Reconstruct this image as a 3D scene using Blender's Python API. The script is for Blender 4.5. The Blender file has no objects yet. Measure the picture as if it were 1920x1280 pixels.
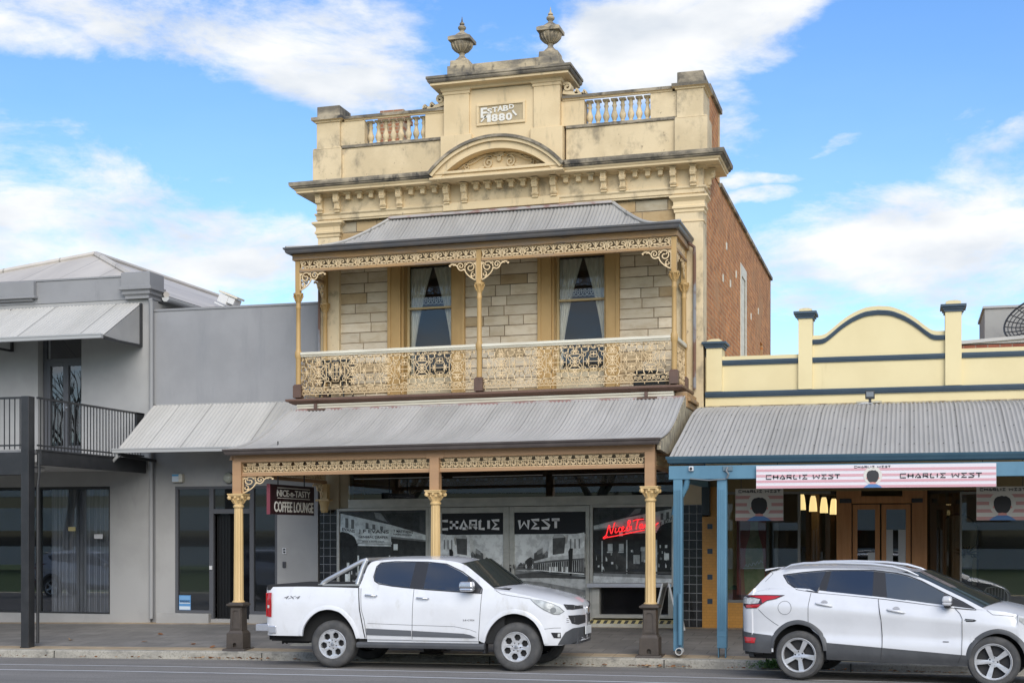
import bpy, bmesh, math, random
from mathutils import Vector, Matrix
from mathutils.geometry import tessellate_polygon
import numpy as np

random.seed(7)
S = bpy.context.scene
COL = S.collection
R = math.radians

# ------------------------------------------------------------------ camera
YAW = R(15.616)
cam = bpy.data.cameras.new('camera'); cam.lens = 50.0; cam.sensor_width = 36.0
cam.shift_y = 0.1875; cam.clip_start = .1; cam.clip_end = 3000
camo = bpy.data.objects.new('camera', cam); COL.objects.link(camo)
camo.location = (0, 0, 2.19); camo.rotation_euler = (R(90), 0, YAW)
S.camera = camo

# ------------------------------------------------------------------ exposure
S.view_settings.view_transform = 'Standard'; S.view_settings.look = 'None'
S.view_settings.exposure = 0.92; S.view_settings.gamma = 1.0

# ------------------------------------------------------------------ sun and sky
SUN_EL, SUN_AZ = R(33), R(25)          # azimuth measured from -Y (behind the camera) towards +X
sd = bpy.data.lights.new('sun', 'SUN'); sd.energy = 1.75; sd.angle = R(50); sd.color = (1, .95, .86)
so = bpy.data.objects.new('sun', sd); COL.objects.link(so)
dirv = Vector((math.sin(SUN_AZ)*math.cos(SUN_EL), -math.cos(SUN_AZ)*math.cos(SUN_EL), math.sin(SUN_EL)))
so.rotation_euler = dirv.to_track_quat('Z', 'Y').to_euler()
so.location = (10, -30, 40)

world = bpy.data.worlds.new('World'); S.world = world; world.use_nodes = True
def build_world():
    nt = world.node_tree; N = nt.nodes; L = nt.links; N.clear()
    out = N.new('ShaderNodeOutputWorld')
    sky = N.new('ShaderNodeTexSky'); sky.sky_type = 'NISHITA'; sky.sun_disc = False
    sky.sun_elevation = SUN_EL; sky.sun_rotation = R(180) - SUN_AZ
    sky.air_density = 1.0; sky.dust_density = .3; sky.ozone_density = 3.2; sky.altitude = 0
    hs = N.new('ShaderNodeHueSaturation'); hs.inputs['Saturation'].default_value = 1.20; hs.inputs['Value'].default_value = 1.0; hs.inputs['Hue'].default_value = .506
    L.new(sky.outputs[0], hs.inputs['Color'])
    bg = N.new('ShaderNodeBackground'); bg.inputs[1].default_value = .108
    L.new(hs.outputs[0], bg.inputs[0])
    def math_(op, a, b=None, c=None, clamp=False):
        n = N.new('ShaderNodeMath'); n.operation = op; n.use_clamp = clamp
        for i, v in enumerate((a, b, c)):
            if v is None: continue
            if isinstance(v, (int, float)): n.inputs[i].default_value = v
            else: L.new(v, n.inputs[i])
        return n.outputs[0]
    tc = N.new('ShaderNodeTexCoord'); gen = tc.outputs['Generated']
    sep = N.new('ShaderNodeSeparateXYZ'); L.new(gen, sep.inputs[0])
    x, y, z = sep.outputs
    az = math_('MULTIPLY', math_('ARCTAN2', x, y), 57.29578)
    el = math_('MULTIPLY', math_('ARCSINE', z), 57.29578)
    # domain warp so that the cloud edges fray
    mp = N.new('ShaderNodeMapping'); mp.inputs['Scale'].default_value = (1, 1, 2.0); L.new(gen, mp.inputs[0])
    wn = N.new('ShaderNodeTexNoise'); wn.inputs['Scale'].default_value = 9; wn.inputs['Detail'].default_value = 5; L.new(mp.outputs[0], wn.inputs['Vector'])
    ws = N.new('ShaderNodeSeparateColor'); L.new(wn.outputs['Color'], ws.inputs[0])
    azw = math_('ADD', az, math_('MULTIPLY', math_('SUBTRACT', ws.outputs[0], .5), 6.0))
    elw = math_('ADD', el, math_('MULTIPLY', math_('SUBTRACT', ws.outputs[1], .5), 3.2))
    # cloud masses: azimuth (from +Y, + to the right), elevation, half sizes, tilt, strength (degrees)
    blobs = BLOBS
    tot = None
    for (a, e, ra, re_, rot, amp) in blobs:
        ca, sa = math.cos(R(rot)), math.sin(R(rot))
        da = math_('SUBTRACT', azw, a); de = math_('SUBTRACT', elw, e)
        p = math_('DIVIDE', math_('ADD', math_('MULTIPLY', da, ca), math_('MULTIPLY', de, sa)), ra)
        q = math_('DIVIDE', math_('SUBTRACT', math_('MULTIPLY', de, ca), math_('MULTIPLY', da, sa)), re_)
        r2 = math_('ADD', math_('MULTIPLY', p, p), math_('MULTIPLY', q, q))
        g = math_('MULTIPLY', math_('POWER', 2.71828, math_('MULTIPLY', math_('MULTIPLY', r2, r2), -.55)), amp)
        tot = g if tot is None else math_('MAXIMUM', tot, g)
    # the rest of the sky dome: broken cloud
    back = math_('GREATER_THAN', math_('ABSOLUTE', math_('ADD', az, 15.6)), 34.0)
    high = math_('GREATER_THAN', el, 27.0)
    low = math_('MULTIPLY', math_('LESS_THAN', el, 24.0), .16)
    rest = math_('MULTIPLY', math_('MAXIMUM', back, high), math_('ADD', .50, low))
    tot = math_('MAXIMUM', tot, rest)
    mp2 = N.new('ShaderNodeMapping'); mp2.inputs['Scale'].default_value = (1, 1, 2.6); L.new(gen, mp2.inputs[0])
    n1 = N.new('ShaderNodeTexNoise'); n1.inputs['Scale'].default_value = 8.5; n1.inputs['Detail'].default_value = 12; n1.inputs['Roughness'].default_value = .66; n1.inputs['Distortion'].default_value = .35
    L.new(mp2.outputs[0], n1.inputs['Vector'])
    mp3 = N.new('ShaderNodeMapping'); mp3.inputs['Scale'].default_value = (1, 1, 2.2); mp3.inputs['Rotation'].default_value = (0, R(9), R(0)); L.new(gen, mp3.inputs[0])
    n3 = N.new('ShaderNodeTexNoise'); n3.inputs['Scale'].default_value = 30; n3.inputs['Detail'].default_value = 8; n3.inputs['Roughness'].default_value = .62; L.new(mp3.outputs[0], n3.inputs['Vector'])
    d = math_('ADD', tot, math_('MULTIPLY', math_('SUBTRACT', n1.outputs[0], .5), 2.3))
    d = math_('ADD', d, math_('MULTIPLY', math_('SUBTRACT', n3.outputs[0], .5), .75))
    mr = N.new('ShaderNodeMapRange'); mr.interpolation_type = 'SMOOTHSTEP'
    mr.inputs['From Min'].default_value = .24; mr.inputs['From Max'].default_value = 1.12
    L.new(d, mr.inputs[0])
    # thin veil near the horizon
    veil = math_('MULTIPLY', math_('SUBTRACT', 1.0, math_('DIVIDE', el, 22.0), clamp=True), .16, clamp=True)
    dens = math_('MAXIMUM', mr.outputs[0], veil)
    n2 = N.new('ShaderNodeTexNoise'); n2.inputs['Scale'].default_value = 12; n2.inputs['Detail'].default_value = 6; L.new(mp2.outputs[0], n2.inputs['Vector'])
    cr = N.new('ShaderNodeValToRGB'); cr.color_ramp.elements[0].position = .3; cr.color_ramp.elements[1].position = .62
    cr.color_ramp.elements[0].color = (.68, .74, .82, 1); cr.color_ramp.elements[1].color = (.98, .99, 1, 1)
    L.new(n2.outputs[0], cr.inputs[0])
    cb = N.new('ShaderNodeBackground'); cb.inputs[1].default_value = .56; L.new(cr.outputs[0], cb.inputs[0])
    mx = N.new('ShaderNodeMixShader'); L.new(dens, mx.inputs[0]); L.new(bg.outputs[0], mx.inputs[1]); L.new(cb.outputs[0], mx.inputs[2])
    L.new(mx.outputs[0], out.inputs[0])
BLOBS = [(-31.0, 20.0, 7.8, 1.7, -15, .88), (-36, 19.2, 3.5, 1.2, -10, .7), (-22.9, 18.4, 5.6, 1.9, -17, 1.05), (-34.2, 14.3, 4.2, 1.4, -12, .74),
         (-31.8, 11.2, 9.5, 2.5, -6, 1.0), (-25, 10.6, 3.5, 2.0, -10, .8), (-9.0, 19.0, 4.2, 2.5, 16, 1.2), (-5.8, 20.2, 3.0, 1.5, 20, .95),
         (-8.2, 16.8, 2.2, 1.9, 0, .9), (-6.0, 13.8, 1.7, .33, 4, .74), (-5.9, 13.1, 1.5, .36, 3, .78),
         (1.2, 11.3, 7.0, 2.9, 6, 1.05), (-3.5, 9.6, 2.6, 1.6, 0, .8), (4.1, 14.2, 1.2, 1.0, 0, .7), (-3.5, 15.2, 1.0, .20, 20, .50), (-13.1, 18.7, .5, 1.5, 0, .55)]
build_world()

# ------------------------------------------------------------------ materials
MATS = {}
def srgb(r, g, b):
    f = lambda c: (c/255/12.92) if c <= 10 else ((c/255+.055)/1.055)**2.4
    return (f(r), f(g), f(b))
def mat(name, col, rough=.6, col2=None, scale=2.0, stretch=(1, 1, 1), ramp=(.38, .66), bump=0, bscale=60, metal=0, spec=.5, coat=0,
        grime=None, gscale=1.2, gstretch=(4, 4, .5), gramp=(.52, .72), attr=False, rust=None, speck=None):
    if name in MATS: return MATS[name]
    m = bpy.data.materials.new(name); m.use_nodes = True; MATS[name] = m
    nt = m.node_tree; N = nt.nodes; L = nt.links
    b = N['Principled BSDF']
    b.inputs['Roughness'].default_value = rough; b.inputs['Metallic'].default_value = metal
    b.inputs['Specular IOR Level'].default_value = spec; b.inputs['Coat Weight'].default_value = coat; b.inputs['Coat Roughness'].default_value = .06
    geo = N.new('ShaderNodeNewGeometry')
    def noise(sc, st, det=6, r=.6):
        mp = N.new('ShaderNodeMapping'); mp.inputs['Scale'].default_value = st; L.new(geo.outputs['Position'], mp.inputs[0])
        n = N.new('ShaderNodeTexNoise'); n.inputs['Scale'].default_value = sc; n.inputs['Detail'].default_value = det; n.inputs['Roughness'].default_value = r
        L.new(mp.outputs[0], n.inputs['Vector']); return n.outputs[0]
    def rampn(src, lo, hi):
        r = N.new('ShaderNodeMapRange'); r.interpolation_type = 'SMOOTHSTEP'; r.inputs['From Min'].default_value = lo; r.inputs['From Max'].default_value = hi
        L.new(src, r.inputs[0]); return r.outputs[0]
    def mix(fac, a, bcol, typ='MIX'):
        n = N.new('ShaderNodeMix'); n.data_type = 'RGBA'; n.blend_type = typ
        if isinstance(fac, (int, float)): n.inputs[0].default_value = fac
        else: L.new(fac, n.inputs[0])
        for i, v in ((6, a), (7, bcol)):
            if isinstance(v, tuple): n.inputs[i].default_value = (*v, 1)
            else: L.new(v, n.inputs[i])
        return n.outputs[2]
    cur = tuple(col)
    if attr:
        a = N.new('ShaderNodeAttribute'); a.attribute_name = 'Col'; cur = a.outputs['Color']
    if col2 is not None:
        f = rampn(noise(scale, stretch), *ramp)
        cur = mix(f, cur, tuple(col2)) if not attr else mix(f, cur, mix(1.0, cur, tuple(col2), 'MULTIPLY'))
    if grime is not None:
        f = rampn(noise(gscale, gstretch, 8, .65), *gramp)
        cur = mix(f, cur, tuple(grime))
    if rust is not None:
        f = rampn(noise(9, (1, 1, 1), 8, .7), .62, .7)
        cur = mix(f, cur, tuple(rust))
    if speck is not None:
        f = rampn(noise(speck[1], (1, 1, 1), 3, .7), .48, .66)
        cur = mix(f, cur, tuple(speck[0]))
    if isinstance(cur, tuple): b.inputs['Base Color'].default_value = (*cur, 1)
    else: L.new(cur, b.inputs['Base Color'])
    if bump:
        bp = N.new('ShaderNodeBump'); bp.inputs['Strength'].default_value = bump; bp.inputs['Distance'].default_value = .01
        L.new(noise(bscale, (1, 1, 1), 4), bp.inputs['Height']); L.new(bp.outputs[0], b.inputs['Normal'])
    return m
def tile_mat(name, c1, c2, mortar, bw, bh, msize, axes='xz', offset=.5, rough=.6, bump=.4, spec=.5, noise_amt=.25, dirt=None):
    """brick or tile pattern laid out in metres on the given world axes"""
    if name in MATS: return MATS[name]
    m = bpy.data.materials.new(name); m.use_nodes = True; MATS[name] = m
    nt = m.node_tree; N = nt.nodes; L = nt.links; b = N['Principled BSDF']
    b.inputs['Roughness'].default_value = rough; b.inputs['Specular IOR Level'].default_value = spec
    geo = N.new('ShaderNodeNewGeometry'); sp = N.new('ShaderNodeSeparateXYZ'); L.new(geo.outputs['Position'], sp.inputs[0])
    cb = N.new('ShaderNodeCombineXYZ'); ix = {'x': 0, 'y': 1, 'z': 2}
    L.new(sp.outputs[ix[axes[0]]], cb.inputs[0]); L.new(sp.outputs[ix[axes[1]]], cb.inputs[1])
    br = N.new('ShaderNodeTexBrick'); br.offset = offset; br.inputs['Scale'].default_value = 1
    br.inputs['Brick Width'].default_value = bw; br.inputs['Row Height'].default_value = bh; br.inputs['Mortar Size'].default_value = msize
    br.inputs['Mortar Smooth'].default_value = .15; br.inputs['Bias'].default_value = 0
    br.inputs['Color1'].default_value = (*c1, 1); br.inputs['Color2'].default_value = (*c2, 1); br.inputs['Mortar'].default_value = (*mortar, 1)
    L.new(cb.outputs[0], br.inputs['Vector'])
    n = N.new('ShaderNodeTexNoise'); n.inputs['Scale'].default_value = 3.0; n.inputs['Detail'].default_value = 8; n.inputs['Roughness'].default_value = .7; L.new(geo.outputs['Position'], n.inputs['Vector'])
    mr = N.new('ShaderNodeMapRange'); mr.inputs['From Min'].default_value = .3; mr.inputs['From Max'].default_value = .7
    mr.inputs['To Min'].default_value = 1-noise_amt; mr.inputs['To Max'].default_value = 1+noise_amt; L.new(n.outputs[0], mr.inputs[0])
    mx = N.new('ShaderNodeMix'); mx.data_type = 'RGBA'; mx.blend_type = 'MULTIPLY'; mx.inputs[0].default_value = 1
    L.new(br.outputs[0], mx.inputs[6]); L.new(mr.outputs[0], mx.inputs[7])
    cur = mx.outputs[2]
    if dirt is not None:
        n3 = N.new('ShaderNodeTexNoise'); n3.inputs['Scale'].default_value = .9; n3.inputs['Detail'].default_value = 7; L.new(geo.outputs['Position'], n3.inputs['Vector'])
        r3 = N.new('ShaderNodeMapRange'); r3.inputs['From Min'].default_value = .5; r3.inputs['From Max'].default_value = .72; L.new(n3.outputs[0], r3.inputs[0])
        m3 = N.new('ShaderNodeMix'); m3.data_type = 'RGBA'; L.new(r3.outputs[0], m3.inputs[0]); L.new(cur, m3.inputs[6]); m3.inputs[7].default_value = (*dirt, 1); cur = m3.outputs[2]
    L.new(cur, b.inputs['Base Color'])
    if bump:
        bp = N.new('ShaderNodeBump'); bp.inputs['Strength'].default_value = bump; bp.inputs['Distance'].default_value = .008; bp.invert = True
        L.new(br.outputs['Fac'], bp.inputs['Height']); L.new(bp.outputs[0], b.inputs['Normal'])
    return m
def glass_mat(name, tint=(.75, .8, .78), rough=.0, refl=1.6):
    """thin pane: reflects by angle, lets the rest through"""
    if name in MATS: return MATS[name]
    m = bpy.data.materials.new(name); m.use_nodes = True; MATS[name] = m
    nt = m.node_tree; N = nt.nodes; L = nt.links; N.clear()
    out = N.new('ShaderNodeOutputMaterial'); fr = N.new('ShaderNodeFresnel'); fr.inputs[0].default_value = refl
    t = N.new('ShaderNodeBsdfTransparent'); t.inputs[0].default_value = (*tint, 1)
    g = N.new('ShaderNodeBsdfGlossy'); g.inputs['Roughness'].default_value = rough; g.inputs[0].default_value = (.95, .97, 1, 1)
    mx = N.new('ShaderNodeMixShader'); L.new(fr.outputs[0], mx.inputs[0]); L.new(t.outputs[0], mx.inputs[1]); L.new(g.outputs[0], mx.inputs[2]); L.new(mx.outputs[0], out.inputs[0])
    return m
def emit_mat(name, col, strength):
    if name in MATS: return MATS[name]
    m = bpy.data.materials.new(name); m.use_nodes = True; MATS[name] = m
    b = m.node_tree.nodes['Principled BSDF']; b.inputs['Base Color'].default_value = (*col, 1)
    b.inputs['Emission Color'].default_value = (*col, 1); b.inputs['Emission Strength'].default_value = strength
    return m
def corr_mat(name, c1, c2, sheet=.76, rough=.68, metal=.0, rust=None):
    """weathered corrugated sheet: each sheet a slightly different grey"""
    m = mat(name, c1, rough, c2, 1.1, (1.5, .35, .35), (.35, .7), metal=metal, spec=.4, rust=rust)
    nt = m.node_tree; N = nt.nodes; L = nt.links; b = N['Principled BSDF']
    src = b.inputs['Base Color'].links[0].from_socket
    geo = N.new('ShaderNodeNewGeometry'); sp = N.new('ShaderNodeSeparateXYZ'); L.new(geo.outputs['Position'], sp.inputs[0])
    d = N.new('ShaderNodeMath'); d.operation = 'DIVIDE'; d.inputs[1].default_value = sheet; L.new(sp.outputs[0], d.inputs[0])
    fl = N.new('ShaderNodeMath'); fl.operation = 'FLOOR'; L.new(d.outputs[0], fl.inputs[0])
    wn = N.new('ShaderNodeTexWhiteNoise'); wn.noise_dimensions = '1D'; L.new(fl.outputs[0], wn.inputs['W'])
    mr = N.new('ShaderNodeMapRange'); mr.inputs['To Min'].default_value = .94; mr.inputs['To Max'].default_value = 1.04; L.new(wn.outputs[0], mr.inputs[0])
    fr = N.new('ShaderNodeMath'); fr.operation = 'FRACT'; L.new(d.outputs[0], fr.inputs[0])
    lt = N.new('ShaderNodeMath'); lt.operation = 'LESS_THAN'; lt.inputs[1].default_value = .028; L.new(fr.outputs[0], lt.inputs[0])
    mm = N.new('ShaderNodeMath'); mm.operation = 'MULTIPLY_ADD'; mm.inputs[1].default_value = -.38; L.new(lt.outputs[0], mm.inputs[0]); L.new(mr.outputs[0], mm.inputs[2])
    mx = N.new('ShaderNodeMix'); mx.data_type = 'RGBA'; mx.blend_type = 'MULTIPLY'; mx.inputs[0].default_value = 1
    L.new(src, mx.inputs[6]); L.new(mm.outputs[0], mx.inputs[7]); L.new(mx.outputs[2], b.inputs['Base Color'])
    return m

# ------------------------------------------------------------------ mesh builder
class MB:
    def __init__(s): s.v = []; s.f = []; s.m = []; s.c = []
    def add(s, vs, fs, mi=0, col=None):
        o = len(s.v); s.v.extend(tuple(p) for p in vs)
        for f in fs: s.f.append(tuple(i+o for i in f)); s.m.append(mi); s.c.append(col)
        return s
    def box(s, x0, x1, y0, y1, z0, z1, mi=0, col=None):
        v = [(x, y, z) for z in (z0, z1) for y in (y0, y1) for x in (x0, x1)]
        return s.add(v, [(0, 1, 5, 4), (1, 3, 7, 5), (3, 2, 6, 7), (2, 0, 4, 6), (4, 5, 7, 6), (2, 3, 1, 0)], mi, col)
    def tbox(s, cx, cy, z0, z1, a0, a1, b0=None, b1=None, mi=0):
        b0 = a0 if b0 is None else b0; b1 = a1 if b1 is None else b1
        v = [(cx+sx*a0, cy+sy*b0, z0) for sx, sy in ((-1, -1), (1, -1), (1, 1), (-1, 1))] + [(cx+sx*a1, cy+sy*b1, z1) for sx, sy in ((-1, -1), (1, -1), (1, 1), (-1, 1))]
        return s.add(v, [(0, 1, 5, 4), (1, 2, 6, 5), (2, 3, 7, 6), (3, 0, 4, 7), (4, 5, 6, 7), (3, 2, 1, 0)], mi)
    def prism(s, pts, a, b, plane='xz', mi=0, col=None):
        """extrude a 2D outline from a to b along the missing axis"""
        P = {'xz': lambda p, t: (p[0], t, p[1]), 'yz': lambda p, t: (t, p[0], p[1]), 'xy': lambda p, t: (p[0], p[1], t)}[plane]
        n = len(pts); v = [P(p, a) for p in pts] + [P(p, b) for p in pts]
        fs = [(i, (i+1) % n, n+(i+1) % n, n+i) for i in range(n)]
        tri = tessellate_polygon([[Vector((p[0], p[1], 0)) for p in pts]])
        fs += [tuple(t) for t in tri] + [tuple(n+i for i in reversed(t)) for t in tri]
        return s.add(v, fs, mi, col)
    def plate(s, outer, holes, y0, y1, mi=0, xf=None):
        """flat plate in XZ with holes, from y0 (front) to y1"""
        loops = [outer] + holes; flat = [p for l in loops for p in l]; n = len(flat)
        tri = tessellate_polygon([[Vector((p[0], p[1], 0)) for p in l] for l in loops])
        v = [(p[0], y0, p[1]) for p in flat] + [(p[0], y1, p[1]) for p in flat]
        fs = [tuple(t) for t in tri] + [tuple(n+i for i in reversed(t)) for t in tri]
        o = 0
        for l in loops:
            k = len(l)
            fs += [(o+i, o+(i+1) % k, n+o+(i+1) % k, n+o+i) for i in range(k)]; o += k
        if xf: v = [xf(p) for p in v]
        return s.add(v, fs, mi)
    def lathe(s, prof, cx, cy, seg=14, z0=0, mi=0, sq=None):
        v = []; n = len(prof)
        for r, z in prof:
            for k in range(seg):
                a = 2*math.pi*(k+.5)/seg
                ca, sa = math.cos(a), math.sin(a)
                q = 1.0
                if sq: q = 1/max(abs(ca), abs(sa))
                v.append((cx+r*q*ca, cy+r*q*sa, z0+z))
        fs = [(i*seg+k, i*seg+(k+1) % seg, (i+1)*seg+(k+1) % seg, (i+1)*seg+k) for i in range(n-1) for k in range(seg)]
        fs += [tuple(range(seg))[::-1], tuple((n-1)*seg+k for k in range(seg))]
        return s.add(v, fs, mi)
    def tube(s, path, r, seg=8, mi=0, cap=True):
        P = [Vector(p) for p in path]; n = len(P); v = []; up = Vector((0, 0, 1)); prev = None
        for i in range(n):
            t = (P[min(i+1, n-1)]-P[max(i-1, 0)]).normalized()
            a = prev if prev is not None else (up.cross(t) if abs(t.z) < .95 else Vector((1, 0, 0)).cross(t))
            a = (a - t*a.dot(t)).normalized(); prev = a; b = t.cross(a)
            rr = r[i] if isinstance(r, (list, tuple)) else r
            for k in range(seg):
                an = 2*math.pi*k/seg; v.append(P[i]+a*rr*math.cos(an)+b*rr*math.sin(an))
        fs = [(i*seg+k, i*seg+(k+1) % seg, (i+1)*seg+(k+1) % seg, (i+1)*seg+k) for i in range(n-1) for k in range(seg)]
        if cap: fs += [tuple(range(seg))[::-1], tuple((n-1)*seg+k for k in range(seg))]
        return s.add(v, fs, mi)
    def ribbon(s, pts, w, y0, y1, closed=False, mi=0, taper=None):
        n = len(pts); l = []; r_ = []
        for i in range(n):
            a = pts[(i-1) % n] if (closed or i > 0) else pts[i]; b = pts[(i+1) % n] if (closed or i < n-1) else pts[i]
            dx, dz = b[0]-a[0], b[1]-a[1]; d = math.hypot(dx, dz) or 1
            ww = w*(taper(i/(n-1)) if taper else 1)/2
            l.append((pts[i][0]-dz/d*ww, pts[i][1]+dx/d*ww)); r_.append((pts[i][0]+dz/d*ww, pts[i][1]-dx/d*ww))
        v = []
        for i in range(n): v += [(l[i][0], y0, l[i][1]), (r_[i][0], y0, r_[i][1]), (r_[i][0], y1, r_[i][1]), (l[i][0], y1, l[i][1])]
        fs = []
        for i in range(n if closed else n-1):
            a, b = 4*i, 4*((i+1) % n)
            fs += [(a+k, a+(k+1) % 4, b+(k+1) % 4, b+k) for k in range(4)]
        if not closed: fs += [(3, 2, 1, 0), (4*n-4, 4*n-3, 4*n-2, 4*n-1)]
        return s.add(v, fs, mi)
    def cornice(s, x0, x1, yf, yb, prof, mis=None, left=True, right=True):
        """moulding swept round the front and both returns; prof = [(outward, z)]"""
        v = []
        for o, z in prof: v += [(x0-(o if left else 0), yb, z), (x0-(o if left else 0), yf-o, z), (x1+(o if right else 0), yf-o, z), (x1+(o if right else 0), yb, z)]
        o0 = len(s.v); s.v.extend(v)
        for i in range(len(prof)-1):
            for k in range(3):
                s.f.append((o0+4*i+k, o0+4*i+k+1, o0+4*i+4+k+1, o0+4*i+4+k)); s.m.append(mis[i] if mis else 0); s.c.append(None)
        n = len(prof)
        if not left or not right or True:
            s.f.append(tuple(o0+4*i for i in range(n))); s.m.append(0); s.c.append(None)
            s.f.append(tuple(o0+4*i+3 for i in reversed(range(n)))); s.m.append(0); s.c.append(None)
        return s
    def corr(s, prof, xl, xr, pitch=.076, amp=.011, sub=6, mi=0):
        """corrugated sheet: prof = [(y, z)] resampled rows, xl/xr functions of 0..1 along it"""
        n = len(prof); a = min(xl(i/(n-1)) for i in range(n)); b = max(xr(i/(n-1)) for i in range(n))
        m = int((b-a)/(pitch/sub))+1; v = []
        for i in range(n):
            t = i/(n-1); p0 = prof[max(i-1, 0)]; p1 = prof[min(i+1, n-1)]
            dy, dz = p1[0]-p0[0], p1[1]-p0[1]; d = math.hypot(dy, dz); ny, nz = -dz/d, dy/d
            for j in range(m):
                x = min(max(a+j*pitch/sub, xl(t)), xr(t)); o = amp*math.sin(2*math.pi*x/pitch)
                v.append((x, prof[i][0]+ny*o, prof[i][1]+nz*o))
        fs = []
        for i in range(n-1):
            for j in range(m-1):
                q = (i*m+j, i*m+j+1, (i+1)*m+j+1, (i+1)*m+j)
                if abs(v[q[0]][0]-v[q[1]][0])+abs(v[q[2]][0]-v[q[3]][0]) > 1e-6: fs.append(q)
        return s.add(v, fs, mi)
    def mapv(s, fn, start=0):
        s.v[start:] = [tuple(fn(*p)) for p in s.v[start:]]; return s
    def merge(s, o, fn=None):
        return s.add([fn(*p) for p in o.v] if fn else o.v, o.f) if not any(o.m) and not any(o.c) else s._merge2(o, fn)
    def _merge2(s, o, fn):
        k = len(s.v); s.v.extend([tuple(fn(*p)) for p in o.v] if fn else o.v)
        for f, m, c in zip(o.f, o.m, o.c): s.f.append(tuple(i+k for i in f)); s.m.append(m); s.c.append(c)
        return s
    def build(s, name, mats, parent=None, smooth=None, shear=0, bev=0, origin=None, recalc=True, split=None):
        if split:
            groups = {}
            for i, f in enumerate(s.f):
                c = [sum(s.v[k][q] for k in f)/len(f) for q in range(3)]; groups.setdefault(split(*c), []).append(i)
            o = None
            for key in sorted(groups):
                q = MB(); used = {}
                for i in groups[key]:
                    for k in s.f[i]:
                        if k not in used: used[k] = len(q.v); q.v.append(s.v[k])
                    q.f.append(tuple(used[k] for k in s.f[i])); q.m.append(s.m[i]); q.c.append(s.c[i])
                o = q.build(name, mats, parent, smooth, shear, bev, None, recalc)
            return o
        V = np.array(s.v, dtype=float)
        if shear: V[:, 2] += shear*(V[:, 0]+8)
        if origin is None:
            lo, hi = V.min(0), V.max(0); origin = Vector(((lo[0]+hi[0])/2, (lo[1]+hi[1])/2, lo[2]))
        origin = Vector(origin)
        V -= np.array(origin)
        me = bpy.data.meshes.new(name); me.from_pydata(V.tolist(), [], s.f)
        if not isinstance(mats, (list, tuple)): mats = [mats]
        for m in mats: me.materials.append(m)
        if any(s.m): me.polygons.foreach_set('material_index', s.m)
        if any(c is not None for c in s.c):
            at = me.color_attributes.new('Col', 'FLOAT_COLOR', 'CORNER'); arr = []
            for f, c in zip(s.f, s.c):
                c = c if c is not None else (1, 1, 1)
                arr += [c[0], c[1], c[2], 1.0]*len(f)
            at.data.foreach_set('color', arr)
        if recalc:
            bm = bmesh.new(); bm.from_mesh(me); bmesh.ops.recalc_face_normals(bm, faces=bm.faces); bm.to_mesh(me); bm.free()
        me.update()
        if smooth is not None:
            me.polygons.foreach_set('use_smooth', [True]*len(me.polygons))
            me.set_sharp_from_angle(angle=R(smooth))
        o = bpy.data.objects.new(name, me); COL.objects.link(o)
        if parent is not None:
            o.parent = parent; o.location = origin - WL[parent.name]
        else: o.location = origin
        WL[o.name] = origin
        if bev:
            md = o.modifiers.new('Bevel', 'BEVEL'); md.width = bev; md.segments = 2; md.limit_method = 'ANGLE'; md.angle_limit = R(40)
        return o
WL = {}
def empty(name, loc, parent=None):
    o = bpy.data.objects.new(name, None); COL.objects.link(o); o.empty_display_size = .3
    loc = Vector(loc); o.location = loc - (WL[parent.name] if parent else Vector())
    if parent: o.parent = parent
    WL[o.name] = loc; return o
def tag(o, label, cat=None, group=None, kind=None):
    if label: o['label'] = label
    if cat: o['category'] = cat
    if group: o['group'] = group
    if kind: o['kind'] = kind
    return o
def dup(o, loc, parent=None, label=None):
    """a copy of a thing or a part (and of what hangs on it) at a new world place"""
    c = o.copy(); COL.objects.link(c); loc = Vector(loc)
    c.parent = parent; c.location = loc - (WL[parent.name] if parent else Vector()); WL[c.name] = loc
    if label: c['label'] = label
    for ch in o.children:
        d = ch.copy(); COL.objects.link(d); d.parent = c; WL[d.name] = loc + ch.location
        for g in ch.children:
            e = g.copy(); COL.objects.link(e); e.parent = d; WL[e.name] = loc + ch.location + g.location
    return c
def pchip(pts):
    xs = [p[0] for p in pts]; ys = [p[1] for p in pts]; n = len(xs)
    h = [xs[i+1]-xs[i] for i in range(n-1)]; dl = [(ys[i+1]-ys[i])/h[i] for i in range(n-1)]
    m = [dl[0]]+[0 if dl[i-1]*dl[i] <= 0 else 2*dl[i-1]*dl[i]/(dl[i-1]+dl[i]) for i in range(1, n-1)]+[dl[-1]]
    def f(x):
        if x <= xs[0]: return ys[0]
        if x >= xs[-1]: return ys[-1]
        i = 0
        while x > xs[i+1]: i += 1
        t = (x-xs[i])/h[i]; t2 = t*t; t3 = t2*t
        return (2*t3-3*t2+1)*ys[i]+(t3-2*t2+t)*h[i]*m[i]+(-2*t3+3*t2)*ys[i+1]+(t3-t2)*h[i]*m[i+1]
    return f
def resample(pts, n):
    f = pchip(pts); a, b = pts[0][0], pts[-1][0]
    return [(a+(b-a)*i/(n-1), f(a+(b-a)*i/(n-1))) for i in range(n)]
def circ(cx, cz, r, n=16, a0=0, a1=360, sz=1.0):
    return [(cx+r*math.cos(R(a0+(a1-a0)*i/n)), cz+sz*r*math.sin(R(a0+(a1-a0)*i/n))) for i in range(n+(0 if abs(a1-a0) == 360 else 1))]
def spiral(cx, cz, r0, r1, a0, a1, n=14):
    return [(cx+(r0+(r1-r0)*i/n)*math.cos(R(a0+(a1-a0)*i/n)), cz+(r0+(r1-r0)*i/n)*math.sin(R(a0+(a1-a0)*i/n))) for i in range(n+1)]
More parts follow.
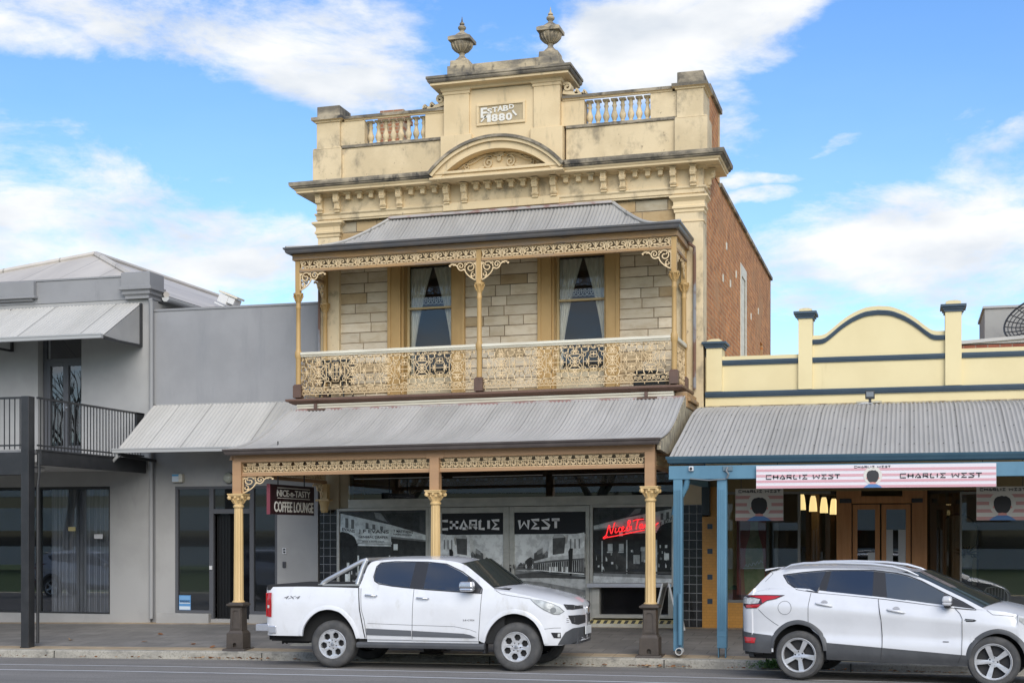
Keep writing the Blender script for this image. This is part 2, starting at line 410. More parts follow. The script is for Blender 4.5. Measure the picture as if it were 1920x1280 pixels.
def bez(p0, p1, p2, p3, n=8):
    o = []
    for i in range(n+1):
        t = i/n; u = 1-t
        o.append(tuple(u**3*p0[k]+3*u*u*t*p1[k]+3*u*t*t*p2[k]+t**3*p3[k] for k in (0, 1)))
    return o
def text(mb, s, x0, x1, z0, z1, y, depth=.004, bold=0, mi=0, col=None, shear=0, fn=None):
    """lettering fitted into a rectangle in the XZ plane"""
    cu = bpy.data.curves.new('lettering', 'FONT'); cu.body = s; cu.extrude = .5; cu.offset = bold; cu.shear = shear; cu.resolution_u = 3
    ob = bpy.data.objects.new('lettering', cu); COL.objects.link(ob)
    bpy.context.view_layer.update()
    me = bpy.data.meshes.new_from_object(ob.evaluated_get(bpy.context.evaluated_depsgraph_get()))
    vs = np.array([tuple(v.co) for v in me.vertices]); fs = [tuple(p.vertices) for p in me.polygons]
    bpy.data.objects.remove(ob); bpy.data.curves.remove(cu); bpy.data.meshes.remove(me)
    lo, hi = vs.min(0), vs.max(0); k = (vs-lo)/np.maximum(hi-lo, 1e-6)
    v = [(x0+(x1-x0)*a, y-depth*c, z0+(z1-z0)*b) for a, b, c in k]
    if fn: v = [fn(*p) for p in v]
    return mb.add(v, fs, mi, col)
# blocky lettering used on the shop signs
GLY = {'C': [[(1, 1), (0, 1), (0, 0), (1, 0)]], 'H': [[(.12, 0), (.12, 1)], [(.88, 0), (.88, 1)], [(-.05, .5), (1.05, .5)]], 'A': [[(0, 0), (.5, 1), (1, 0)], [(.32, .06), (1, .06)]],
       'R': [[(.1, 0), (.1, 1), (.9, 1), (.9, .45), (.1, .45)], [(.45, .45), (1, 0)]], 'L': [[(.35, 1), (.1, .9), (.1, 0), (.9, 0)]], 'I': [[(.5, 0), (.5, 1)]],
       'E': [[(1, 1), (.05, 1), (.6, .5), (.05, 0), (1, 0)]], 'W': [[(.0, 1), (.1, 0), (.5, .75), (.9, 0), (.95, 1)]], 'S': [[(1, 1), (.1, 1), (1, .3), (.85, 0), (0, 0)]],
       'T': [[(0, 1), (1, 1)], [(.5, 1), (.5, 0)]]}
WID = {'I': .25, 'W': 1.15, 'H': .95, 'L': .75}
def blocky(mb, s, x0, x1, z0, z1, y, lw, depth=.004, mi=0):
    gap = .28; tot = sum((WID.get(c, .9) if c != ' ' else .45)+gap for c in s)-gap; k = (x1-x0)/tot; x = x0
    for c in s:
        w = WID.get(c, .9) if c != ' ' else .45
        for st in GLY.get(c, []):
            mb.ribbon([(x+p[0]*w*k, z0+lw/2+p[1]*(z1-z0-lw)) for p in st], lw, y-depth, y, mi=mi)
        x += (w+gap)*k
    return mb
# ------------------------------------------------------------------ ground
ZX = [-60, -20, -16, -12, -8, -4, 0, 4, 40]; ZZ = [-.38, -.03, .03, .085, .118, .142, .155, .16, .16]
def zg(x): return float(np.interp(x, ZX, ZZ))
YK = 23.27                                  # kerb face
def zroad(x, y): return zg(x)-.135+.02*(YK-y) if y > 13 else zg(x)-.135+.02*(YK-13)-.015*(13-y)
def zfoot(x, y): return zg(x)+.056*(y-23.6)
XS = [-60+i for i in range(101)]
def sheet(name, rows, zf, m, lab_kind='structure', xs=XS):
    mb = MB(); n = len(xs)
    for y in rows:
        for x in xs: mb.v.append((x, y, zf(x, y)))
    for i in range(len(rows)-1):
        for j in range(n-1): mb.f.append((i*n+j, i*n+j+1, (i+1)*n+j+1, (i+1)*n+j)); mb.m.append(0); mb.c.append(None)
    o = mb.build(name, m, origin=(0, 0, 0), recalc=False); o['kind'] = lab_kind; return o
asphalt = mat('asphalt', (.205, .19, .172), .85, (.25, .234, .213), 1.3, (.4, 1.5, 1), bump=.5, bscale=160, grime=(.165, .154, .14), gscale=.7, gstretch=(.15, 1.6, 1), gramp=(.5, .7), speck=((.145, .136, .122), 38))
concrete = mat('kerb_concrete', (.38, .355, .30), .85, (.28, .262, .225), 2.2, (1, 1, 3), bump=.4, bscale=50, grime=(.13, .125, .11), gscale=1.5, gstretch=(1, 1, 2), gramp=(.52, .66), speck=((.24, .225, .19), 30))
paver = tile_mat('paver_grey', (.195, .184, .170), (.24, .226, .208), (.13, .125, .118), .60, .40, .008, 'xy', .5, .8, .3, .3, .16, dirt=(.17, .162, .15))
paver_tan = tile_mat('paver_tan', (.37, .285, .19), (.42, .33, .225), (.24, .19, .13), .40, .40, .007, 'xy', 0, .8, .3, .3, .2, dirt=(.27, .23, .17))
white_line = mat('road_paint', (.62, .62, .62), .7, (.36, .36, .36), 3.5, (1, 5, 1), (.5, .72))
sheet('road', [5.0, 9, 13, 15, 17, 19, 20, 21, 21.7, 22.3, 22.85], zroad, asphalt)
sheet('gutter_pan', [22.849, 22.95, 23.1, YK], lambda x, y: zroad(x, y)+.004-.03*max(0, (y-22.85)/.42), concrete)
mb = MB(); n = len(XS)                       # kerb: face, rounded nose, top
prof = [(YK, -.2), (YK+.012, -.03), (YK+.03, -.006), (YK+.15, 0)]
for (y, dz) in prof:
    for x in XS: mb.v.append((x, y, zfoot(x, 23.42)+dz))
for i in range(len(prof)-1):
    for j in range(n-1): mb.f.append((i*n+j, i*n+j+1, (i+1)*n+j+1, (i+1)*n+j)); mb.m.append(0); mb.c.append(None)
mb2 = MB()
for x in [-17.9, -15.38, -11.15, -9.9, -6.9, -3.9, -.9, 1.1]:
    mb.box(x-.008, x+.008, YK-.003, YK+.02, zfoot(x, 23.42)-.16, zfoot(x, 23.42)-.02, 1)
o = mb.build('kerb', [concrete, mat('joint_dark', (.06, .058, .052), .9)], origin=(0, 0, 0), recalc=False); o['kind'] = 'structure'
sheet('kerb_strip_paving', [23.42, 23.8], lambda x, y: zfoot(x, y)+.001, paver_tan)
sheet('footpath', [23.8, 24.6, 25.6, 26.6, 27.42], zfoot, paver)
sheet('wall_strip_paving', [27.42, 28.6], zfoot, paver_tan)
sheet('back_ground', [28.6, 60, 900], lambda x, y: zfoot(x, 28.6), mat('back_soil', (.12, .11, .09), .9), xs=[-900, -60, -20, 0, 40, 900])
for i, (yl, w) in enumerate(((21.12, .085), (20.02, .10))):
    o = sheet('lane_line', [yl-w/2, yl+w/2], lambda x, y: zroad(x, y)+.004, white_line)
grass = mat('lawn_grass', (.075, .14, .03), .9, (.11, .17, .04), 1.2, bump=.6, bscale=120)
sheet('lawn', [-300, -60, -20, 0, 4.8], lambda x, y: zroad(x, 5)+.02, grass, xs=[-900, -60, -20, 0, 40, 900])
sheet('far_kerb', [4.8, 4.99], lambda x, y: zroad(x, 5)+.05, concrete)
# ------------------------------------------------------------------ the two-storey shop building
G = .009
XL, XR = -11.94, -3.86; XC = -7.90
YW = 27.70
cream = mat('cream_render', (.67, .525, .315), .75, (.59, .455, .265), 1.1, (1, 1, 1), (.4, .7), bump=.25, bscale=30, grime=(.30, .25, .165), gscale=1.3, gstretch=(3, 3, .7), gramp=(.56, .76))
cream_worn = mat('cream_render_worn', (.655, .525, .33), .8, (.55, .435, .265), .9, (1, 1, 1), (.4, .65), bump=.3, bscale=30, grime=(.27, .22, .145), gscale=1.9, gstretch=(1.3, 1.3, .9), gramp=(.49, .72), rust=(.25, .19, .13))
lichen = mat('lichen_stone', (.47, .385, .255), .9, (.17, .15, .12), 2.0, (1.2, 1.2, 2.5), (.36, .64), bump=.6, bscale=45, grime=(.075, .07, .062), gscale=2.5, gstretch=(2, 2, 1), gramp=(.54, .70))
lichen_dark = mat('lichen_dark_stone', (.40, .335, .24), .9, (.15, .13, .10), 1.6, (1.2, 1.2, 2.5), (.34, .60), bump=.6, bscale=45, grime=(.06, .055, .05), gscale=2.2, gstretch=(1.5, 1.5, 1), gramp=(.50, .68))
tan_paint = mat('tan_paint', (.47, .30, .115), .55, (.40, .25, .09), 2, (1, 1, .5), bump=.1, bscale=40)
gold_paint = mat('gold_iron', (.72, .545, .32), .5, (.64, .47, .26), 3, bump=.1, bscale=50)
post_paint = mat('post_cream_paint', (.62, .43, .20), .45, (.57, .39, .17), 2, (1, 1, .4), grime=(.42, .27, .12), gscale=1.4, gstretch=(3, 3, .6), gramp=(.6, .8))
brown_beam = mat('brown_beam_paint', (.40, .235, .12), .55, (.35, .205, .105), 1.4, (.4, 1, 4), bump=.1, bscale=30)
brown_dark = mat('brown_base_paint', (.125, .07, .048), .5, (.10, .057, .04), 3)
pedestal_m = mat('pedestal_iron', (.075, .060, .048), .5, (.055, .044, .036), 4, bump=.2, bscale=60)
old_timber = mat('weathered_timber', (.36, .215, .095), .75, (.26, .19, .13), 1.6, (.5, 1, 6), (.42, .6), bump=.3, bscale=30, grime=(.13, .11, .09), gscale=2, gstretch=(.8, 1, 6), gramp=(.55, .7))
gutter_dark = mat('gutter_slate', (.085, .085, .09), .45, (.11, .10, .095), 3)
gutter_brown = mat('gutter_brown', (.075, .060, .055), .45, (.095, .078, .07), 3)
fascia_brown = mat('fascia_brown', (.145, .078, .052), .5, (.115, .062, .042), 2.4, (.5, 1, 3))
offwhite = mat('offwhite_rail', (.66, .62, .50), .55, (.56, .51, .40), 2, (.6, 1, 5))
corr_grey = corr_mat('corrugated_grey', (.415, .398, .37), (.335, .322, .298), rust=(.365, .335, .295))
corr_old = corr_mat('corrugated_old', (.38, .367, .345), (.305, .294, .275), rust=(.31, .275, .23))
stone = mat('sandstone_blocks', (.4, .36, .28), .85, (.84, .80, .74), 2.6, (1, 1, 2), (.42, .66), bump=.55, bscale=34, attr=True)
mortar = mat('stone_mortar', (.30, .225, .145), .95, (.17, .135, .095), 2.5, bump=.3, bscale=40)
brick = tile_mat('brick_red', (.50, .205, .07), (.36, .135, .05), (.43, .265, .135), .30, .10, .016, 'yz', .5, .85, .9, .3, .38, dirt=(.42, .235, .115))
brick_f = tile_mat('brick_red_front', (.20, .062, .040), (.25, .085, .052), (.24, .18, .14), .24, .086, .010, 'xz', .5, .85, .4, .3, .2)
black_tile = tile_mat('black_wall_tile', (.012, .012, .013), (.018, .018, .019), (.22, .22, .22), .148, .172, .006, 'xz', 0, .12, .25, .6, .15)
steel = mat('worn_steel_frame', (.50, .485, .43), .42, (.40, .39, .345), 2.6, (1, 1, 2), metal=.3)
dark_in = mat('dark_interior', (.02, .02, .021), .9)
room_wall = mat('room_wall', (.16, .155, .15), .9)
glass = glass_mat('shop_glass', (.80, .83, .80), 0, 2.0)
glass_up = glass_mat('upper_glass', (.93, .94, .92), .0, 1.6)
curtain_m = mat('lace_curtain', (.82, .79, .70), .9, (.70, .67, .58), 8, (6, 1, .5))
lead = mat('roof_flashing', (.42, .38, .36), .7, (.30, .17, .15), 4, (1, 1, 2), (.45, .6))

B = tag(empty('two_storey_shop_building', (XC, 25.6, .3)), 'tall sandstone shop with cream parapet, two roof urns and iron lace verandahs on two floors', 'building')
def part(mb, name, m, parent=B, **k):
    k.setdefault('shear', G); return mb.build(name, m, parent, **k)

# --- stone front wall of the upper floor: every block its own face depth and tone
W1 = (-9.565, -6.36); WO = .565                    # window centres, half opening
def stone_wall(z0, z1, openings, seed, x0=-11.5, x1=-4.3):
    rnd = random.Random(seed); mb = MB(); z = z0; j = 0
    mb.box(x0, x1, YW+.012, YW+.45, z0, z1, 1, (1, 1, 1)) if not openings else None
    if openings:
        xs = [x0]+[v for c in openings for v in (c-WO, c+WO)]+[x1]
        for i in range(0, len(xs), 2): mb.box(xs[i], xs[i+1], YW+.012, YW+.45, z0, z1, 1, (1, 1, 1))
    while z < z1-.02:
        h = min(rnd.choice((.20, .215, .225)), z1-z); x = x0
        iv = []
        a = x0
        for c in openings: iv.append((a, c-WO-.26)); a = c+WO+.26
        iv.append((a, x1))
        for (a, b) in iv:
            x = a
            while x < b-.01:
                w = rnd.uniform(.30, .78)
                if b-(x+w) < .22: w = b-x
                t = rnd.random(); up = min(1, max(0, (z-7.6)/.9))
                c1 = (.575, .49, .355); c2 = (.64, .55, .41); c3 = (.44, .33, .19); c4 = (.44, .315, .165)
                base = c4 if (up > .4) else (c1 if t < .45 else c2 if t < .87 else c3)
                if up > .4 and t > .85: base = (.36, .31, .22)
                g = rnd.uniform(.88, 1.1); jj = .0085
                d = rnd.uniform(-.006, .006)
                mb.box(x+jj, x+w-jj, YW+d, YW+.02, z+jj, z+h-jj, 0, tuple(v*g for v in base))
                x += w
        z += h
    return mb
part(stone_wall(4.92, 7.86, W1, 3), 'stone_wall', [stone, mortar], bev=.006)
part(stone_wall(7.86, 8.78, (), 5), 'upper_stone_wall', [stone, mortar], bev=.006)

# --- corner pilasters with capitals
for x0, x1 in ((XL, -11.46), (-4.41, XR)):
    mb = MB(); mb.box(x0, x1, 27.6, 28.1, 3.5, 8.44); part(mb, 'pilaster', cream_worn, bev=.01)
    mb = MB(); mb.cornice(x0, x1, 27.6, 27.95, [(0, 8.40), (.02, 8.42), (.02, 8.47), (.05, 8.49), (.05, 8.53), (.03, 8.55), (.03, 8.62), (.075, 8.67), (.10, 8.69), (.10, 8.73), (.0, 8.76)])
    part(mb, 'pilaster_capital', cream)
    for z in (8.22,): 
        mb = MB(); mb.cornice(x0, x1, 27.6, 27.9, [(0, z), (.018, z+.005), (.018, z+.03), (0, z+.035)]); part(mb, 'neck_moulding', cream)
# --- architrave, frieze, cornice
mb = MB(); mb.cornice(XL, XR, 27.6, 28.3, [(0, 8.74), (.0, 8.775), (.025, 8.78), (.025, 8.86), (.04, 8.865), (.055, 8.885), (.055, 8.91), (0, 8.92), (0, 9.36)]); part(mb, 'frieze', cream_worn)
mb = MB(); mb.box(-9.16, -6.72, 27.54, 27.62, 8.765, 8.925); part(mb, 'centre_architrave', cream, bev=.008)
CORN = [(0, 9.25), (.05, 9.255), (.07, 9.285), (.12, 9.29), (.34, 9.292), (.34, 9.335), (.36, 9.34), (.38, 9.37), (.42, 9.39), (.42, 9.415), (.45, 9.42), (.46, 9.46), (.46, 9.50), (.0, 9.57)]
mi = [0]*6+[0, 1, 1, 1, 1, 1, 1]
mb = MB(); mb.cornice(XL, -9.18, 27.6, 28.3, CORN, mi, right=False); part(mb, 'cornice', [cream, lichen_dark])
mb = MB(); mb.cornice(-6.62, XR, 27.6, 28.6, CORN, mi, left=False); part(mb, 'cornice', [cream, lichen_dark])
# scrolled bracket (master) and dentil block
def bracket_mb(x=0, y=27.6, z=8.95):
    mb = MB(); w = .055; z -= .03
    side = [(y, z+.34), (y-.19, z+.34), (y-.19, z+.205), (y-.175, z+.18), (y-.13, z+.17), (y-.115, z+.12), (y-.115, z+.065), (y-.095, z+.03), (y-.06, z+.015), (y-.05, z), (y, z)]
    mb.prism(side, x-w, x+w, 'yz')
    mb.box(x-w-.018, x+w+.018, y-.215, y, z+.34, z+.36); mb.box(x-w-.006, x+w+.006, y-.10, y, z-.012, z+.012)
    for (yy, zz, r) in ((y-.145, z+.255, .04), (y-.085, z+.06, .03)):
        for sx in (-1, 1):
            st = len(mb.v); mb.lathe([(r, 0), (r, .014), (r*.5, .02)], 0, 0, 10); mb.mapv(lambda a, b, c, yy=yy, zz=zz, sx=sx: (x+sx*(w+c-.004), yy+a, zz+b), st)
    
    for (a, b, c, d) in ((x-.05, x-.03, .225, .325), (x+.03, x+.05, .225, .325), (x-.03, x+.03, .225, .245), (x-.03, x+.03, .305, .325)): mb.box(a, b, y-.20, y-.19, z+c, z+d)
    mb.box(x-.014, x+.014, y-.20, y-.19, z+.262, z+.288)
    for q in (-.034, -.011, .012): mb.box(x+q, x+q+.014, y-.127, y-.11, z+.05, z+.16)
    return mb
bx = [-11.86, -11.47, -10.45, -10.09, -9.07, -8.69, -7.21, -6.83, -5.81, -5.43, -4.43, -4.04]
first = None
for x in bx:
    p = (x, 27.6, 8.95+G*(x+8))
    if first is None:
        first = bracket_mb(x).build('cornice_bracket', cream, B, origin=(x, 27.6, 8.95)); first.location.z += G*(x+8); WL[first.name] = Vector(p)
    else: dup(first, p, B)
# corner bracket that faces the side street
mb = bracket_mb(0, 0, 8.95); mb.mapv(lambda a, b, c: (XR-b, 27.85+a, c)); part(mb, 'cornice_bracket', cream)
# dentil blocks between the brackets
fd = None
def run(a, b, n):
    return [a+(b-a)*(i+1)/(n+1) for i in range(n)]
for x in run(bx[1], bx[2], 3)+run(bx[3], bx[4], 3)+run(bx[5], bx[6], 5)+run(bx[7], bx[8], 3)+run(bx[9], bx[10], 3):
    p = (x, 27.6, 9.12+G*(x+8))
    if fd is None:
        mb = MB(); mb.box(x-.045, x+.045, 27.47, 27.6, 9.15, 9.25); mb.box(x-.075, x+.075, 27.42, 27.6, 9.25, 9.285)
        fd = mb.build('dentil_block', cream, B, shear=0, origin=(x, 27.6, 9.12)); fd.location.z += G*(x+8); WL[fd.name] = Vector(p)
    else: dup(fd, p, B)
# --- parapet
for sx in (0, 1):
    mir = (lambda x: x) if not sx else (lambda x: 2*XC-x)
    def bxm(mb, a, b, *r): mb.box(min(mir(a), mir(b)), max(mir(a), mir(b)), *r)
    mb = MB(); bxm(mb, -11.4, -9.2, 27.62, 27.95, 9.50, 10.24); part(mb, 'parapet_panel', cream_worn, bev=.008)
    mb = MB(); bxm(mb, -11.4, -9.2, 27.59, 27.97, 10.24, 10.30); part(mb, 'parapet_ledge', lichen_dark, bev=.006)
    mb = MB(); bxm(mb, -11.43, -10.90, 27.62, 27.95, 10.30, 10.80); part(mb, 'parapet_die', cream_worn, bev=.008)
    mb = MB(); bxm(mb, -9.57, -9.1, 27.62, 27.95, 10.30, 10.80); part(mb, 'parapet_die', cream, bev=.008)
    x0, x1 = sorted((mir(-12.03), mir(-11.39)))
    mb = MB(); mb.box(x0, x1, 27.54, 28.2, 9.52, 10.24); part(mb, 'pier_plinth', cream_worn, bev=.008)
    a, b = sorted((mir(-11.95), mir(-11.43)))
    mb = MB(); mb.box(a, b, 27.56, 28.2, 10.24, 10.80); mb.box(x0+.01, x1-.01, 27.545, 28.19, 10.241, 10.27); part(mb, 'parapet_pier', cream_worn, bev=.008)
    mb = MB(); mb.cornice(a, b, 27.56, 28.25, [(0, 10.79), (.03, 10.80), (.03, 10.83), (.09, 10.845), (.09, 10.905), (0, 10.925)], [0, 0, 0, 1, 1]); part(mb, 'pier_cap', [cream, lichen_dark])
    mb = MB(); mb.box(a+.005, b-.005, 27.57, 28.2, 10.92, 11.145); part(mb, 'pier_block', lichen_dark, bev=.015)
    c, d = sorted((mir(-11.34), mir(-9.13)))
    mb = MB(); mb.cornice(c, d, 27.62, 27.95, [(0, 10.79), (.02, 10.80), (.02, 10.825), (.06, 10.835), (.06, 10.89), (0, 10.905)], [0, 0, 0, 1, 1], False, False); part(mb, 'parapet_coping', [cream, lichen_dark])
    # balusters
    xs = [mir(-10.90+1.33*(i+.5)/8) for i in range(8)]; fb = None
    for x in xs:
        p = (x, 27.78, 10.30+G*(x+8))
        if fb is None:
            mb = MB(); mb.box(x-.07, x+.07, 27.71, 27.85, 10.30, 10.335); mb.box(x-.065, x+.065, 27.715, 27.845, 10.765, 10.80)
            mb.lathe([(.045, 10.335), (.05, 10.35), (.036, 10.37), (.052, 10.41), (.068, 10.455), (.066, 10.49), (.048, 10.54), (.034, 10.60), (.034, 10.635), (.048, 10.66), (.05, 10.68), (.036, 10.69), (.038, 10.75), (.052, 10.765)], x, 27.78, 12)
            fb = mb.build('baluster', cream_worn, B, shear=0, origin=(x, 27.78, 10.30), smooth=40); fb.location.z += G*(x+8); WL[fb.name] = Vector(p)
        else: dup(fb, p, B)
# parapet return on the lane side
mb = MB(); mb.box(XR-.36, XR, 28.2, 29.92, 9.5, 10.98); part(mb, 'parapet_return', brick)
mb = MB(); mb.box(XR-.34, XR+.012, 27.97, 28.42, 9.53, 10.80); mb.box(XR-.34, XR+.012, 29.93, 30.06, 9.53, 11.0); part(mb, 'return_quoin', cream_worn, split=lambda x, y, z: y > 29)
mb = MB(); mb.box(XR-.42, XR+.06, 28.26, 30.10, 10.98, 11.09); part(mb, 'return_coping', lichen_dark, bev=.01)
# --- centre attic block
AX0, AX1 = -9.13, -6.70; AY = 27.5
mb = MB(); mb.box(AX0+.5, AX1-.5, AY+.05, 28.35, 9.55, 11.30); part(mb, 'attic_panel', cream, bev=.006)
for a, b in ((AX0, AX0+.54), (AX1-.54, AX1)):
    mb = MB(); mb.box(a, b, AY, 28.4, 10.28, 11.12); mb.box(a-.06, b+.06, AY-.03, 28.38, 9.55, 10.28); part(mb, 'attic_pilaster', cream, bev=.008)
    mb = MB(); mb.cornice(a, b, AY, 28.3, [(0, 11.10), (.02, 11.11), (.02, 11.16), (.04, 11.17), (.055, 11.21), (.055, 11.24), (0, 11.25)]); part(mb, 'attic_capital', cream)
mb = MB(); mb.cornice(AX0, AX1, AY, 28.35, [(0, 11.18), (.035, 11.19), (.05, 11.23), (.09, 11.25), (.22, 11.26), (.22, 11.305), (.25, 11.31), (.27, 11.34), (.27, 11.375), (.29, 11.38), (.29, 11.43), (0, 11.50)], [0]*5+[1, 1, 1, 1, 1, 1]); part(mb, 'attic_cornice', [cream, lichen_dark])
mb = MB(); mb.box(-8.63, -7.17, 27.6, 28.0, 11.46, 11.73); part(mb, 'blocking_course', lichen, bev=.012)
# inscription panel
PX0, PX1, PZ0, PZ1 = -8.44, -7.42, 10.43, 10.87
mb = MB()
for w, y in ((.05, AY+.015), ):
    mb.box(PX0, PX1, y, AY+.06, PZ1-w, PZ1); mb.box(PX0, PX1, y, AY+.06, PZ0, PZ0+w); mb.box(PX0, PX0+w, y, AY+.06, PZ0+w, PZ1-w); mb.box(PX1-w, PX1, y, AY+.06, PZ0+w, PZ1-w)
part(mb, 'inscription_frame', cream, bev=.006)
mb = MB(); mb.box(PX0+.05, PX1-.05, AY+.04, AY+.062, PZ0+.05, PZ1-.05); part(mb, 'inscription_field', mat('inscription_ground', (.44, .355, .22), .8, (.37, .295, .18), 3))
mb = MB()
letters = [('E', -8.35, .135, .585, .79), ('S', -8.215, .105, .655, .765), ('T', -8.105, .105, .675, .785), ('A', -8.00, .12, .685, .80), ('B', -7.88, .11, .685, .80), ('D', -7.755, .10, .72, .81)]
for ch, x, w, lo, hi in letters: text(mb, ch, x, x+w, 10.0+lo, 10.0+hi, AY+.04, .016, .03)
for ch, x, w in (('1', -8.215, .075), ('8', -8.125, .135), ('8', -7.975, .135), ('0', -7.825, .135)): text(mb, ch, x, x+w, 10.492, 10.645, AY+.04, .016, .04)
mb.ribbon([(-8.345, 10.51), (-8.29, 10.565), (-8.24, 10.625)], .028, AY+.024, AY+.04); mb.ribbon([(-7.68, 10.685), (-7.66, 10.645), (-7.60, 10.58)], .036, AY+.024, AY+.04)
part(mb, 'inscription_lettering', mat('lettering_white', (.68, .655, .59), .7))
# segmental pediment over the centre
PW, PH, PZ = 1.41, .66, 9.44
def arcp(r_in, n=26):
    """arc through the springing points, inset by r_in"""
    Rr = (PW*PW+PH*PH)/(2*PH); cz = PZ+PH-Rr; rr = Rr-r_in; a = math.asin(min(1, PW/Rr))
    return [(XC-.02+rr*math.sin(-a+2*a*i/n), cz+rr*math.cos(-a+2*a*i/n)) for i in range(n+1)]
def arch_band(r0, r1, y0, y1, m, name):
    o, i = arcp(r0), arcp(r1); mb = MB(); mb.prism(o+i[::-1], y0, y1); part(mb, name, m, smooth=35)
arch_band(0, .055, 27.02, 27.65, lichen_dark, 'pediment_coping')
arch_band(.055, .12, 27.06, 27.65, cream, 'pediment_moulding')
arch_band(.12, .26, 27.12, 27.65, cream, 'pediment_arch')
mb = MB(); mb.prism([p for p in arcp(.25) if p[1] > PZ-.02], 27.42, 27.66); part(mb, 'tympanum', cream)
mb = MB(); mb.box(XC-1.32, XC+1.28, 27.10, 27.6, 9.40, 9.455); mb.box(XC-1.40, XC+1.36, 27.08, 27.6, 9.30, 9.345); mb.box(XC-1.30, XC+1.26, 27.14, 27.6, 9.345, 9.40); part(mb, 'pediment_ledge', cream, bev=.01)
mb = MB(); y0, y1 = 27.375, 27.43; c = XC-.02
for sgn in (-1, 1):
    f = lambda pts: [(c+sgn*(p[0]), p[1]) for p in pts]
    mb.ribbon(f(spiral(.20, 9.60, .10, .012, 120, 120-560, 24)), .028, y0, y1)
    mb.ribbon(f(bez((.14, 9.69), (.30, 9.80), (.42, 9.60), (.60, 9.60), 10)), .045, y0, y1, taper=lambda t: 1-.4*t)
    mb.ribbon(f(spiral(.60, 9.555, .05, .01, 90, -360, 18)), .022, y0, y1)
    mb.ribbon(f(bez((.60, 9.61), (.75, 9.58), (.72, 9.49), (.92, 9.475), 8)), .03, y0, y1, taper=lambda t: 1-.5*t)
    for k, (px, pz, q) in enumerate(((.34, 9.53, 40), (.42, 9.72, -30), (.50, 9.66, 60), (.74, 9.50, 20), (.80, 9.58, -20))):
        mb.prism([(c+sgn*(px+.07*math.cos(R(a)+R(q))*1.0), pz+.028*math.sin(R(a))) for a in range(0, 360, 40)], y0+.01, y1)
for k in range(-3, 4):
    a = R(k*22); L_ = .17-.012*abs(k)
    mb.ribbon([(c+.03*math.sin(a), 9.68+.03*math.cos(a)), (c+L_*.6*math.sin(a), 9.68+L_*.6*math.cos(a)), (c+L_*math.sin(a), 9.68+L_*math.cos(a))], .038, y0-.005, y1, taper=lambda t: .5+1.1*t-1.2*t*t*t)
mb.prism(circ(c, 9.655, .045, 12), y0-.01, y1); mb.box(c-.1, c+.1, y0, y1, 9.46, 9.50)
mb.mapv(lambda a, b, d: (c+(a-c)*1.12, b, 9.46+(d-9.46)*1.22)); part(mb, 'tympanum_ornament', cream_worn, bev=.005)
# scrolls that lean against the attic
for sgn in (-1, 1):
    c = AX0 if sgn < 0 else AX1; mb = MB(); f = lambda pts: [(c+sgn*p[0], p[1]) for p in pts]
    mb.ribbon(f(spiral(.12, 11.08, .09, .015, 150, -330, 20)), .045, 27.62, 27.85)
    mb.ribbon(f(bez((.03, 11.0), (.18, 10.94), (.3, 10.96), (.52, 10.90))), .07, 27.64, 27.83, taper=lambda t: 1.2-.6*t)
    mb.ribbon(f(spiral(.45, 10.945, .055, .012, 100, -300, 14)), .03, 27.64, 27.83); mb.ribbon(f(spiral(.30, 10.985, .05, .012, 100, -300, 14)), .03, 27.64, 27.83)
    part(mb, 'attic_scroll', cream_worn)
# urns on their plinths
fu = None
for x in (-8.84, -6.97):
    p = (x, 27.82, 11.46+G*(x+8))
    if fu is None:
        u = empty('roof_urn', (x, 27.82, 11.46), B)
        mb = MB(); mb.box(x-.26, x+.26, 27.56, 28.08, 11.46, 11.73); mb.tbox(x, 27.82, 11.73, 11.86, .215, .205); mb.build('urn_plinth', lichen, u, bev=.012)
        mb = MB(); mb.lathe([(.17, 11.86), (.165, 11.89), (.13, 11.92), (.075, 11.97), (.055, 12.01), (.06, 12.03), (.075, 12.045), (.055, 12.06), (.06, 12.07), (.14, 12.11), (.20, 12.18), (.225, 12.26), (.215, 12.275)], x, 27.82, 24)
        for k in range(16):
            a = 2*math.pi*k/16; mb.tube([(x+r*math.cos(a), 27.82+r*math.sin(a), z) for r, z in ((.075, 12.075), (.15, 12.115), (.21, 12.18), (.232, 12.25))], .02, 5)
        mb.build('urn_bowl', lichen, u, smooth=40)
        mb = MB(); mb.lathe([(.215, 12.27), (.24, 12.285), (.24, 12.36), (.225, 12.37), (.20, 12.40), (.12, 12.46), (.06, 12.50), (.045, 12.53), (.06, 12.545), (.085, 12.57), (.09, 12.60), (.07, 12.63), (.03, 12.65), (.055, 12.665), (.055, 12.685), (.02, 12.72), (.015, 12.76), (.004, 12.83)], x, 27.82, 16, sq=None)
        st = len(mb.v); mb.box(x-.25, x+.25, 27.57, 28.07, 12.285, 12.355); mb.tbox(x, 27.82, 12.355, 12.40, .25, .17)
        mb.build('urn_lid', lichen, u, smooth=30)
        u.scale = (.94, .94, .97); u.location.z += G*(x+8); WL[u.name] = Vector(p); fu = u
    else: dup(fu, p, B)
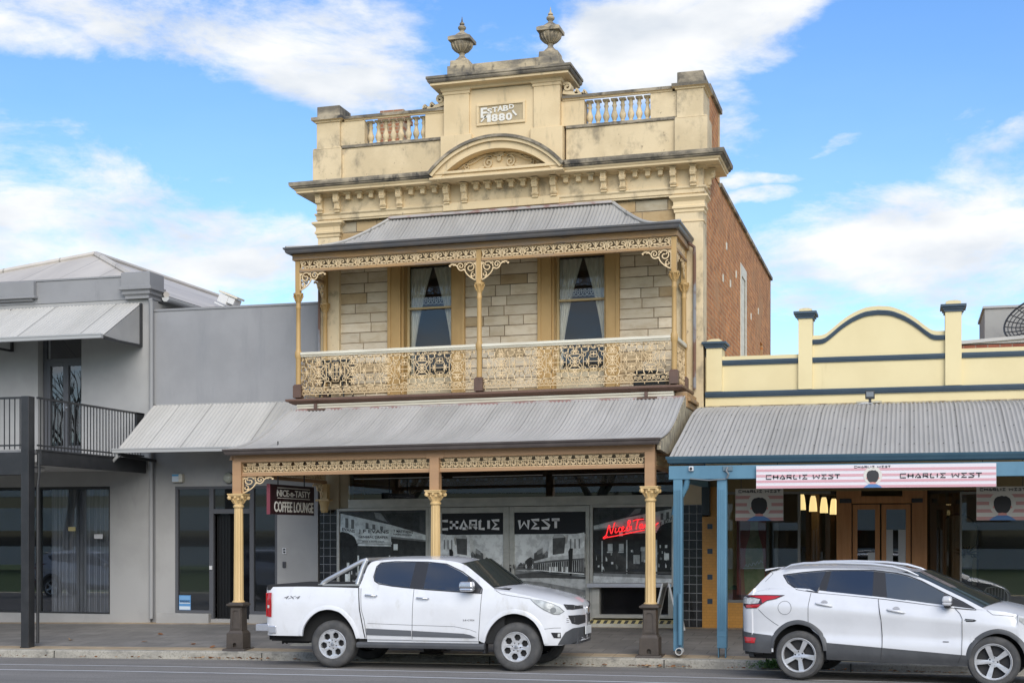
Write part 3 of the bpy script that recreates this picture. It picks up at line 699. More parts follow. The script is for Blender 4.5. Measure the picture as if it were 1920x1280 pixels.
# --- lane side wall (brick) with its raking-level coping and window
mb = MB()
def wall_yz(mb, x0, x1, y0, y1, z0, z1, holes):
    ys = sorted({y0, y1, *[h[0] for h in holes], *[h[1] for h in holes]}); zs = sorted({z0, z1, *[h[2] for h in holes], *[h[3] for h in holes]})
    for i in range(len(ys)-1):
        for j in range(len(zs)-1):
            cy, cz = (ys[i]+ys[i+1])/2, (zs[j]+zs[j+1])/2
            if any(h[0] < cy < h[1] and h[2] < cz < h[3] for h in holes): continue
            mb.box(x0, x1, ys[i], ys[i+1], zs[j], zs[j+1])
wall_yz(mb, XR-.40, XR-.005, 28.1, 41.6, 0, 9.5, [(34.2, 35.0, 6.1, 8.35), (38.6, 39.3, 6.0, 7.35)])
part(mb, 'side_wall', brick, shear=0)
mb = MB(); mb.box(XR-.44, XR+.05, 30.1, 41.65, 9.5, 9.585); part(mb, 'side_wall_coping', lichen_dark, shear=0)
mb = MB(); mb.box(XR-.02, XR+.004, 33.95, 34.2, 5.5, 8.62); mb.box(XR-.02, XR+.004, 35.0, 35.25, 5.5, 8.62); mb.box(XR-.02, XR+.004, 34.2, 35.0, 8.35, 8.62); mb.box(XR-.1, XR-.02, 34.2, 35.0, 6.1, 8.35); part(mb, 'side_window', offwhite, shear=0)
mb = MB(); mb.box(XR-.2, XR-.1, 38.6, 39.3, 6.0, 7.35); part(mb, 'side_window', mat('side_window_tan', (.40, .33, .20), .7), shear=0)
mb = MB(); mb.box(XL, XL+.35, 27.95, 41.6, 0, 9.5); part(mb, 'party_wall', brick, shear=0)
mb = MB(); mb.box(XL+.35, XR-.4, 41.2, 41.6, 0, 9.5); part(mb, 'rear_wall', brick_f, shear=0)
mb = MB(); mb.add([(XL+.35, 28.3, 9.2), (XR-.4, 28.3, 9.2), (XR-.4, 41.2, 9.2), (XL+.35, 41.2, 9.2)], [(0, 1, 2, 3)]); part(mb, 'roof', corr_old, shear=0)
mb = MB()
for y, z in ((31.2, 8.4), (31.9, 7.7), (33.0, 8.1), (36.2, 7.6), (30.6, 7.6), (38, 8.0)): mb.box(XR-.02, XR+.006, y, y+.16, z, z+.16)
part(mb, 'wall_tie_plate', offwhite, shear=0, split=lambda x, y, z: min(range(6), key=lambda q: abs((31.28, 31.98, 33.08, 36.28, 30.68, 38.08)[q]-y)))
mb = MB(); mb.prism([(-4.1, 7.36), (-3.30, 7.22), (-3.30, 7.12), (-4.1, 7.24)], 41.7, 44); mb.box(-3.5, -3.4, 41.75, 41.85, 5, 7.2); mb.box(-3.9, -3.5, 41.9, 42.0, 5, 7.2); part(mb, 'rear_porch', mat('porch_red', (.20, .07, .045), .6), shear=0)
mb = MB(); mb.box(-11.85, -11.27, 31, 31.5, 9, 12.0); mb.box(-11.89, -11.23, 30.96, 31.54, 11.75, 11.85); part(mb, 'chimney', tile_mat('chimney_brick', (.34, .15, .075), (.28, .115, .06), (.34, .25, .17), .24, .086, .012, 'xz', .5, .85, .4, .3, .2), shear=0)

# --- upper windows: casings, sashes, glass, curtains, dim room behind
for n, c in enumerate(W1):
    w = empty('upper_window', (c, 27.7, 4.95+G*(c+8)), B); k = dict(shear=G)
    mb = MB(); zt = 7.84
    for sgn in (-1, 1):
        a, b = sorted((c+sgn*(WO-.005), c+sgn*(WO+.27))); mb.box(a, b, YW-.05, YW+.03, 4.93, zt)
        a, b = sorted((c+sgn*(WO+.20), c+sgn*(WO+.27))); mb.box(a, b, YW-.075, YW-.05, 4.93, zt)
        a, b = sorted((c+sgn*(WO-.0), c+sgn*(WO-.05))); mb.box(a, b, YW+.03, 28.0, 4.93, zt)
    mb.box(c-WO, c+WO, YW-.05, 28.0, zt-.08, zt); mb.build('casing', tan_paint, w, bev=.006, **k)
    mb = MB(); g0, g1 = c-.50, c+.50; yf = 27.95
    for (a, b, z0, z1, y) in ((g0-.015, g0+.035, 5.44, zt-.08, yf), (g1-.035, g1+.015, 5.44, zt-.08, yf), (g0+.035, g1-.035, 5.44, 5.50, yf), (g0+.035, g1-.035, 6.86, 6.90, yf-.03)): mb.box(a, b, y, 28.02, z0, z1)
    mb.build('sash_frame', mat('sash_paint', (.50, .38, .19), .5), w, bev=.004, **k)
    mb = MB(); mb.box(c-WO+.05, c+WO-.05, 27.93, 28.0, 4.95, 5.43); mb.box(c-.4, c+.4, 27.92, 27.93, 5.05, 5.33); mb.build('apron_panel', mat('apron_paint', (.55, .48, .33), .6, (.45, .38, .25), 3), w, bev=.006, **k)
    mb = MB(); mb.add([(g0, 28.0, 5.48), (g1, 28.0, 5.48), (g1, 28.0, 6.88), (g0, 28.0, 6.88)], [(0, 1, 2, 3)]); mb.add([(g0, 27.985, 6.88), (g1, 27.985, 6.88), (g1, 27.985, zt-.08), (g0, 27.985, zt-.08)], [(0, 1, 2, 3)]); mb.build('pane', glass_up, w, **k)
    mb = MB()                                   # tied-back curtains and a lace valance
    for sgn in (-1, 1):
        nx, nz = 26, 14; o = len(mb.v)
        for i in range(nz):
            z = 5.5+(zt-.1-5.5)*i/(nz-1); t = (z-5.5)/(zt-5.6)
            wd = .06+.40*max(0, (t-.12)/.88)**1.5
            for j in range(nx):
                s_ = j/(nx-1); mb.v.append((c+sgn*(.48-wd*s_), 28.10+.018*math.sin(s_*26), z))
        for i in range(nz-1):
            for j in range(nx-1): mb.f.append((o+i*nx+j, o+i*nx+j+1, o+(i+1)*nx+j+1, o+(i+1)*nx+j)); mb.m.append(0); mb.c.append(None)
    mb.build('curtain', curtain_m, w, smooth=60, **k)
    mb = MB(); 
    for i in range(11):
        x = g0+.05+i*.09; mb.ribbon(circ(x, 7.04+.012*(i % 2), .03, 10), .010, 28.06, 28.065, True); mb.ribbon(circ(x+.045, 7.10, .022, 8), .009, 28.06, 28.065, True)
        mb.ribbon(bez((x, 7.00), (x+.02, 6.97), (x+.06, 6.97), (x+.09, 7.00), 4), .010, 28.06, 28.065)
    mb.build('lace_trim', curtain_m, w, **k)
    mb = MB(); mb.box(c-1.2, c+1.2, 29.6, 29.65, 4.9, 8.0); mb.box(c-1.2, c-1.15, 28.2, 29.6, 4.9, 8); mb.box(c+1.15, c+1.2, 28.2, 29.6, 4.9, 8); mb.box(c-1.2, c+1.2, 28.2, 29.6, 8.0, 8.05); mb.box(c-1.2, c+1.2, 28.2, 29.6, 4.85, 4.9)
    mb.build('room', room_wall, w, **k)
# ------------------------------------------------------------------ verandahs of the two-storey shop
PX = (-11.765, -7.985, -4.205)
# -- upper roof: bell-cast corrugated iron with hipped ends
UP = resample([(25.99, 7.875), (26.45, 7.955), (26.85, 8.10), (27.2, 8.33), (27.45, 8.53), (27.69, 8.74)], 14)
mb = MB(); ux0, ux1 = -11.93, -4.06
mb.corr(UP, lambda t: ux0+1.62*t, lambda t: ux1-1.66*t, amp=.012); part(mb, 'upper_verandah_roof', corr_old, smooth=50)
mb = MB()
for (xe, sg) in ((ux0, 1), (ux1, -1)):               # hip end sheets run sideways
    q = MB(); q.corr(UP, lambda t: 26.0+1.66*t, lambda t: 27.7, amp=.012)
    mb.merge(q, lambda x, y, z, xe=xe, sg=sg: (xe+sg*(y-25.99)*.975, x, z))
part(mb, 'upper_verandah_hip', corr_old, smooth=50, split=lambda x, y, z: x > -8)
mb = MB()
for (xe, sg) in ((ux0, 1), (ux1, -1)): mb.tube([(xe+sg*(y-25.99)*.965, y-.005, z+.022) for y, z in UP], .035, 6)
part(mb, 'hip_capping', corr_grey, split=lambda x, y, z: x > -8)
mb = MB(); mb.box(-10.35, -5.66, 27.64, 27.7, 8.70, 8.80); mb.box(-10.35, -5.66, 27.56, 27.64, 8.70, 8.745); part(mb, 'roof_flashing', lead)
def gutter(x0, x1, y, z, yb, m, name, left=True, right=True, s=1.0, **k):
    mb = MB(); mb.cornice(x0, x1, y+.10*s, yb, [(0, z-.115*s), (.045*s, z-.112*s), (.07*s, z-.085*s), (.075*s, z-.05*s), (.10*s, z-.03*s), (.105*s, z), (.092*s, z), (.088*s, z-.02*s), (.02, z-.03*s)], None, left, right)
    return part(mb, name, m, smooth=40, **k)
gutter(-11.86, -4.14, 25.92, 7.885, 27.6, gutter_dark, 'upper_gutter')
mb = MB(); mb.box(-11.86, -4.13, 26.14, 26.27, 7.665, 7.79); mb.box(-11.86, -11.72, 26.27, 27.62, 7.665, 7.79); mb.box(-4.27, -4.13, 26.27, 27.62, 7.665, 7.79); part(mb, 'upper_beam', old_timber, bev=.008)
mb = MB(); mb.box(-11.72, -8.04, 26.17, 26.25, 7.43, 7.484); mb.box(-7.93, -4.25, 26.17, 26.25, 7.43, 7.484); mb.box(-11.80, -11.74, 26.3, 27.6, 7.43, 7.484); mb.box(-4.23, -4.17, 26.3, 27.6, 7.43, 7.484); part(mb, 'frieze_rail', old_timber, bev=.006)
mb = MB(); mb.add([(-11.85, 26.1, 7.80), (-4.15, 26.1, 7.80), (-4.15, 27.7, 7.86), (-11.85, 27.7, 7.86)], [(0, 1, 2, 3)]); part(mb, 'upper_soffit', mat('soffit_cream', (.48, .42, .30), .8))
# -- iron lace
def leafy_frieze(x0, x1, z0, z1, y0, y1):
    """scrolling vine cast-iron frieze"""
    mb = MB(); n = max(2, round((x1-x0)/.42)); w = (x1-x0)/n; h = z1-z0; zc = (z0+z1)/2; lw = .019
    mb.box(x0, x1, y0, y1, z0, z0+.012); mb.box(x0, x1, y0, y1, z1-.012, z1)
    for i in range(n):
        c = x0+w*(i+.5)
        for sg in (-1, 1):
            f = lambda pts: [(c+sg*p[0], zc+p[1]) for p in pts]
            mb.ribbon(f(spiral(.115, .022, .052, .010, -90, 330, 12)), lw, y0, y1)
            mb.ribbon(f(bez((0, -h*.45), (.03, -.02), (.07, -.05), (.125, -.03), 6)), lw*1.2, y0, y1)
            mb.ribbon(f(bez((.20, -h*.45), (.14, -.05), (.18, .02), (.20, h*.45), 6)), lw, y0, y1)
            for (px, pz, a, l) in ((.045, .045, 60, .07), (.05, -.035, -25, .06), (.165, .055, 35, .055), (.165, -.045, -50, .07), (.105, -.062, 10, .06), (.015, .01, 85, .06)):
                dx, dz = l/2*math.cos(R(a)), l/2*math.sin(R(a))
                mb.ribbon(f([(px-dx, pz-dz), (px, pz+.006), (px+dx, pz+dz)]), .026, y0-.002, y1, taper=lambda t: .35+1.3*t-1.5*t*t)
        mb.prism(circ(c, zc+.05, .022, 8), y0-.004, y1); mb.ribbon([(c, z0), (c, z1)], .012, y0, y1)
        mb.ribbon([(c+w/2, z0), (c+w/2, z1)], .014, y0, y1)
    return mb
def arch_frieze(x0, x1, z0, z1, y0, y1):
    """frieze of interlaced half arches over running scrolls"""
    mb = MB(); n = round((x1-x0)/.118); w = (x1-x0)/n; h = z1-z0; lw = .0155
    mb.box(x0, x1, y0, y1, z0, z0+.012); mb.box(x0, x1, y0, y1, z1-.012, z1)
    for i in range(n):
        c = x0+w*(i+.5)
        mb.ribbon(circ(c, z0+.062, .034, 12), lw, y0, y1, True); mb.ribbon(spiral(c, z0+.062, .034, .008, 90, 400, 8), .009, y0, y1)
        mb.ribbon(circ(c, z1-.005, w*.72, 12, 180, 360), lw*.85, y0, y1)
        if i % 2: mb.ribbon(circ(c, z1-.055, .028, 10), .010, y0, y1, True); mb.prism(circ(c, z1-.055, .012, 6), y0-.003, y1)
        mb.ribbon([(x0+w*i, z0), (x0+w*i, z1)], .011, y0, y1)
    return mb
YZ = lambda X: (lambda x, y, z: (X+y, x, z))       # turns an XZ panel into a side panel in the plane x = X
bays = ((PX[0]+.055, PX[1]-.055), (PX[1]+.055, PX[2]-.055))
for a, b in bays: part(leafy_frieze(a, b, 7.486, 7.663, 26.19, 26.215), 'iron_lace_frieze', gold_paint)
for X in (PX[0], PX[2]):
    mb = leafy_frieze(26.3, 27.6, 7.486, 7.663, -.012, .012); mb.mapv(YZ(X)); part(mb, 'iron_lace_frieze', gold_paint)
def bracket_lace(c, sg, zt, y0, y1, L_=.54, H=.36):
    """scrolled corner bracket hanging in the angle of post and rail"""
    mb = MB(); f = lambda pts: [(c+sg*p[0]*L_/.54, zt+p[1]*H/.36) for p in pts]; lw = .020
    mb.ribbon(f([(0, 0), (.52, 0)]), .016, y0, y1); mb.ribbon(f([(0.006, 0), (.006, -.36)]), .016, y0, y1)
    mb.ribbon(f(bez((.0, -.36), (.10, -.33), (.24, -.22), (.235, -.12), 8)), lw, y0, y1)
    mb.ribbon(f(spiral(.125, -.11, .11, .02, 0, 480, 26)), lw*.9, y0, y1)
    mb.ribbon(f(bez((.235, -.12), (.30, -.20), (.37, -.14), (.38, -.08), 8)), lw, y0, y1)
    mb.ribbon(f(spiral(.315, -.075, .065, .012, 0, 430, 18)), lw*.8, y0, y1)
    mb.ribbon(f(bez((.38, -.08), (.44, -.02), (.50, -.02), (.53, -.05), 6)), lw, y0, y1); mb.prism(f(circ(.535, -.06, .02, 8)), y0, y1)
    mb.ribbon(f(spiral(.06, -.25, .055, .012, 90, -250, 12)), lw*.7, y0, y1); mb.ribbon(f(spiral(.215, -.035, .035, .008, 180, 500, 10)), lw*.65, y0, y1)
    mb.ribbon(f(bez((.02, -.02), (.05, -.06), (.08, -.05), (.10, -.09), 5)), lw*.8, y0, y1)
    for (px, pz, a) in ((.035, -.045, 45), (.255, -.15, 20), (.44, -.045, -30), (.10, -.285, 50)):
        dx, dz = .035*math.cos(R(a)), .035*math.sin(R(a)); mb.ribbon(f([(px-dx, pz-dz), (px, pz), (px+dx, pz+dz)]), .03, y0-.002, y1, taper=lambda t: .3+1.4*t-1.5*t*t)
    return mb
for c, sg in ((PX[0]+.05, 1), (PX[1]-.05, -1), (PX[1]+.05, 1), (PX[2]-.05, -1)): part(bracket_lace(c, sg, 7.43, 26.19, 26.215), 'iron_lace_bracket', gold_paint)
for X in (PX[0], PX[2]):
    for c, sg in ((26.29, 1), (27.56, -1)):
        mb = bracket_lace(c, sg, 7.43, -.012, .012); mb.mapv(YZ(X)); part(mb, 'iron_lace_bracket', gold_paint)
# -- upper posts
def upper_post(x, y, half=False):
    e = empty('verandah_post', (x, y, 4.93+G*(x+8)), B); k = dict(shear=G)
    mb = MB(); mb.lathe([(.052, 5.19), (.052, 5.70), (.058, 5.72), (.07, 5.76), (.07, 5.83), (.058, 5.87), (.048, 5.90), (.043, 6.70), (.052, 6.72), (.052, 6.75), (.044, 6.77), (.044, 6.84)], x, y, 14); mb.box(x-.048, x+.048, y-.048, y+.048, 7.02, 7.66); mb.build('shaft', tan_paint, e, smooth=40, **k)
    mb = MB(); mb.lathe([(.047, 6.83), (.06, 6.86), (.062, 6.90), (.085, 6.97), (.10, 6.985), (.10, 7.02), (.06, 7.025)], x, y, 12)
    for q in range(8):
        a = math.pi*q/4; mb.tube([(x+r*math.cos(a), y+r*math.sin(a), z) for r, z in ((.06, 6.87), (.082, 6.93), (.10, 6.96), (.09, 6.975))], .013, 5)
    mb.build('capital', tan_paint, e, smooth=40, **k)
    mb = MB(); mb.box(x-.085, x+.085, y-.085, y+.085, 4.93, 5.165); mb.tbox(x, y, 5.165, 5.20, .085, .06); mb.build('post_base', brown_dark, e, bev=.006, **k)
for x in PX: upper_post(x, 26.23)
for x in (PX[0]+.02, PX[2]-.02): upper_post(x, 27.53)
# -- balustrade
def lace_panel(x0, x1, z0, z1, y0, y1):
    """balustrade panel: roundel medallions tied by diamonds, squares and star flowers"""
    mb = MB(); n = max(1, round((x1-x0)/.69)); p = (x1-x0)/n; lw = .0165; H = z1-z0
    zb = z0+.15; zt = z1-.06; zc = (zb+zt)/2+.01
    for z in (z0+.012, z0+.135, z1-.055): mb.box(x0, x1, y0, y1, z-.007, z+.007)
    m = int((x1-x0)/.085)                                 # bottom running scroll and stub feet
    for i in range(m):
        c = x0+(x1-x0)*(i+.5)/m
        mb.ribbon(spiral(c, z0+.075, .04, .008, 60*(i % 2), 60*(i % 2)+330, 9), .011, y0, y1)
        mb.ribbon([(c-.04, z0+.035), (c, z0+.115 if i % 2 else z0+.09), (c+.04, z0+.04)], .010, y0, y1)
        if i % 3 == 0: mb.box(c-.006, c+.006, y0, y1, z0-.03, z0+.012)
    m = int((x1-x0)/.115)                                 # little loops below the handrail
    for i in range(m):
        c = x0+(x1-x0)*(i+.5)/m; mb.ribbon(circ(c, z1-.008, .045, 8, 180, 360), .008, y0, y1); mb.prism(circ(c, z1-.058, .012, 6), y0, y1)
    def flower(c, z, r, k):
        for q in range(k):
            a = 2*math.pi*q/k; mb.ribbon([(c, z), (c+r*.6*math.cos(a), z+r*.6*math.sin(a)), (c+r*math.cos(a), z+r*math.sin(a))], .022, y0-.003, y1, taper=lambda t: .4+1.6*t-1.8*t*t)
        mb.prism(circ(c, z, .016, 8), y0-.006, y1)
    for i in range(n):
        c = x0+p*(i+.5)
        for dz in (.20, -.20): mb.ribbon(circ(c, zc+dz, .135, 20), lw, y0, y1, True)
        mb.ribbon([(c-.165, zc-.14), (c+.165, zc-.14), (c+.165, zc+.14), (c-.165, zc+.14)], lw, y0, y1, True)
        mb.ribbon(circ(c, zc, .09, 16), .010, y0, y1, True); flower(c, zc, .085, 8)
        for dz in (.20, -.20):
            flower(c, zc+dz, .075, 6)
            for sx in (-1, 1): mb.ribbon(spiral(c+sx*.06, zc+dz*.95, .045, .01, 90, 90+sx*330, 9), .009, y0, y1)
        for sx in (-1, 1):
            for sz in (-1, 1): mb.ribbon(circ(c+sx*.165, zc+sz*.14, .05, 8), .009, y0, y1, True); mb.ribbon(bez((c+sx*.09, zc+sz*.02), (c+sx*.14, zc+sz*.05), (c+sx*.13, zc+sz*.10), (c+sx*.165, zc+sz*.14), 4), .009, y0, y1)
        d = c+p/2
        if i < n-1 or True:
            for e in ((d,) if i < n-1 else ())+((x0,) if i == 0 else ())+((x1,) if i == n-1 else ()):
                pass
        for (e, sgn) in ((c, 1), (c, -1)):
            xe = e+sgn*.165; xm = e+sgn*p/2; xs_ = e+sgn*.26
            mb.ribbon([(xe, zc+.16), (xs_, zc+.20), (xs_+sgn*.03, zc+.13), (xm, zc+.13)], lw*.9, y0, y1); mb.ribbon([(xe, zc-.16), (xs_, zc-.20), (xs_+sgn*.03, zc-.13), (xm, zc-.13)], lw*.9, y0, y1)
            mb.ribbon([(xs_, zt), (xs_, zc+.20)], lw*.9, y0, y1); mb.ribbon([(xs_, zb), (xs_, zc-.20)], lw*.9, y0, y1)
            mb.ribbon([(e+sgn*.10, zt), (xs_, zc+.30), (xm, zt-.03)], lw*.9, y0, y1); mb.ribbon([(e+sgn*.10, zb), (xs_, zc-.30), (xm, zb+.03)], lw*.9, y0, y1)
            flower(xs_-sgn*.01, zc, .062, 6); mb.ribbon([(xe, zc), (xm, zc)], .010, y0, y1)
            mb.ribbon([(xs_, zc+.20), (xs_+sgn*.03, zc+.13), (xs_, zc+.06), (xs_, zc-.06), (xs_+sgn*.03, zc-.13), (xs_, zc-.20)], .010, y0, y1)
        mb.ribbon([(d-.055, zc+.08), (d+.055, zc+.08), (d+.055, zc+.19), (d-.055, zc+.19)], .010, y0, y1, True) if i < n-1 else None
        mb.ribbon([(d-.055, zc-.08), (d+.055, zc-.08), (d+.055, zc-.19), (d-.055, zc-.19)], .010, y0, y1, True) if i < n-1 else None
        if i < n-1: flower(d, zc+.135, .04, 4); flower(d, zc-.135, .04, 4)
    return mb
for a, b in ((PX[0]+.08, PX[1]-.08), (PX[1]+.08, PX[2]-.08)):
    part(lace_panel(a, b, 4.985, 5.745, 26.215, 26.235), 'balustrade_lace', gold_paint)
    mb = MB(); mb.box(a-.02, b+.02, 26.17, 26.29, 5.775, 5.835); mb.box(a-.02, b+.02, 26.19, 26.27, 5.742, 5.775); part(mb, 'handrail', offwhite, bev=.012)
for X in (PX[0], PX[2]):
    mb = lace_panel(26.31, 27.45, 4.985, 5.745, -.01, .01); mb.mapv(YZ(X)); part(mb, 'balustrade_lace', gold_paint)
    mb = MB(); mb.box(X-.05, X+.05, 26.3, 27.48, 5.75, 5.83); part(mb, 'handrail', offwhite, bev=.012)
# -- balcony floor
mb = MB(); mb.cornice(-11.86, -4.18, 26.27, 27.6, [(0, 4.80), (.03, 4.805), (.08, 4.83), (.10, 4.85), (.13, 4.855), (.145, 4.87), (.145, 4.905), (0, 4.91)]); part(mb, 'balcony_edge', fascia_brown)
mb = MB(); mb.box(-11.84, -4.19, 26.27, 27.68, 4.87, 4.93); part(mb, 'balcony_floor', mat('balcony_boards', (.22, .17, .12), .8, (.16, .12, .085), 2, (8, .5, 1)))
mb = MB(); mb.box(-11.80, -4.22, 26.24, 26.34, 4.715, 4.80); mb.box(-11.80, -4.22, 26.215, 26.24, 4.765, 4.80); mb.box(-4.32, -4.22, 26.34, 27.6, 4.66, 4.80); part(mb, 'balcony_fascia', offwhite, bev=.006)
mb = MB()
for x in (-11.36, -4.72): mb.box(x-.17, x+.20, 26.14, 26.20, 4.665, 4.70); mb.box(x-.03, x+.03, 26.13, 26.17, 4.70, 4.80)
part(mb, 'gutter_bracket', brown_dark, split=lambda x, y, z: x > -8)
mb = MB(); mb.box(-4.21, -3.98, 26.34, 27.55, 4.50, 4.80); mb.box(-4.21, -3.93, 26.40, 27.55, 4.62, 4.70); part(mb, 'balcony_end_moulding', old_timber, bev=.02)
# -- street verandah roof
LP = resample([(23.37, 3.715), (23.71, 3.765), (24.31, 3.885), (24.83, 4.045), (25.24, 4.215), (25.72, 4.455), (26.25, 4.70)], 14)
mb = MB(); mb.corr(LP, lambda t: -11.93, lambda t: -4.0, amp=.012); part(mb, 'street_verandah_roof', corr_grey, smooth=50)
mb = MB(); mb.box(-11.80, -4.05, 26.20, 26.26, 4.672, 4.705)
for i in range(210): mb.box(-11.80+i*.0369, -11.80+i*.0369+.022, 26.185, 26.2, 4.655, 4.69)
part(mb, 'ridge_flashing', lead)
mb = MB(); mb.tube([(-11.935, y, z+.016) for y, z in LP], .03, 6); part(mb, 'barge_capping', corr_grey)
gutter(-11.84, -4.07, 23.28, 3.745, 23.42, gutter_brown, 'street_gutter', s=.95)
mb = MB()                                             # flaking boarded end under the curved sheet
mb.prism([(23.5, 3.56)]+[(y, z-.03) for y, z in LP[1:]]+[(27.5, 4.72), (27.5, 4.3), (26.4, 4.05), (25.2, 3.70), (24.3, 3.52)], -4.06, -4.0, 'yz')
part(mb, 'verandah_end_boards', mat('flaking_paint', (.50, .43, .29), .9, (.13, .11, .09), 5, (1, 6, .8), (.42, .62), bump=.6, bscale=30))
mb = MB(); mb.prism([(23.5, 3.56)]+[(y, z-.03) for y, z in LP[1:]]+[(27.5, 4.72), (27.5, 3.7), (25.2, 3.60)], -11.9, -11.85, 'yz'); part(mb, 'verandah_end_boards', brown_beam)
mb = MB(); mb.box(-11.86, -4.10, 23.54, 23.67, 3.517, 3.655); mb.box(-11.85, -11.71, 23.67, 27.6, 3.517, 3.655); mb.box(-4.26, -4.12, 23.67, 27.6, 3.517, 3.655)
mb.box(-8.14, -7.82, 23.53, 23.54, 3.50, 3.655); part(mb, 'street_beam', brown_beam, bev=.008)
mb = MB(); mb.box(-11.69, -8.06, 23.565, 23.645, 3.262, 3.325); mb.box(-7.91, -4.28, 23.565, 23.645, 3.262, 3.325); mb.box(-11.80, -11.73, 23.7, 27.6, 3.262, 3.325); mb.box(-4.24, -4.17, 23.7, 27.6, 3.262, 3.325); part(mb, 'frieze_rail', brown_beam, bev=.006)
for a, b in ((PX[0]+.08, PX[1]-.08), (PX[1]+.08, PX[2]-.08)): part(arch_frieze(a, b, 3.325, 3.516, 23.595, 23.615), 'iron_lace_frieze', gold_paint)
for X in (PX[0], PX[2]):
    mb = arch_frieze(23.7, 27.6, 3.325, 3.516, -.012, .012); mb.mapv(YZ(X)); part(mb, 'iron_lace_frieze', gold_paint)
part(bracket_lace(PX[0]+.08, 1, 3.262, 23.595, 23.615, .60, .30), 'iron_lace_bracket', gold_paint)
for X in (PX[0],):
    mb = bracket_lace(27.58, -1, 3.262, -.012, .012, .62, .34); mb.mapv(YZ(X)); part(mb, 'iron_lace_bracket', gold_paint)
mb = MB()                                             # lining under the roof, colour lightened to bounce light onto the shopfront
pts = [(y, z-.07) for y, z in LP]; 
mb.v = [(x, y, z) for x in (-11.85, -4.1) for y, z in pts]; n = len(pts); mb.f = [(i, i+1, n+i+1, n+i) for i in range(n-1)]; mb.m = [0]*(n-1); mb.c = [None]*(n-1)
mb.box(-11.85, -4.1, 26.2, 27.7, 4.55, 4.6); part(mb, 'verandah_lining', mat('lining_pale', (.42, .38, .31), .9))
# -- street posts: fluted shaft, leafy capital, cast pedestal
def street_post(x, y):
    e = empty('verandah_post', (x, y, .10), B); k = dict(shear=G)
    mb = MB(); seg = 48; v = []
    for z, r in ((1.0, .098), (1.02, .092), (1.9, .086), (2.70, .080)):
        for q in range(seg):
            a = 2*math.pi*q/seg; rr = r-.009*(.5+.5*math.cos(a*12)); v.append((x+rr*math.cos(a), y+rr*math.sin(a), z))
    mb.add(v, [(i*seg+q, i*seg+(q+1) % seg, (i+1)*seg+(q+1) % seg, (i+1)*seg+q) for i in range(3) for q in range(seg)])
    mb.lathe([(.10, .955), (.115, .965), (.115, .99), (.10, 1.005)], x, y, 20); mb.lathe([(.082, 2.69), (.098, 2.705), (.098, 2.73), (.084, 2.745)], x, y, 20); mb.build('shaft', post_paint, e, smooth=35, **k)
    mb = MB(); mb.lathe([(.082, 2.74), (.085, 2.78), (.10, 2.83), (.125, 2.88), (.13, 2.90)], x, y, 16); mb.box(x-.145, x+.145, y-.145, y+.145, 2.905, 2.93); mb.box(x-.155, x+.155, y-.155, y+.155, 2.93, 2.95)
    for q in range(8):
        a = math.pi*q/4+math.pi/8; mb.tube([(x+r*math.cos(a), y+r*math.sin(a), z) for r, z in ((.085, 2.77), (.105, 2.82), (.135, 2.85), (.14, 2.835))], [.012, .022, .018, .012], 6)
    for sx in (-1, 1):
        for sy in (-1, 1):
            st = len(mb.v); mb.lathe([(.035, -.02), (.035, .02), (.015, .028)], 0, 0, 10); ca = math.cos(math.atan2(sy, sx)); 
            mb.mapv(lambda a, b, c, sx=sx, sy=sy: (x+sx*(.125+a*.707)+c*.707, y+sy*(.125+a*.707)-c*.707*sx*sy, 2.875+b), st)
    for q in range(4):
        a = math.pi/2*q; mb.tube([(x+.12*math.cos(a), y+.12*math.sin(a), 2.885), (x+.145*math.cos(a), y+.145*math.sin(a), 2.885)], .022, 6)
    mb.build('capital', post_paint, e, smooth=40, **k)
    mb = MB(); mb.box(x-.085, x+.085, y-.085, y+.085, 2.95, 3.53); mb.build('post_head', brown_beam, e, bev=.006, **k)
    zb = zfoot(x, y)-G*(x+8)-.01
    mb = MB(); mb.tbox(x, y, zb, zb+.035, .225, .215); 
    # hollow drain mouth in the base
    mb.plate([(x-.165, zb+.035), (x+.165, zb+.035), (x+.16, .42), (x-.16, .42)], [[(x-.035, zb+.06), (x+.035, zb+.06), (x+.035, zb+.11), (x+.02, zb+.135), (x-.02, zb+.135), (x-.035, zb+.11)]], y-.165, y-.10)
    mb.box(x-.16, x+.16, y-.10, y+.165, zb+.035, .42); mb.tbox(x, y, .42, .47, .155, .125); mb.tbox(x, y, .47, .89, .118, .108)
    for sgn in (-1,): mb.plate([(x-.10, .50), (x+.10, .50), (x+.095, .87), (x-.095, .87)], [[(x-.06, .54), (x+.06, .54), (x+.055, .80), (x+.03, .83), (x-.03, .83), (x-.055, .80)]], y-.128, y-.10)
    mb.tbox(x, y, .89, .92, .115, .16); mb.tbox(x, y, .92, .955, .165, .165); mb.tbox(x, y, .955, .98, .15, .12); mb.build('pedestal', pedestal_m, e, bev=.006, **k)
for x in (-11.765, -7.985, -4.185): street_post(x, 23.60)
mb = MB(); x, y = PX[0]+.02, 27.5; mb.lathe([(.06, 2.66), (.08, 2.70), (.085, 2.78), (.12, 2.90)], x, y, 14); mb.box(x-.15, x+.15, y-.14, y+.1, 2.90, 2.94); mb.box(x-.08, x+.08, y-.06, y+.1, 2.94, 3.26); part(mb, 'corbel_capital', post_paint, bev=.006)
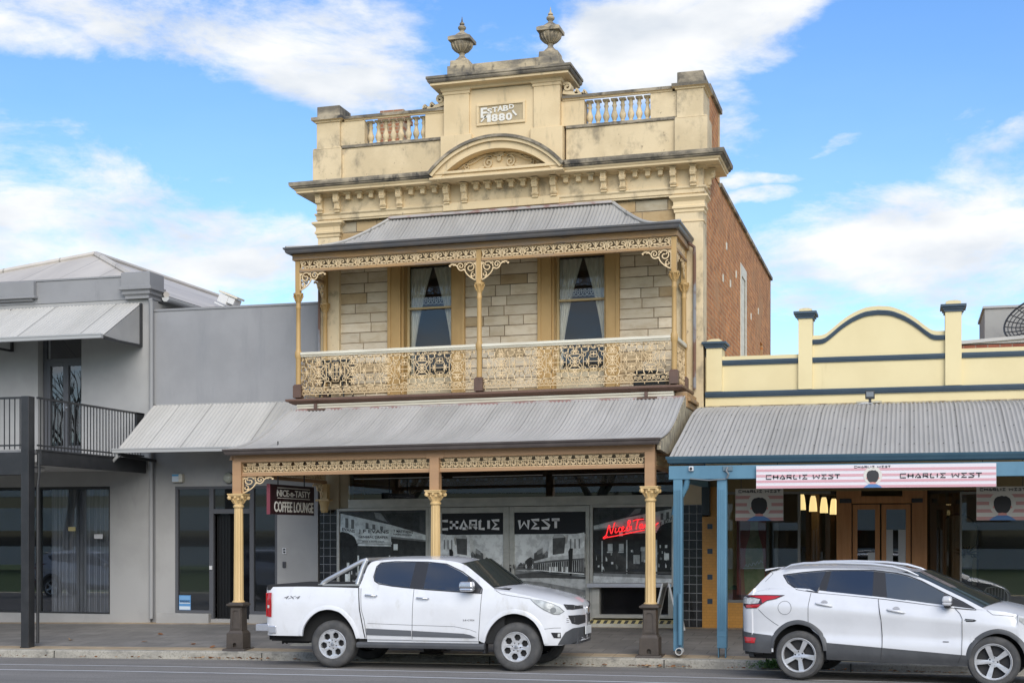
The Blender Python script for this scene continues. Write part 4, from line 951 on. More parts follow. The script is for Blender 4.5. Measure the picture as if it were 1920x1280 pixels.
# -- rainwater pipe at the lane corner
mb = MB(); mb.tube([(-4.13, 27.35, 7.78), (-4.02, 27.5, 7.70), (-4.02, 27.54, 7.55), (-4.02, 27.54, 4.95)], .032, 8); part(mb, 'downpipe', mat('pipe_rusty', (.22, .22, .23), .6, (.16, .085, .055), 3, (1, 1, .6), (.45, .55)), smooth=40)
mb = MB(); mb.tube([(-11.83, 27.54, 7.72), (-11.88, 27.54, 7.55), (-11.88, 27.54, 4.93)], .03, 8); part(mb, 'downpipe', mat('pipe_rusty', (.2, .2, .2)), smooth=40)

# ------------------------------------------------------------------ shopfront of the two-storey shop
mb = MB(); mb.box(XL, -11.52, 27.72, 28.0, 2.72, 4.9); mb.box(XL, -11.30, 27.74, 28.05, 3.46, 4.9); mb.box(-11.30, XR, 27.74, 28.05, 3.46, 4.9); mb.box(-4.42, XR, 27.70, 28.05, 2.72, 3.46); mb.box(-11.52, -11.30, 27.80, 28.0, 2.74, 3.46); part(mb, 'lower_wall', mat('beige_wall', (.50, .42, .29), .8, (.42, .35, .24), 1.5))
for a, b in ((-11.93, -11.55), (-4.44, -3.885)):
    mb = MB(); mb.box(a, b, 27.68, 28.0, .2, 2.72); part(mb, 'tiled_pier', black_tile)
mb = MB(); mb.box(-11.30, -4.44, 27.70, 27.78, 2.745, 2.93); part(mb, 'transom_band', steel, bev=.006)
mb = MB(); mb.add([(-11.30, 27.72, 2.93), (-4.42, 27.72, 2.93), (-4.42, 27.72, 3.46), (-11.30, 27.72, 3.46)], [(0, 1, 2, 3)]); part(mb, 'highlight_glazing', glass)
mb = MB(); mb.box(-11.3, -4.42, 28.6, 28.65, 2.6, 3.6); part(mb, 'highlight_backing', mat('highlight_back', (.03, .033, .032), .8))
mb = MB()
for a, b in ((-11.15, -9.2), (-9.0, -7.1), (-6.9, -4.6)): mb.tube([(a, 27.69, 3.355), (b, 27.69, 3.362)], .009, 6)
part(mb, 'tube_rail', mat('tube_white', (.6, .6, .58), .4), split=lambda x, y, z: (x > -9.1)+(x > -7))
mb = MB()
for (a, b, z0, z1, y) in ((-11.55, -11.49, .45, 2.745, 27.68), (-9.58, -9.53, .45, 2.74, 27.68), (-11.49, -9.58, 2.69, 2.745, 27.68), (-11.49, -9.58, .45, .52, 27.68), (-9.53, -9.41, .42, 2.745, 27.69),
    (-6.13, -6.07, .45, 2.745, 27.685), (-6.07, -4.44, 2.69, 2.745, 27.68), (-4.49, -4.44, 1.16, 2.69, 27.68)): mb.box(a, b, y, 27.80, z0, z1)
part(mb, 'window_frame', steel, bev=.005, split=lambda x, y, z: x > -8)
mb = MB(); mb.box(-11.49, -9.58, 27.70, 27.85, .2, .45); mb.box(-9.41, -6.13, 27.72, 27.85, .2, .46); part(mb, 'stall_riser', steel, split=lambda x, y, z: x > -9.5)
GREY = mat('print_grey', (.3, .3, .3), .6, (.72, .72, .72), 7, (1, 1, 1), (.42, .62), attr=True, spec=.2)
def gv(v): v = min(.9, v**1.15*3.3); return (v*.97, v, v*.985)
# printed street scene: one half-street picture, used mirrored on the two doors
def street_print(mb, x0, x1, z0, z1, y, flip):
    X = lambda u: (x0+(x1-x0)*u) if not flip else (x1-(x1-x0)*u); Z = lambda w: z0+(z1-z0)*w
    k = [0]
    def P(pts, c):
        k[0] += 1; mb.add([(X(a), y-.0006*k[0], Z(b)) for a, b in pts], [tuple(range(len(pts)))], 0, gv(c))
    rnd = random.Random(4)
    P([(0, 0), (1, 0), (1, 1), (0, 1)], .34)                            # sky
    P([(0, .62), (1, .62), (1, .80), (0, .72)], .40)
    P([(0, 0), (1, 0), (1, .56), (0, .565)], .115)                      # road
    for i in range(14):
        b = rnd.uniform(.40, .55); a = rnd.uniform(0, .8); w = rnd.uniform(.1, .45); P([(a, b), (min(1, a+w), b-.012), (min(1, a+w*.8), b+.008)], rnd.choice((.05, .2, .26, .08, .16)))
    P([(0, .47), (.25, .50), (.6, .47), (1, .44), (1, .40), (.5, .43), (0, .42)], .045)
    P([(0, .40), (.4, .37), (1, .27), (1, .41), (.5, .425), (0, .42)], .21)
    P([(0, 0), (0, .22), (.25, .31), (.45, .33), (.7, .24), (1, .10), (1, 0)], .085)   # heap of brush
    for i in range(170):
        a = rnd.random(); b = rnd.random()*(.33-.25*abs(a-.4)); l = rnd.uniform(.02, .07); t = rnd.uniform(.2, 2.8)
        if b < .01: continue
        P([(a, b), (min(1, max(0, a+l*math.cos(t))), b+l*.55*math.sin(t)), (min(1, max(0, a+l*math.cos(t)+.008)), b+l*.55*math.sin(t)-.006)], rnd.choice((.03, .05, .14, .18, .22)))
    # trees and far street end
    for i in range(26):
        a = rnd.uniform(.10, .5); h = .57+.16*(a/.5)+rnd.uniform(-.03, .03); r = rnd.uniform(.02, .05); P([(a-r, .58), (a-r, h-.02), (a, h+.02), (a+r, h-.01), (a+r, .58)], rnd.choice((.03, .05, .08, .12)))
    for i in range(12):
        a = rnd.uniform(.0, .3); P([(a, .55), (a+.015, .55), (a+.014, .60), (a+.002, .60)], rnd.choice((.03, .05, .3)))
    # building row, growing towards the outer edge
    P([(.30, .56), (.42, .56), (.42, .80), (.30, .74)], .06); P([(.34, .72), (.42, .75), (.42, .81), (.34, .77)], .13)
    P([(.48, .54), (1, .50), (1, 1), (.78, .97), (.76, .86), (.62, .84), (.60, .97), (.52, .93), (.50, .76)], .36)
    P([(.56, .72), (.72, .74), (.74, .94), (.56, .95)], .055); P([(.56, .93), (.74, .94), (.70, .98), (.58, .98)], .2)
    for a in (.80, .86, .92): P([(a, .80), (a+.02, .80), (a+.02, .92), (a, .92)], .12)
    P([(.60, .66), (.64, .72), (.68, .66)], .5)
    P([(.30, .62), (.52, .65), (1, .68), (1, .735), (.5, .69), (.30, .64)], .25); P([(.32, .60), (1, .66), (1, .68), (.52, .65), (.32, .615)], .07)
    P([(.34, .53), (1, .485), (1, .66), (.34, .60)], .035)
    for i in range(22):
        a = .36+.62*(i/21); P([(a, .53-.04*(a-.36)), (a+.008, .53-.04*(a-.36)), (a+.008, .61+.08*(a-.36)), (a, .61+.08*(a-.36))], rnd.choice((.3, .22, .12)))
    for i in range(9):
        a = rnd.uniform(.5, .95); P([(a, .50), (a+.02, .50), (a+.016, .57), (a+.003, .57)], rnd.choice((.45, .3, .5)))
    P([(.80, .46), (.83, .46), (.845, .80), (.80, .80), (.78, .76)], .02); P([(.3, .525), (1, .47), (1, .485), (.3, .535)], .30)
def shop_print(mb, x0, x1, z0, z1, y, flip, words):
    """old shop row with its verandah signs"""
    X = lambda u: (x0+(x1-x0)*u) if not flip else (x1-(x1-x0)*u); Z = lambda w: z0+(z1-z0)*w
    k = [0]; rnd = random.Random(9)
    def P(pts, c): k[0] += 1; mb.add([(X(a), y-.0006*k[0], Z(b)) for a, b in pts], [tuple(range(len(pts)))], 0, gv(c))
    P([(0, 0), (1, 0), (1, 1), (0, 1)], .030)
    P([(0, .985), (0, .80), (.2, .76), (.6, .75), (1, .715), (1, .765), (.60, .865)], .30)        # upper storey
    P([(0, 1), (0, .985), (.6, .865), (1, .765), (1, 1)], .05); P([(.40, .99), (.48, .98), (.56, .89), (.42, .93)], .14); P([(.52, .98), (.93, .985), (.93, .80), (.60, .865)], .035)
    for a in (.06, .13, .30, .38, .47): P([(a, .84-.06*a), (a+.035, .84-.06*a), (a+.035, .945-.20*a), (a, .95-.20*a)], .09)
    P([(.60, .76), (.60, .80), (.30, .84), (.30, .80)], .05)
    P([(0, .80), (.02, .815), (.10, .80), (.17, .75), (.20, .70), (.205, .72), (.205, .80), (.12, .835), (0, .855)], .36)
    P([(0, 0), (.2, 0), (.2, .70), (.17, .745), (.10, .79), (.02, .805), (0, .795)], .020)
    P([(.205, .725), (.205, .84), (.60, .805), (.60, .70)], .40); P([(.195, .69), (.61, .675), (.61, .70), (.20, .722)], .27); P([(.21, .665), (.60, .655), (.60, .672), (.21, .685)], .37)
    P([(.605, .755), (.605, .84), (.88, .775), (1, .752), (1, .715), (.88, .733)], .36); P([(.605, .735), (1, .70), (1, .715), (.605, .753)], .12)
    P([(.205, .10), (.225, .10), (.225, .57), (.205, .57)], .30); P([(.575, .10), (.59, .10), (.59, .57), (.575, .57)], .28); P([(.885, .1), (.90, .1), (.90, .56), (.885, .56)], .26)
    for (a, b, w, h, c) in ((.08, .46, .03, .04, .4), (.16, .46, .015, .04, .38), (.06, .30, .06, .09, .40), (.30, .28, .10, .20, .16), (.42, .25, .08, .12, .20), (.36, .42, .05, .05, .25), (.62, .42, .06, .10, .24), (.76, .42, .06, .10, .26), (.63, .62, .05, .06, .36), (.76, .40, .07, .015, .45), (.62, .40, .07, .015, .4)): P([(a, b), (a+w, b), (a+w, b+h), (a, b+h)], c)
    for i in range(30):
        a = rnd.uniform(.03, .97); b = rnd.uniform(.14, .42); w = rnd.uniform(.006, .03); P([(a, b), (a+w, b), (a+w, b+rnd.uniform(.02, .09)), (a, b+.03)], rnd.choice((.1, .2, .3, .05, .45)))
    P([(0, .10), (1, .13), (1, 0), (0, 0)], .12); P([(0, .05), (1, .09), (1, .0), (0, 0)], .26); P([(0, .115), (1, .135), (1, .15), (0, .145)], .05)
    if words:
        yy = y-.0006*(k[0]+2)
        for (t, a0, a1, b0, b1, sl) in (('J F EVANS', .225, .58, .782, .826, -.055), ('GENERAL DRAPER', .225, .57, .742, .765, -.045), ('MENS & BOYS WEAR', .27, .53, .70, .712, -.02), ('T MATTHEWS', .635, .86, .795, .82, -.14), ('HAIRDRESSER', .635, .85, .768, .784, -.11), ('EVANS', .03, .18, .815, .845, -.28)):
            st = len(mb.v); text(mb, t, X(a0), X(a1), Z(b0), Z(b1), yy, .0006, .01, 0, (.03, .03, .03)); mb.mapv(lambda p, q, r, s_=sl, xa=X(a0): (p, q, r+s_*(p-xa)*.62), st)
mb = MB(); shop_print(mb, -11.48, -9.59, .55, 2.68, 27.715, False, True); part(mb, 'window_mural', GREY, recalc=False)
mb = MB(); shop_print(mb, -6.06, -4.45, 1.20, 2.68, 27.725, True, False); text(mb, 'F EVA', -4.72, -4.46, 2.30, 2.38, 27.69, .001, .01, 0, (.03, .03, .03), fn=lambda a, b, c: (a, b, c+.5*(a+4.72))); part(mb, 'window_mural', GREY, recalc=False)
for n, (a, b, wd, tx) in enumerate(((-9.36, -7.806, 'CHARLIE', (-9.27, -8.02)), (-7.80, -6.14, 'WEST', (-7.60, -6.76)))):
    d = empty('shop_door', ((a+b)/2, 27.7, .45+G*((a+b)/2+8)), B); k = dict(shear=G)
    gl, gr = ((-9.24, -7.93), (-7.70, -6.22))[n]
    mb = MB(); mb.box(a, gl, 27.70, 27.76, .46, 2.735); mb.box(gr, b, 27.70, 27.76, .46, 2.735); mb.box(gl, gr, 27.70, 27.76, 2.615, 2.735); mb.box(gl, gr, 27.70, 27.76, .46, .62); mb.build('door_frame', steel, d, bev=.005, **k)
    mb = MB(); street_print(mb, gl, gr, .62, 2.20, 27.74, n == 0); mb.build('window_mural', GREY, d, recalc=False, **k)
    mb = MB(); mb.box(gl, gr, 27.735, 27.745, 2.175, 2.615); mb.build('name_band', mat('film_black', (.020, .020, .022), .4, spec=.25), d, **k)
    mb = MB(); blocky(mb, wd, tx[0], tx[1], 2.265, 2.49, 27.733, .056, .004); mb.build('name_lettering', mat('film_letters', (.88, .88, .88), .6, spec=.2), d, **k)
    if n == 1: mb = MB(); mb.box(-7.785, -7.755, 27.675, 27.70, 1.35, 1.50); mb.tube([(-7.77, 27.68, 1.55), (-7.77, 27.66, 1.55)], .015, 8); mb.build('door_handle', mat('handle_black', (.02, .02, .02), .4), d, **k)
mb = MB(); mb.add([(-11.49, 27.69, .52), (-9.58, 27.69, .52), (-9.58, 27.69, 2.69), (-11.49, 27.69, 2.69)], [(0, 1, 2, 3)]); mb.add([(-6.07, 27.69, 1.2), (-4.49, 27.69, 1.2), (-4.49, 27.69, 2.69), (-6.07, 27.69, 2.69)], [(0, 1, 2, 3)]); part(mb, 'shop_pane', glass_mat('shop_pane', (.97, .98, .97), 0, 1.22), recalc=False, split=lambda x, y, z: x > -8)
# counter hatch below the right-hand window
alum = mat('aluminium', (.55, .55, .57), .35, metal=.6)
mb = MB(); mb.box(-6.13, -4.44, 27.40, 27.82, 1.115, 1.195); part(mb, 'counter_sill', alum, bev=.006)
mb = MB(); mb.box(-6.07, -5.92, 27.62, 27.80, .50, 1.115); mb.box(-4.55, -4.46, 27.62, 27.80, .50, 1.115); mb.box(-5.92, -4.55, 27.62, 27.80, .50, .575); part(mb, 'counter_frame', steel, bev=.005)
mb = MB(); mb.box(-5.93, -4.5, 27.78, 27.82, .5, 1.12); part(mb, 'recess_sheet', mat('recess_black', (.008, .008, .009), .12))  # near-black sheet under the sill; the recess's shade is put into its colour
mb = MB(); mb.box(-9.6, -4.44, 27.50, 27.9, .22, .40); part(mb, 'shop_step', mat('step_white', (.56, .54, .46), .8, (.42, .40, .33), 3), bev=.006)
mb = MB(); mb.box(-9.5, -4.45, 27.515, 27.69, .40, .468, 0)
for i in range(36): x = -9.47+i*.14; mb.add([(x, 27.511, .402), (x+.07, 27.511, .402), (x+.11, 27.511, .466), (x+.04, 27.511, .466)], [(0, 1, 2, 3)], 1)
part(mb, 'hazard_strip', [mat('hazard_yellow', (.66, .55, .24), .7, (.52, .44, .22), 4), mat('hazard_black', (.05, .05, .045), .7)])
mb = MB(); mb.box(-11.4, -4.4, 29.5, 29.55, 0, 3.5); part(mb, 'shop_back_wall', dark_in)
# ------------------------------------------------------------------ grey two-storey house on the left
grey_wall = mat('grey_render', (.35, .343, .332), .8, (.305, .30, .29), 1.0, bump=.12, bscale=50, grime=(.26, .258, .25), gscale=.9, gstretch=(2, 2, .5), gramp=(.6, .8))
grey_dark = mat('grey_parapet', (.265, .263, .266), .8, (.235, .234, .237), 1.0, bump=.15, bscale=40, grime=(.165, .165, .17), gscale=1.0, gstretch=(2, 2, .5), gramp=(.58, .8))
grey_flat = mat('grey_upper_render', (.285, .283, .286), .8, (.25, .249, .252), .8, bump=.12, bscale=40, grime=(.225, .228, .235), gscale=.8, gstretch=(2, 2, .4), gramp=(.5, .75))
charcoal = mat('charcoal_steel', (.022, .023, .024), .45, (.032, .032, .033), 3)
corr_pale = corr_mat('corrugated_pale', (.50, .48, .44), (.425, .408, .372))
tile_roof = corr_mat('hip_roof_sheet', (.53, .485, .43), (.46, .42, .375), sheet=1.1)
gut_grey = mat('gutter_grey', (.36, .36, .35), .5)
glass_dk = glass_mat('dark_glass', (.86, .88, .88), 0, 2.1)
blackglass = mat('black_glass', (.012, .013, .014), .02, spec=1.0, coat=1.0)
drape = mat('grey_drape', (.66, .66, .69), .9, (.44, .44, .47), 3, (14, 1, .1))
H = tag(empty('grey_house', (-18, 27.7, .2)), 'grey rendered two-storey house with balcony, black steel posts and a hipped roof', 'house')
def hp(mb, name, m, **k): return mb.build(name, m, H, **k)
mb = MB()
def wall_xz(mb, x0, x1, y0, y1, z0, z1, holes):
    xs = sorted({x0, x1, *[h[0] for h in holes], *[h[1] for h in holes]}); zs = sorted({z0, z1, *[h[2] for h in holes], *[h[3] for h in holes]})
    for i in range(len(xs)-1):
        for j in range(len(zs)-1):
            cx, cz = (xs[i]+xs[i+1])/2, (zs[j]+zs[j+1])/2
            if any(h[0] < cx < h[1] and h[2] < cz < h[3] for h in holes): continue
            mb.box(xs[i], xs[i+1], y0, y1, zs[j], zs[j+1])
HX = -15.92
wall_xz(mb, -28, HX, 27.7, 28.05, 0, 7.30, [(-18.72, -17.62, 3.85, 6.60), (-21.3, -16.91, .425, 3.23), (-24, -22.5, 3.85, 6.6)])
hp(mb, 'front_wall', grey_wall)
mb = MB(); mb.box(-28, HX-.01, 27.68, 28.05, 7.30, 7.80); hp(mb, 'parapet', grey_dark, bev=.01)
mb = MB(); mb.box(-28, HX, 27.66, 28.07, 7.80, 7.835); hp(mb, 'parapet_coping', grey_dark)
mb = MB(); mb.box(-22.5, -18.74, 27.56, 27.68, 7.47, 7.80); mb.box(-22.5, -18.70, 27.53, 27.68, 7.42, 7.47); mb.box(-22.5, -18.80, 27.60, 27.68, 7.37, 7.42); hp(mb, 'parapet_panel', grey_dark, bev=.01)
mb = MB(); mb.cornice(-16.48, HX+.02, 27.60, 28.15, [(0, 7.30), (.0, 7.36), (.05, 7.40), (.05, 7.47), (.11, 7.49), (.11, 7.56), (.06, 7.575), (.06, 7.86), (0, 7.88)]); hp(mb, 'corner_pier', grey_dark)
mb = MB(); mb.box(HX-.3, HX, 28.05, 41, 0, 7.25); hp(mb, 'side_wall', grey_wall)
# hipped roof
mb = MB(); e = 7.42; apex = (-20.2, 32.4, 9.36); a2 = (-20.2, 40, 9.36)
mb.add([(-26.2, 28.1, e), (-15.75, 28.1, e), apex, (-15.75, 40, e), a2, (-26.2, 40, e)], [(0, 1, 2), (1, 3, 4, 2), (0, 2, 4, 5)]); hp(mb, 'roof', tile_roof, recalc=False)
mb = MB()
for q in ((-26.2, 28.1, e), (-15.75, 28.1, e)): mb.tube([(q[0], q[1], q[2]+.02), (apex[0], apex[1], apex[2]+.03)], .07, 6)
mb.tube([(apex[0], apex[1], apex[2]+.03), (a2[0], a2[1], a2[2]+.03)], .07, 6); hp(mb, 'ridge_capping', tile_roof)
mb = MB(); q = circ(0, 0, .085, 12, 180, 360); mb.prism([(p[0]-15.72, p[1]+7.36) for p in q]+[(-15.635, 7.37), (-15.805, 7.37)], 28.0, 40, 'xz'); hp(mb, 'eaves_gutter', mat('gutter_pale', (.50, .50, .49), .45), smooth=40)
# upper awning
mb = MB(); aw = resample([(26.17, 6.33), (26.9, 6.76), (27.68, 7.22)], 4); mb.corr(aw, lambda t: -24.5, lambda t: -16.12, pitch=.09, amp=.012, sub=4); hp(mb, 'upper_awning', corr_pale, smooth=60)
mb = MB(); mb.box(-24.5, -16.13, 26.08, 26.17, 6.245, 6.335); mb.box(-24.5, -16.12, 26.07, 26.08, 6.31, 6.345); hp(mb, 'awning_gutter', gut_grey, bev=.012)
mb = MB(); mb.prism([(26.2, 6.31), (27.66, 7.17), (27.66, 6.3), (27.55, 6.26)], -16.15, -16.135, 'yz'); hp(mb, 'awning_cheek', grey_wall)
for x in (-16.12, -19.35):
    mb = MB(); mb.box(x-.025, x+.025, 27.62, 27.68, 6.26, 7.2); mb.prism([(26.2, 6.27), (27.62, 6.30), (27.62, 6.25), (26.2, 6.23)], x-.022, x+.022, 'yz'); hp(mb, 'awning_bracket', charcoal)
# balcony doors
D = empty('balcony_door', (-18.17, 27.9, 3.9), H)
dark_frame = mat('door_frame_grey', (.085, .087, .095), .5)
mb = MB(); x0, x1 = -18.62, -17.63
for a, b, z0, z1 in ((x0-.09, x0, 3.85, 6.6), (x1-.02, x1+.01, 3.85, 6.6), (x0, x1-.02, 6.02, 6.10), (x0, x1-.02, 6.56, 6.6), (x0, x0+.09, 3.9, 6.02), (x1-.11, x1-.02, 3.9, 6.02), (-18.20, -18.07, 3.9, 6.02), (x0+.09, -18.20, 5.93, 6.02), (-18.07, x1-.11, 5.93, 6.02), (x0+.09, -18.20, 3.9, 4.15), (-18.07, x1-.11, 3.9, 4.15)): mb.box(a, b, 27.88, 27.96, z0, z1)
mb.build('frame', dark_frame, D, bev=.005)
mb = MB(); mb.add([(x0, 27.93, 3.95), (x1, 27.93, 3.95), (x1, 27.93, 6.58), (x0, 27.93, 6.58)], [(0, 1, 2, 3)]); mb.build('pane', glass_dk, D)
mb = MB(); mb.box(-18.16, -18.13, 27.84, 27.88, 4.92, 5.12); mb.box(-18.16, -18.06, 27.83, 27.85, 4.99, 5.01); mb.build('door_handle', alum, D)
mb = MB(); mb.box(-19, -17.3, 28.6, 28.65, 3.7, 6.8); mb.build('room', mat('room_grey', (.045, .046, .05), .9), D)
mb = MB(); mb.box(-24, -22.5, 27.95, 28.0, 3.85, 6.6); hp(mb, 'balcony_window', blackglass)
# balcony slab, beams, posts and railing
mb = MB(); mb.box(-28, -15.99, 23.75, 27.68, 3.56, 3.70); hp(mb, 'balcony_soffit', mat('soffit_pale', (.45, .45, .44), .8))
mb = MB(); mb.box(-28, -16.26, 23.52, 23.72, 3.31, 3.74); hp(mb, 'front_beam', charcoal, bev=.008)
mb = MB(); mb.box(-16.06, -15.96, 23.72, 27.6, 3.50, 3.78); mb.box(-16.08, -15.94, 23.72, 27.6, 3.765, 3.80); hp(mb, 'side_beam', charcoal, bev=.006)
mb = MB(); mb.box(-28, -15.97, 23.8, 27.69, 3.72, 3.80); hp(mb, 'balcony_floor', mat('balcony_slab', (.32, .32, .32), .8))
for x in (-16.17, -20.3):
    mb = MB(); z = zfoot(x, 23.6)
    mb.box(x-.085, x+.085, 23.50, 23.70, z, 4.80); mb.box(x-.10, x+.10, 23.49, 23.505, z, z+.02); hp(mb, 'steel_post', charcoal, bev=.008)
mb = MB(); mb.tube([(-16.02, 23.74, 3.72), (-16.02, 23.74, 3.3), (-16.04, 23.73, 3.1), (-16.04, 23.73, .1)], .03, 8); hp(mb, 'downpipe', charcoal)
mb = MB(); x = -16.3
mb.box(-20.2, -16.26, 23.58, 23.62, 4.76, 4.80); mb.box(-20.2, -16.26, 23.585, 23.615, 3.86, 3.89)
k = 0
while -16.34-.115*k > -20.2: mb.box(-16.34-.115*k-.008, -16.34-.115*k+.008, 23.592, 23.608, 3.80, 4.76); k += 1
hp(mb, 'front_railing', charcoal)
mb = MB(); mb.box(-16.05, -16.01, 23.7, 27.62, 4.76, 4.80); mb.box(-16.045, -16.015, 23.7, 27.62, 3.86, 3.89)
for k in range(33): mb.box(-16.038, -16.022, 23.80+k*.115, 23.816+k*.115, 3.80, 4.76)
mb.box(-16.05, -16.01, 27.3, 27.6, 4.5, 4.80); hp(mb, 'side_railing', charcoal)
# shop window with drapes
Wn = empty('drape_window', (-19.1, 27.75, .43), H)
mb = MB()
for a, b, z0, z1 in ((-21.3, -16.91, 3.18, 3.23), (-21.3, -16.91, .425, .46), (-16.95, -16.91, .46, 3.18), (-18.72, -18.66, .46, 3.18)): mb.box(a, b, 27.72, 27.80, z0, z1)
mb.build('frame', charcoal, Wn)
mb = MB(); mb.add([(-21.3, 27.76, .45), (-16.93, 27.76, .45), (-16.93, 27.76, 3.2), (-21.3, 27.76, 3.2)], [(0, 1, 2, 3)]); mb.build('pane', glass_dk, Wn)
mb = MB(); o = 0; n = 420; x0, x1 = -18.58, -16.8
for z in (.3, 3.3):
    for i in range(n+1):
        x = x0+(x1-x0)*i/n; mb.v.append((x, 28.02+.035*math.sin(i*.30+.8*math.sin(i*.05))+.015*math.sin(i*.83), z))
for i in range(n): mb.f.append((i, i+1, n+1+i+1, n+1+i)); mb.m.append(0); mb.c.append(None)
mb.build('curtain', mat('grey_drape', (.3, .3, .3)), Wn, smooth=60)
mb = MB(); mb.box(-21.4, -16.7, 28.4, 28.45, .2, 3.4); mb.build('room', dark_in, Wn)
mb = MB(); mb.box(-17.98, -17.80, 27.745, 27.752, 2.25, 2.34); mb.build('paper_note', mat('note_yellow', (.5, .42, .2), .8), Wn)
mb = MB(); mb.box(-17.33, -17.12, 27.745, 27.752, 2.08, 2.18); mb.build('paper_note', mat('note_white', (.5, .5, .5), .8), Wn)
mb = MB(); mb.tube([(-15.86, 27.60, 7.28), (-15.86, 27.64, 7.2), (-15.86, 27.64, .35)], .045, 10); hp(mb, 'rain_pipe', mat('pipe_grey', (.30, .30, .30), .6), smooth=40)
mb = MB(); mb.lathe([(.05, 0), (.14, .01), (.15, .04), (.10, .09), (0.02, .11)], -17.3, 25.6, 14); mb.mapv(lambda x, y, z: (x, y, 3.555-z)); hp(mb, 'soffit_lamp', mat('lamp_white', (.5, .5, .5), .4), smooth=40)

# ------------------------------------------------------------------ grey single-storey shop between house and main building
Q = tag(empty('grey_shop', (-13.9, 27.7, .3)), 'plain grey rendered shop with a sloping pale awning and dark glazed entry', 'shop')
def qp(mb, name, m, **k): return mb.build(name, m, Q, **k)
QX0, QX1 = -15.80, -11.99; EX0, EX1 = -15.33, -12.92
mb = MB(); wall_xz(mb, QX0, QX1, 27.72, 28.1, 0, 5.0, [(EX0, EX1, .36, 3.21)]); qp(mb, 'front_wall', grey_wall)
mb = MB(); mb.box(HX, QX1, 27.73, 28.1, 5.0, 7.02); qp(mb, 'upper_wall', grey_flat)
mb = MB(); mb.box(HX, QX1, 27.71, 28.12, 7.02, 7.065); qp(mb, 'coping', grey_dark)
mb = MB(); mb.box(HX+.02, QX0, 27.75, 28.1, 0, 5.0); qp(mb, 'recess_strip', grey_dark)
mb = MB(); mb.box(QX1-.3, QX1, 28.1, 40, 0, 6.9); mb.box(HX, QX1-.3, 39.6, 40, 0, 6.9); mb.box(HX, QX1-.3, 28.1, 39.6, 6.6, 6.65); qp(mb, 'shop_shell', grey_dark)
mb = MB(); aw = resample([(26.27, 3.955), (27.0, 4.47), (27.70, 4.975)], 4); mb.corr(aw, lambda t: -15.86, lambda t: -11.96, pitch=.09, amp=.012, sub=4); qp(mb, 'awning', corr_pale, smooth=60)
mb = MB(); mb.box(-15.93, -11.97, 26.17, 26.27, 3.86, 3.945); mb.box(-15.93, -11.97, 26.16, 26.17, 3.925, 3.955); qp(mb, 'awning_gutter', gut_grey, bev=.012)
for x in (-15.80, -12.1):
    mb = MB(); mb.prism([(26.25, 3.86), (27.7, 3.80), (27.7, 3.74), (26.25, 3.80)], x-.03, x+.03, 'yz'); qp(mb, 'awning_bracket', charcoal)
mb = MB(); mb.tube([(-15.86, 26.24, 3.86), (-15.86, 26.25, 3.78), (-15.98, 26.3, 3.70)], .035, 8); qp(mb, 'gutter_outlet', gut_grey, smooth=40)
for a, b in ((-15.72, -14.47), (-13.52, -12.6)):
    mb = MB(); mb.box(a, b, 27.60, 27.9, .2, .475); qp(mb, 'plinth', grey_wall, bev=.01)
E_ = empty('glazed_entry', (-14.1, 27.8, .36), Q)
mb = MB()
for a, b, z0, z1 in ((EX0, EX1, 3.15, 3.21), (EX0, EX0+.06, .36, 3.15), (EX1-.06, EX1, .36, 3.15), (-14.52, -14.42, .36, 3.15), (-13.57, -13.47, .36, 3.15), (-14.42, -13.57, 2.62, 2.72), (EX0+.06, -14.52, .475, .54), (-13.47, EX1-.06, .475, .54)): mb.box(a, b, 27.73, 27.82, z0, z1)
mb.build('frame', dark_frame, E_, bev=.004)
mb = MB(); mb.add([(EX0, 27.775, .5), (-14.47, 27.775, .5), (-14.47, 27.775, 3.18), (EX0, 27.775, 3.18)], [(0, 1, 2, 3)]); mb.add([(-13.52, 27.775, .5), (EX1, 27.775, .5), (EX1, 27.775, 3.18), (-13.52, 27.775, 3.18)], [(0, 1, 2, 3)]); mb.add([(-14.45, 27.775, 2.7), (-13.55, 27.775, 2.7), (-13.55, 27.775, 3.18), (-14.45, 27.775, 3.18)], [(0, 1, 2, 3)]); mb.build('pane', blackglass, E_)
mb = MB(); mb.box(-14.42, -13.57, 27.90, 27.94, .36, 2.62); mb.build('door', mat('door_gloss', (.006, .006, .007), .05, spec=.6), E_)
mb = MB(); 
for i in range(9): mb.box(-14.40+.035*i, -14.38+.035*i, 27.875, 27.90, .38, 2.60)
mb.build('door_slat', mat('slat_black', (.01, .01, .01), .4), E_)
mb = MB(); mb.box(-14.50, -14.44, 27.70, 27.73, 1.42, 1.50); mb.build('door_switch', mat('switch_white', (.6, .6, .6), .5), E_)

# fixtures on the grey shop
A = tag(empty('alarm_box', (-15.22, 27.68, 3.30)), 'small white and blue alarm box high on the grey shop wall', 'alarm box')
mb = MB(); mb.box(-15.34, -15.10, 27.60, 27.72, 3.30, 3.48); mb.build('housing', mat('box_cream', (.60, .57, .48), .5), A, bev=.012)
mb = MB(); mb.box(-15.335, -15.18, 27.594, 27.60, 3.31, 3.43, 0); mb.box(-15.335, -15.18, 27.593, 27.60, 3.43, 3.47, 1); mb.build('front_label', [mat('label_white', (.55, .62, .68), .5), mat('label_blue', (.08, .30, .52), .5)], A)
A = tag(empty('wall_lamp', (-14.03, 27.6, 3.38)), 'round white bulkhead lamp above the dark glazed entry', 'lamp')
mb = MB(); n = [( .115*math.cos(t*.157), .115*math.sin(t*.157)) for t in range(11)]
mb.lathe([(max(.002, r), z) for r, z in n], 0, 0, 16); mb.mapv(lambda x, y, z: (-14.03+x, 27.66-z*.8, 3.38+y)); mb.build('globe', mat('lamp_globe', (.42, .43, .36), .25), A, smooth=60)
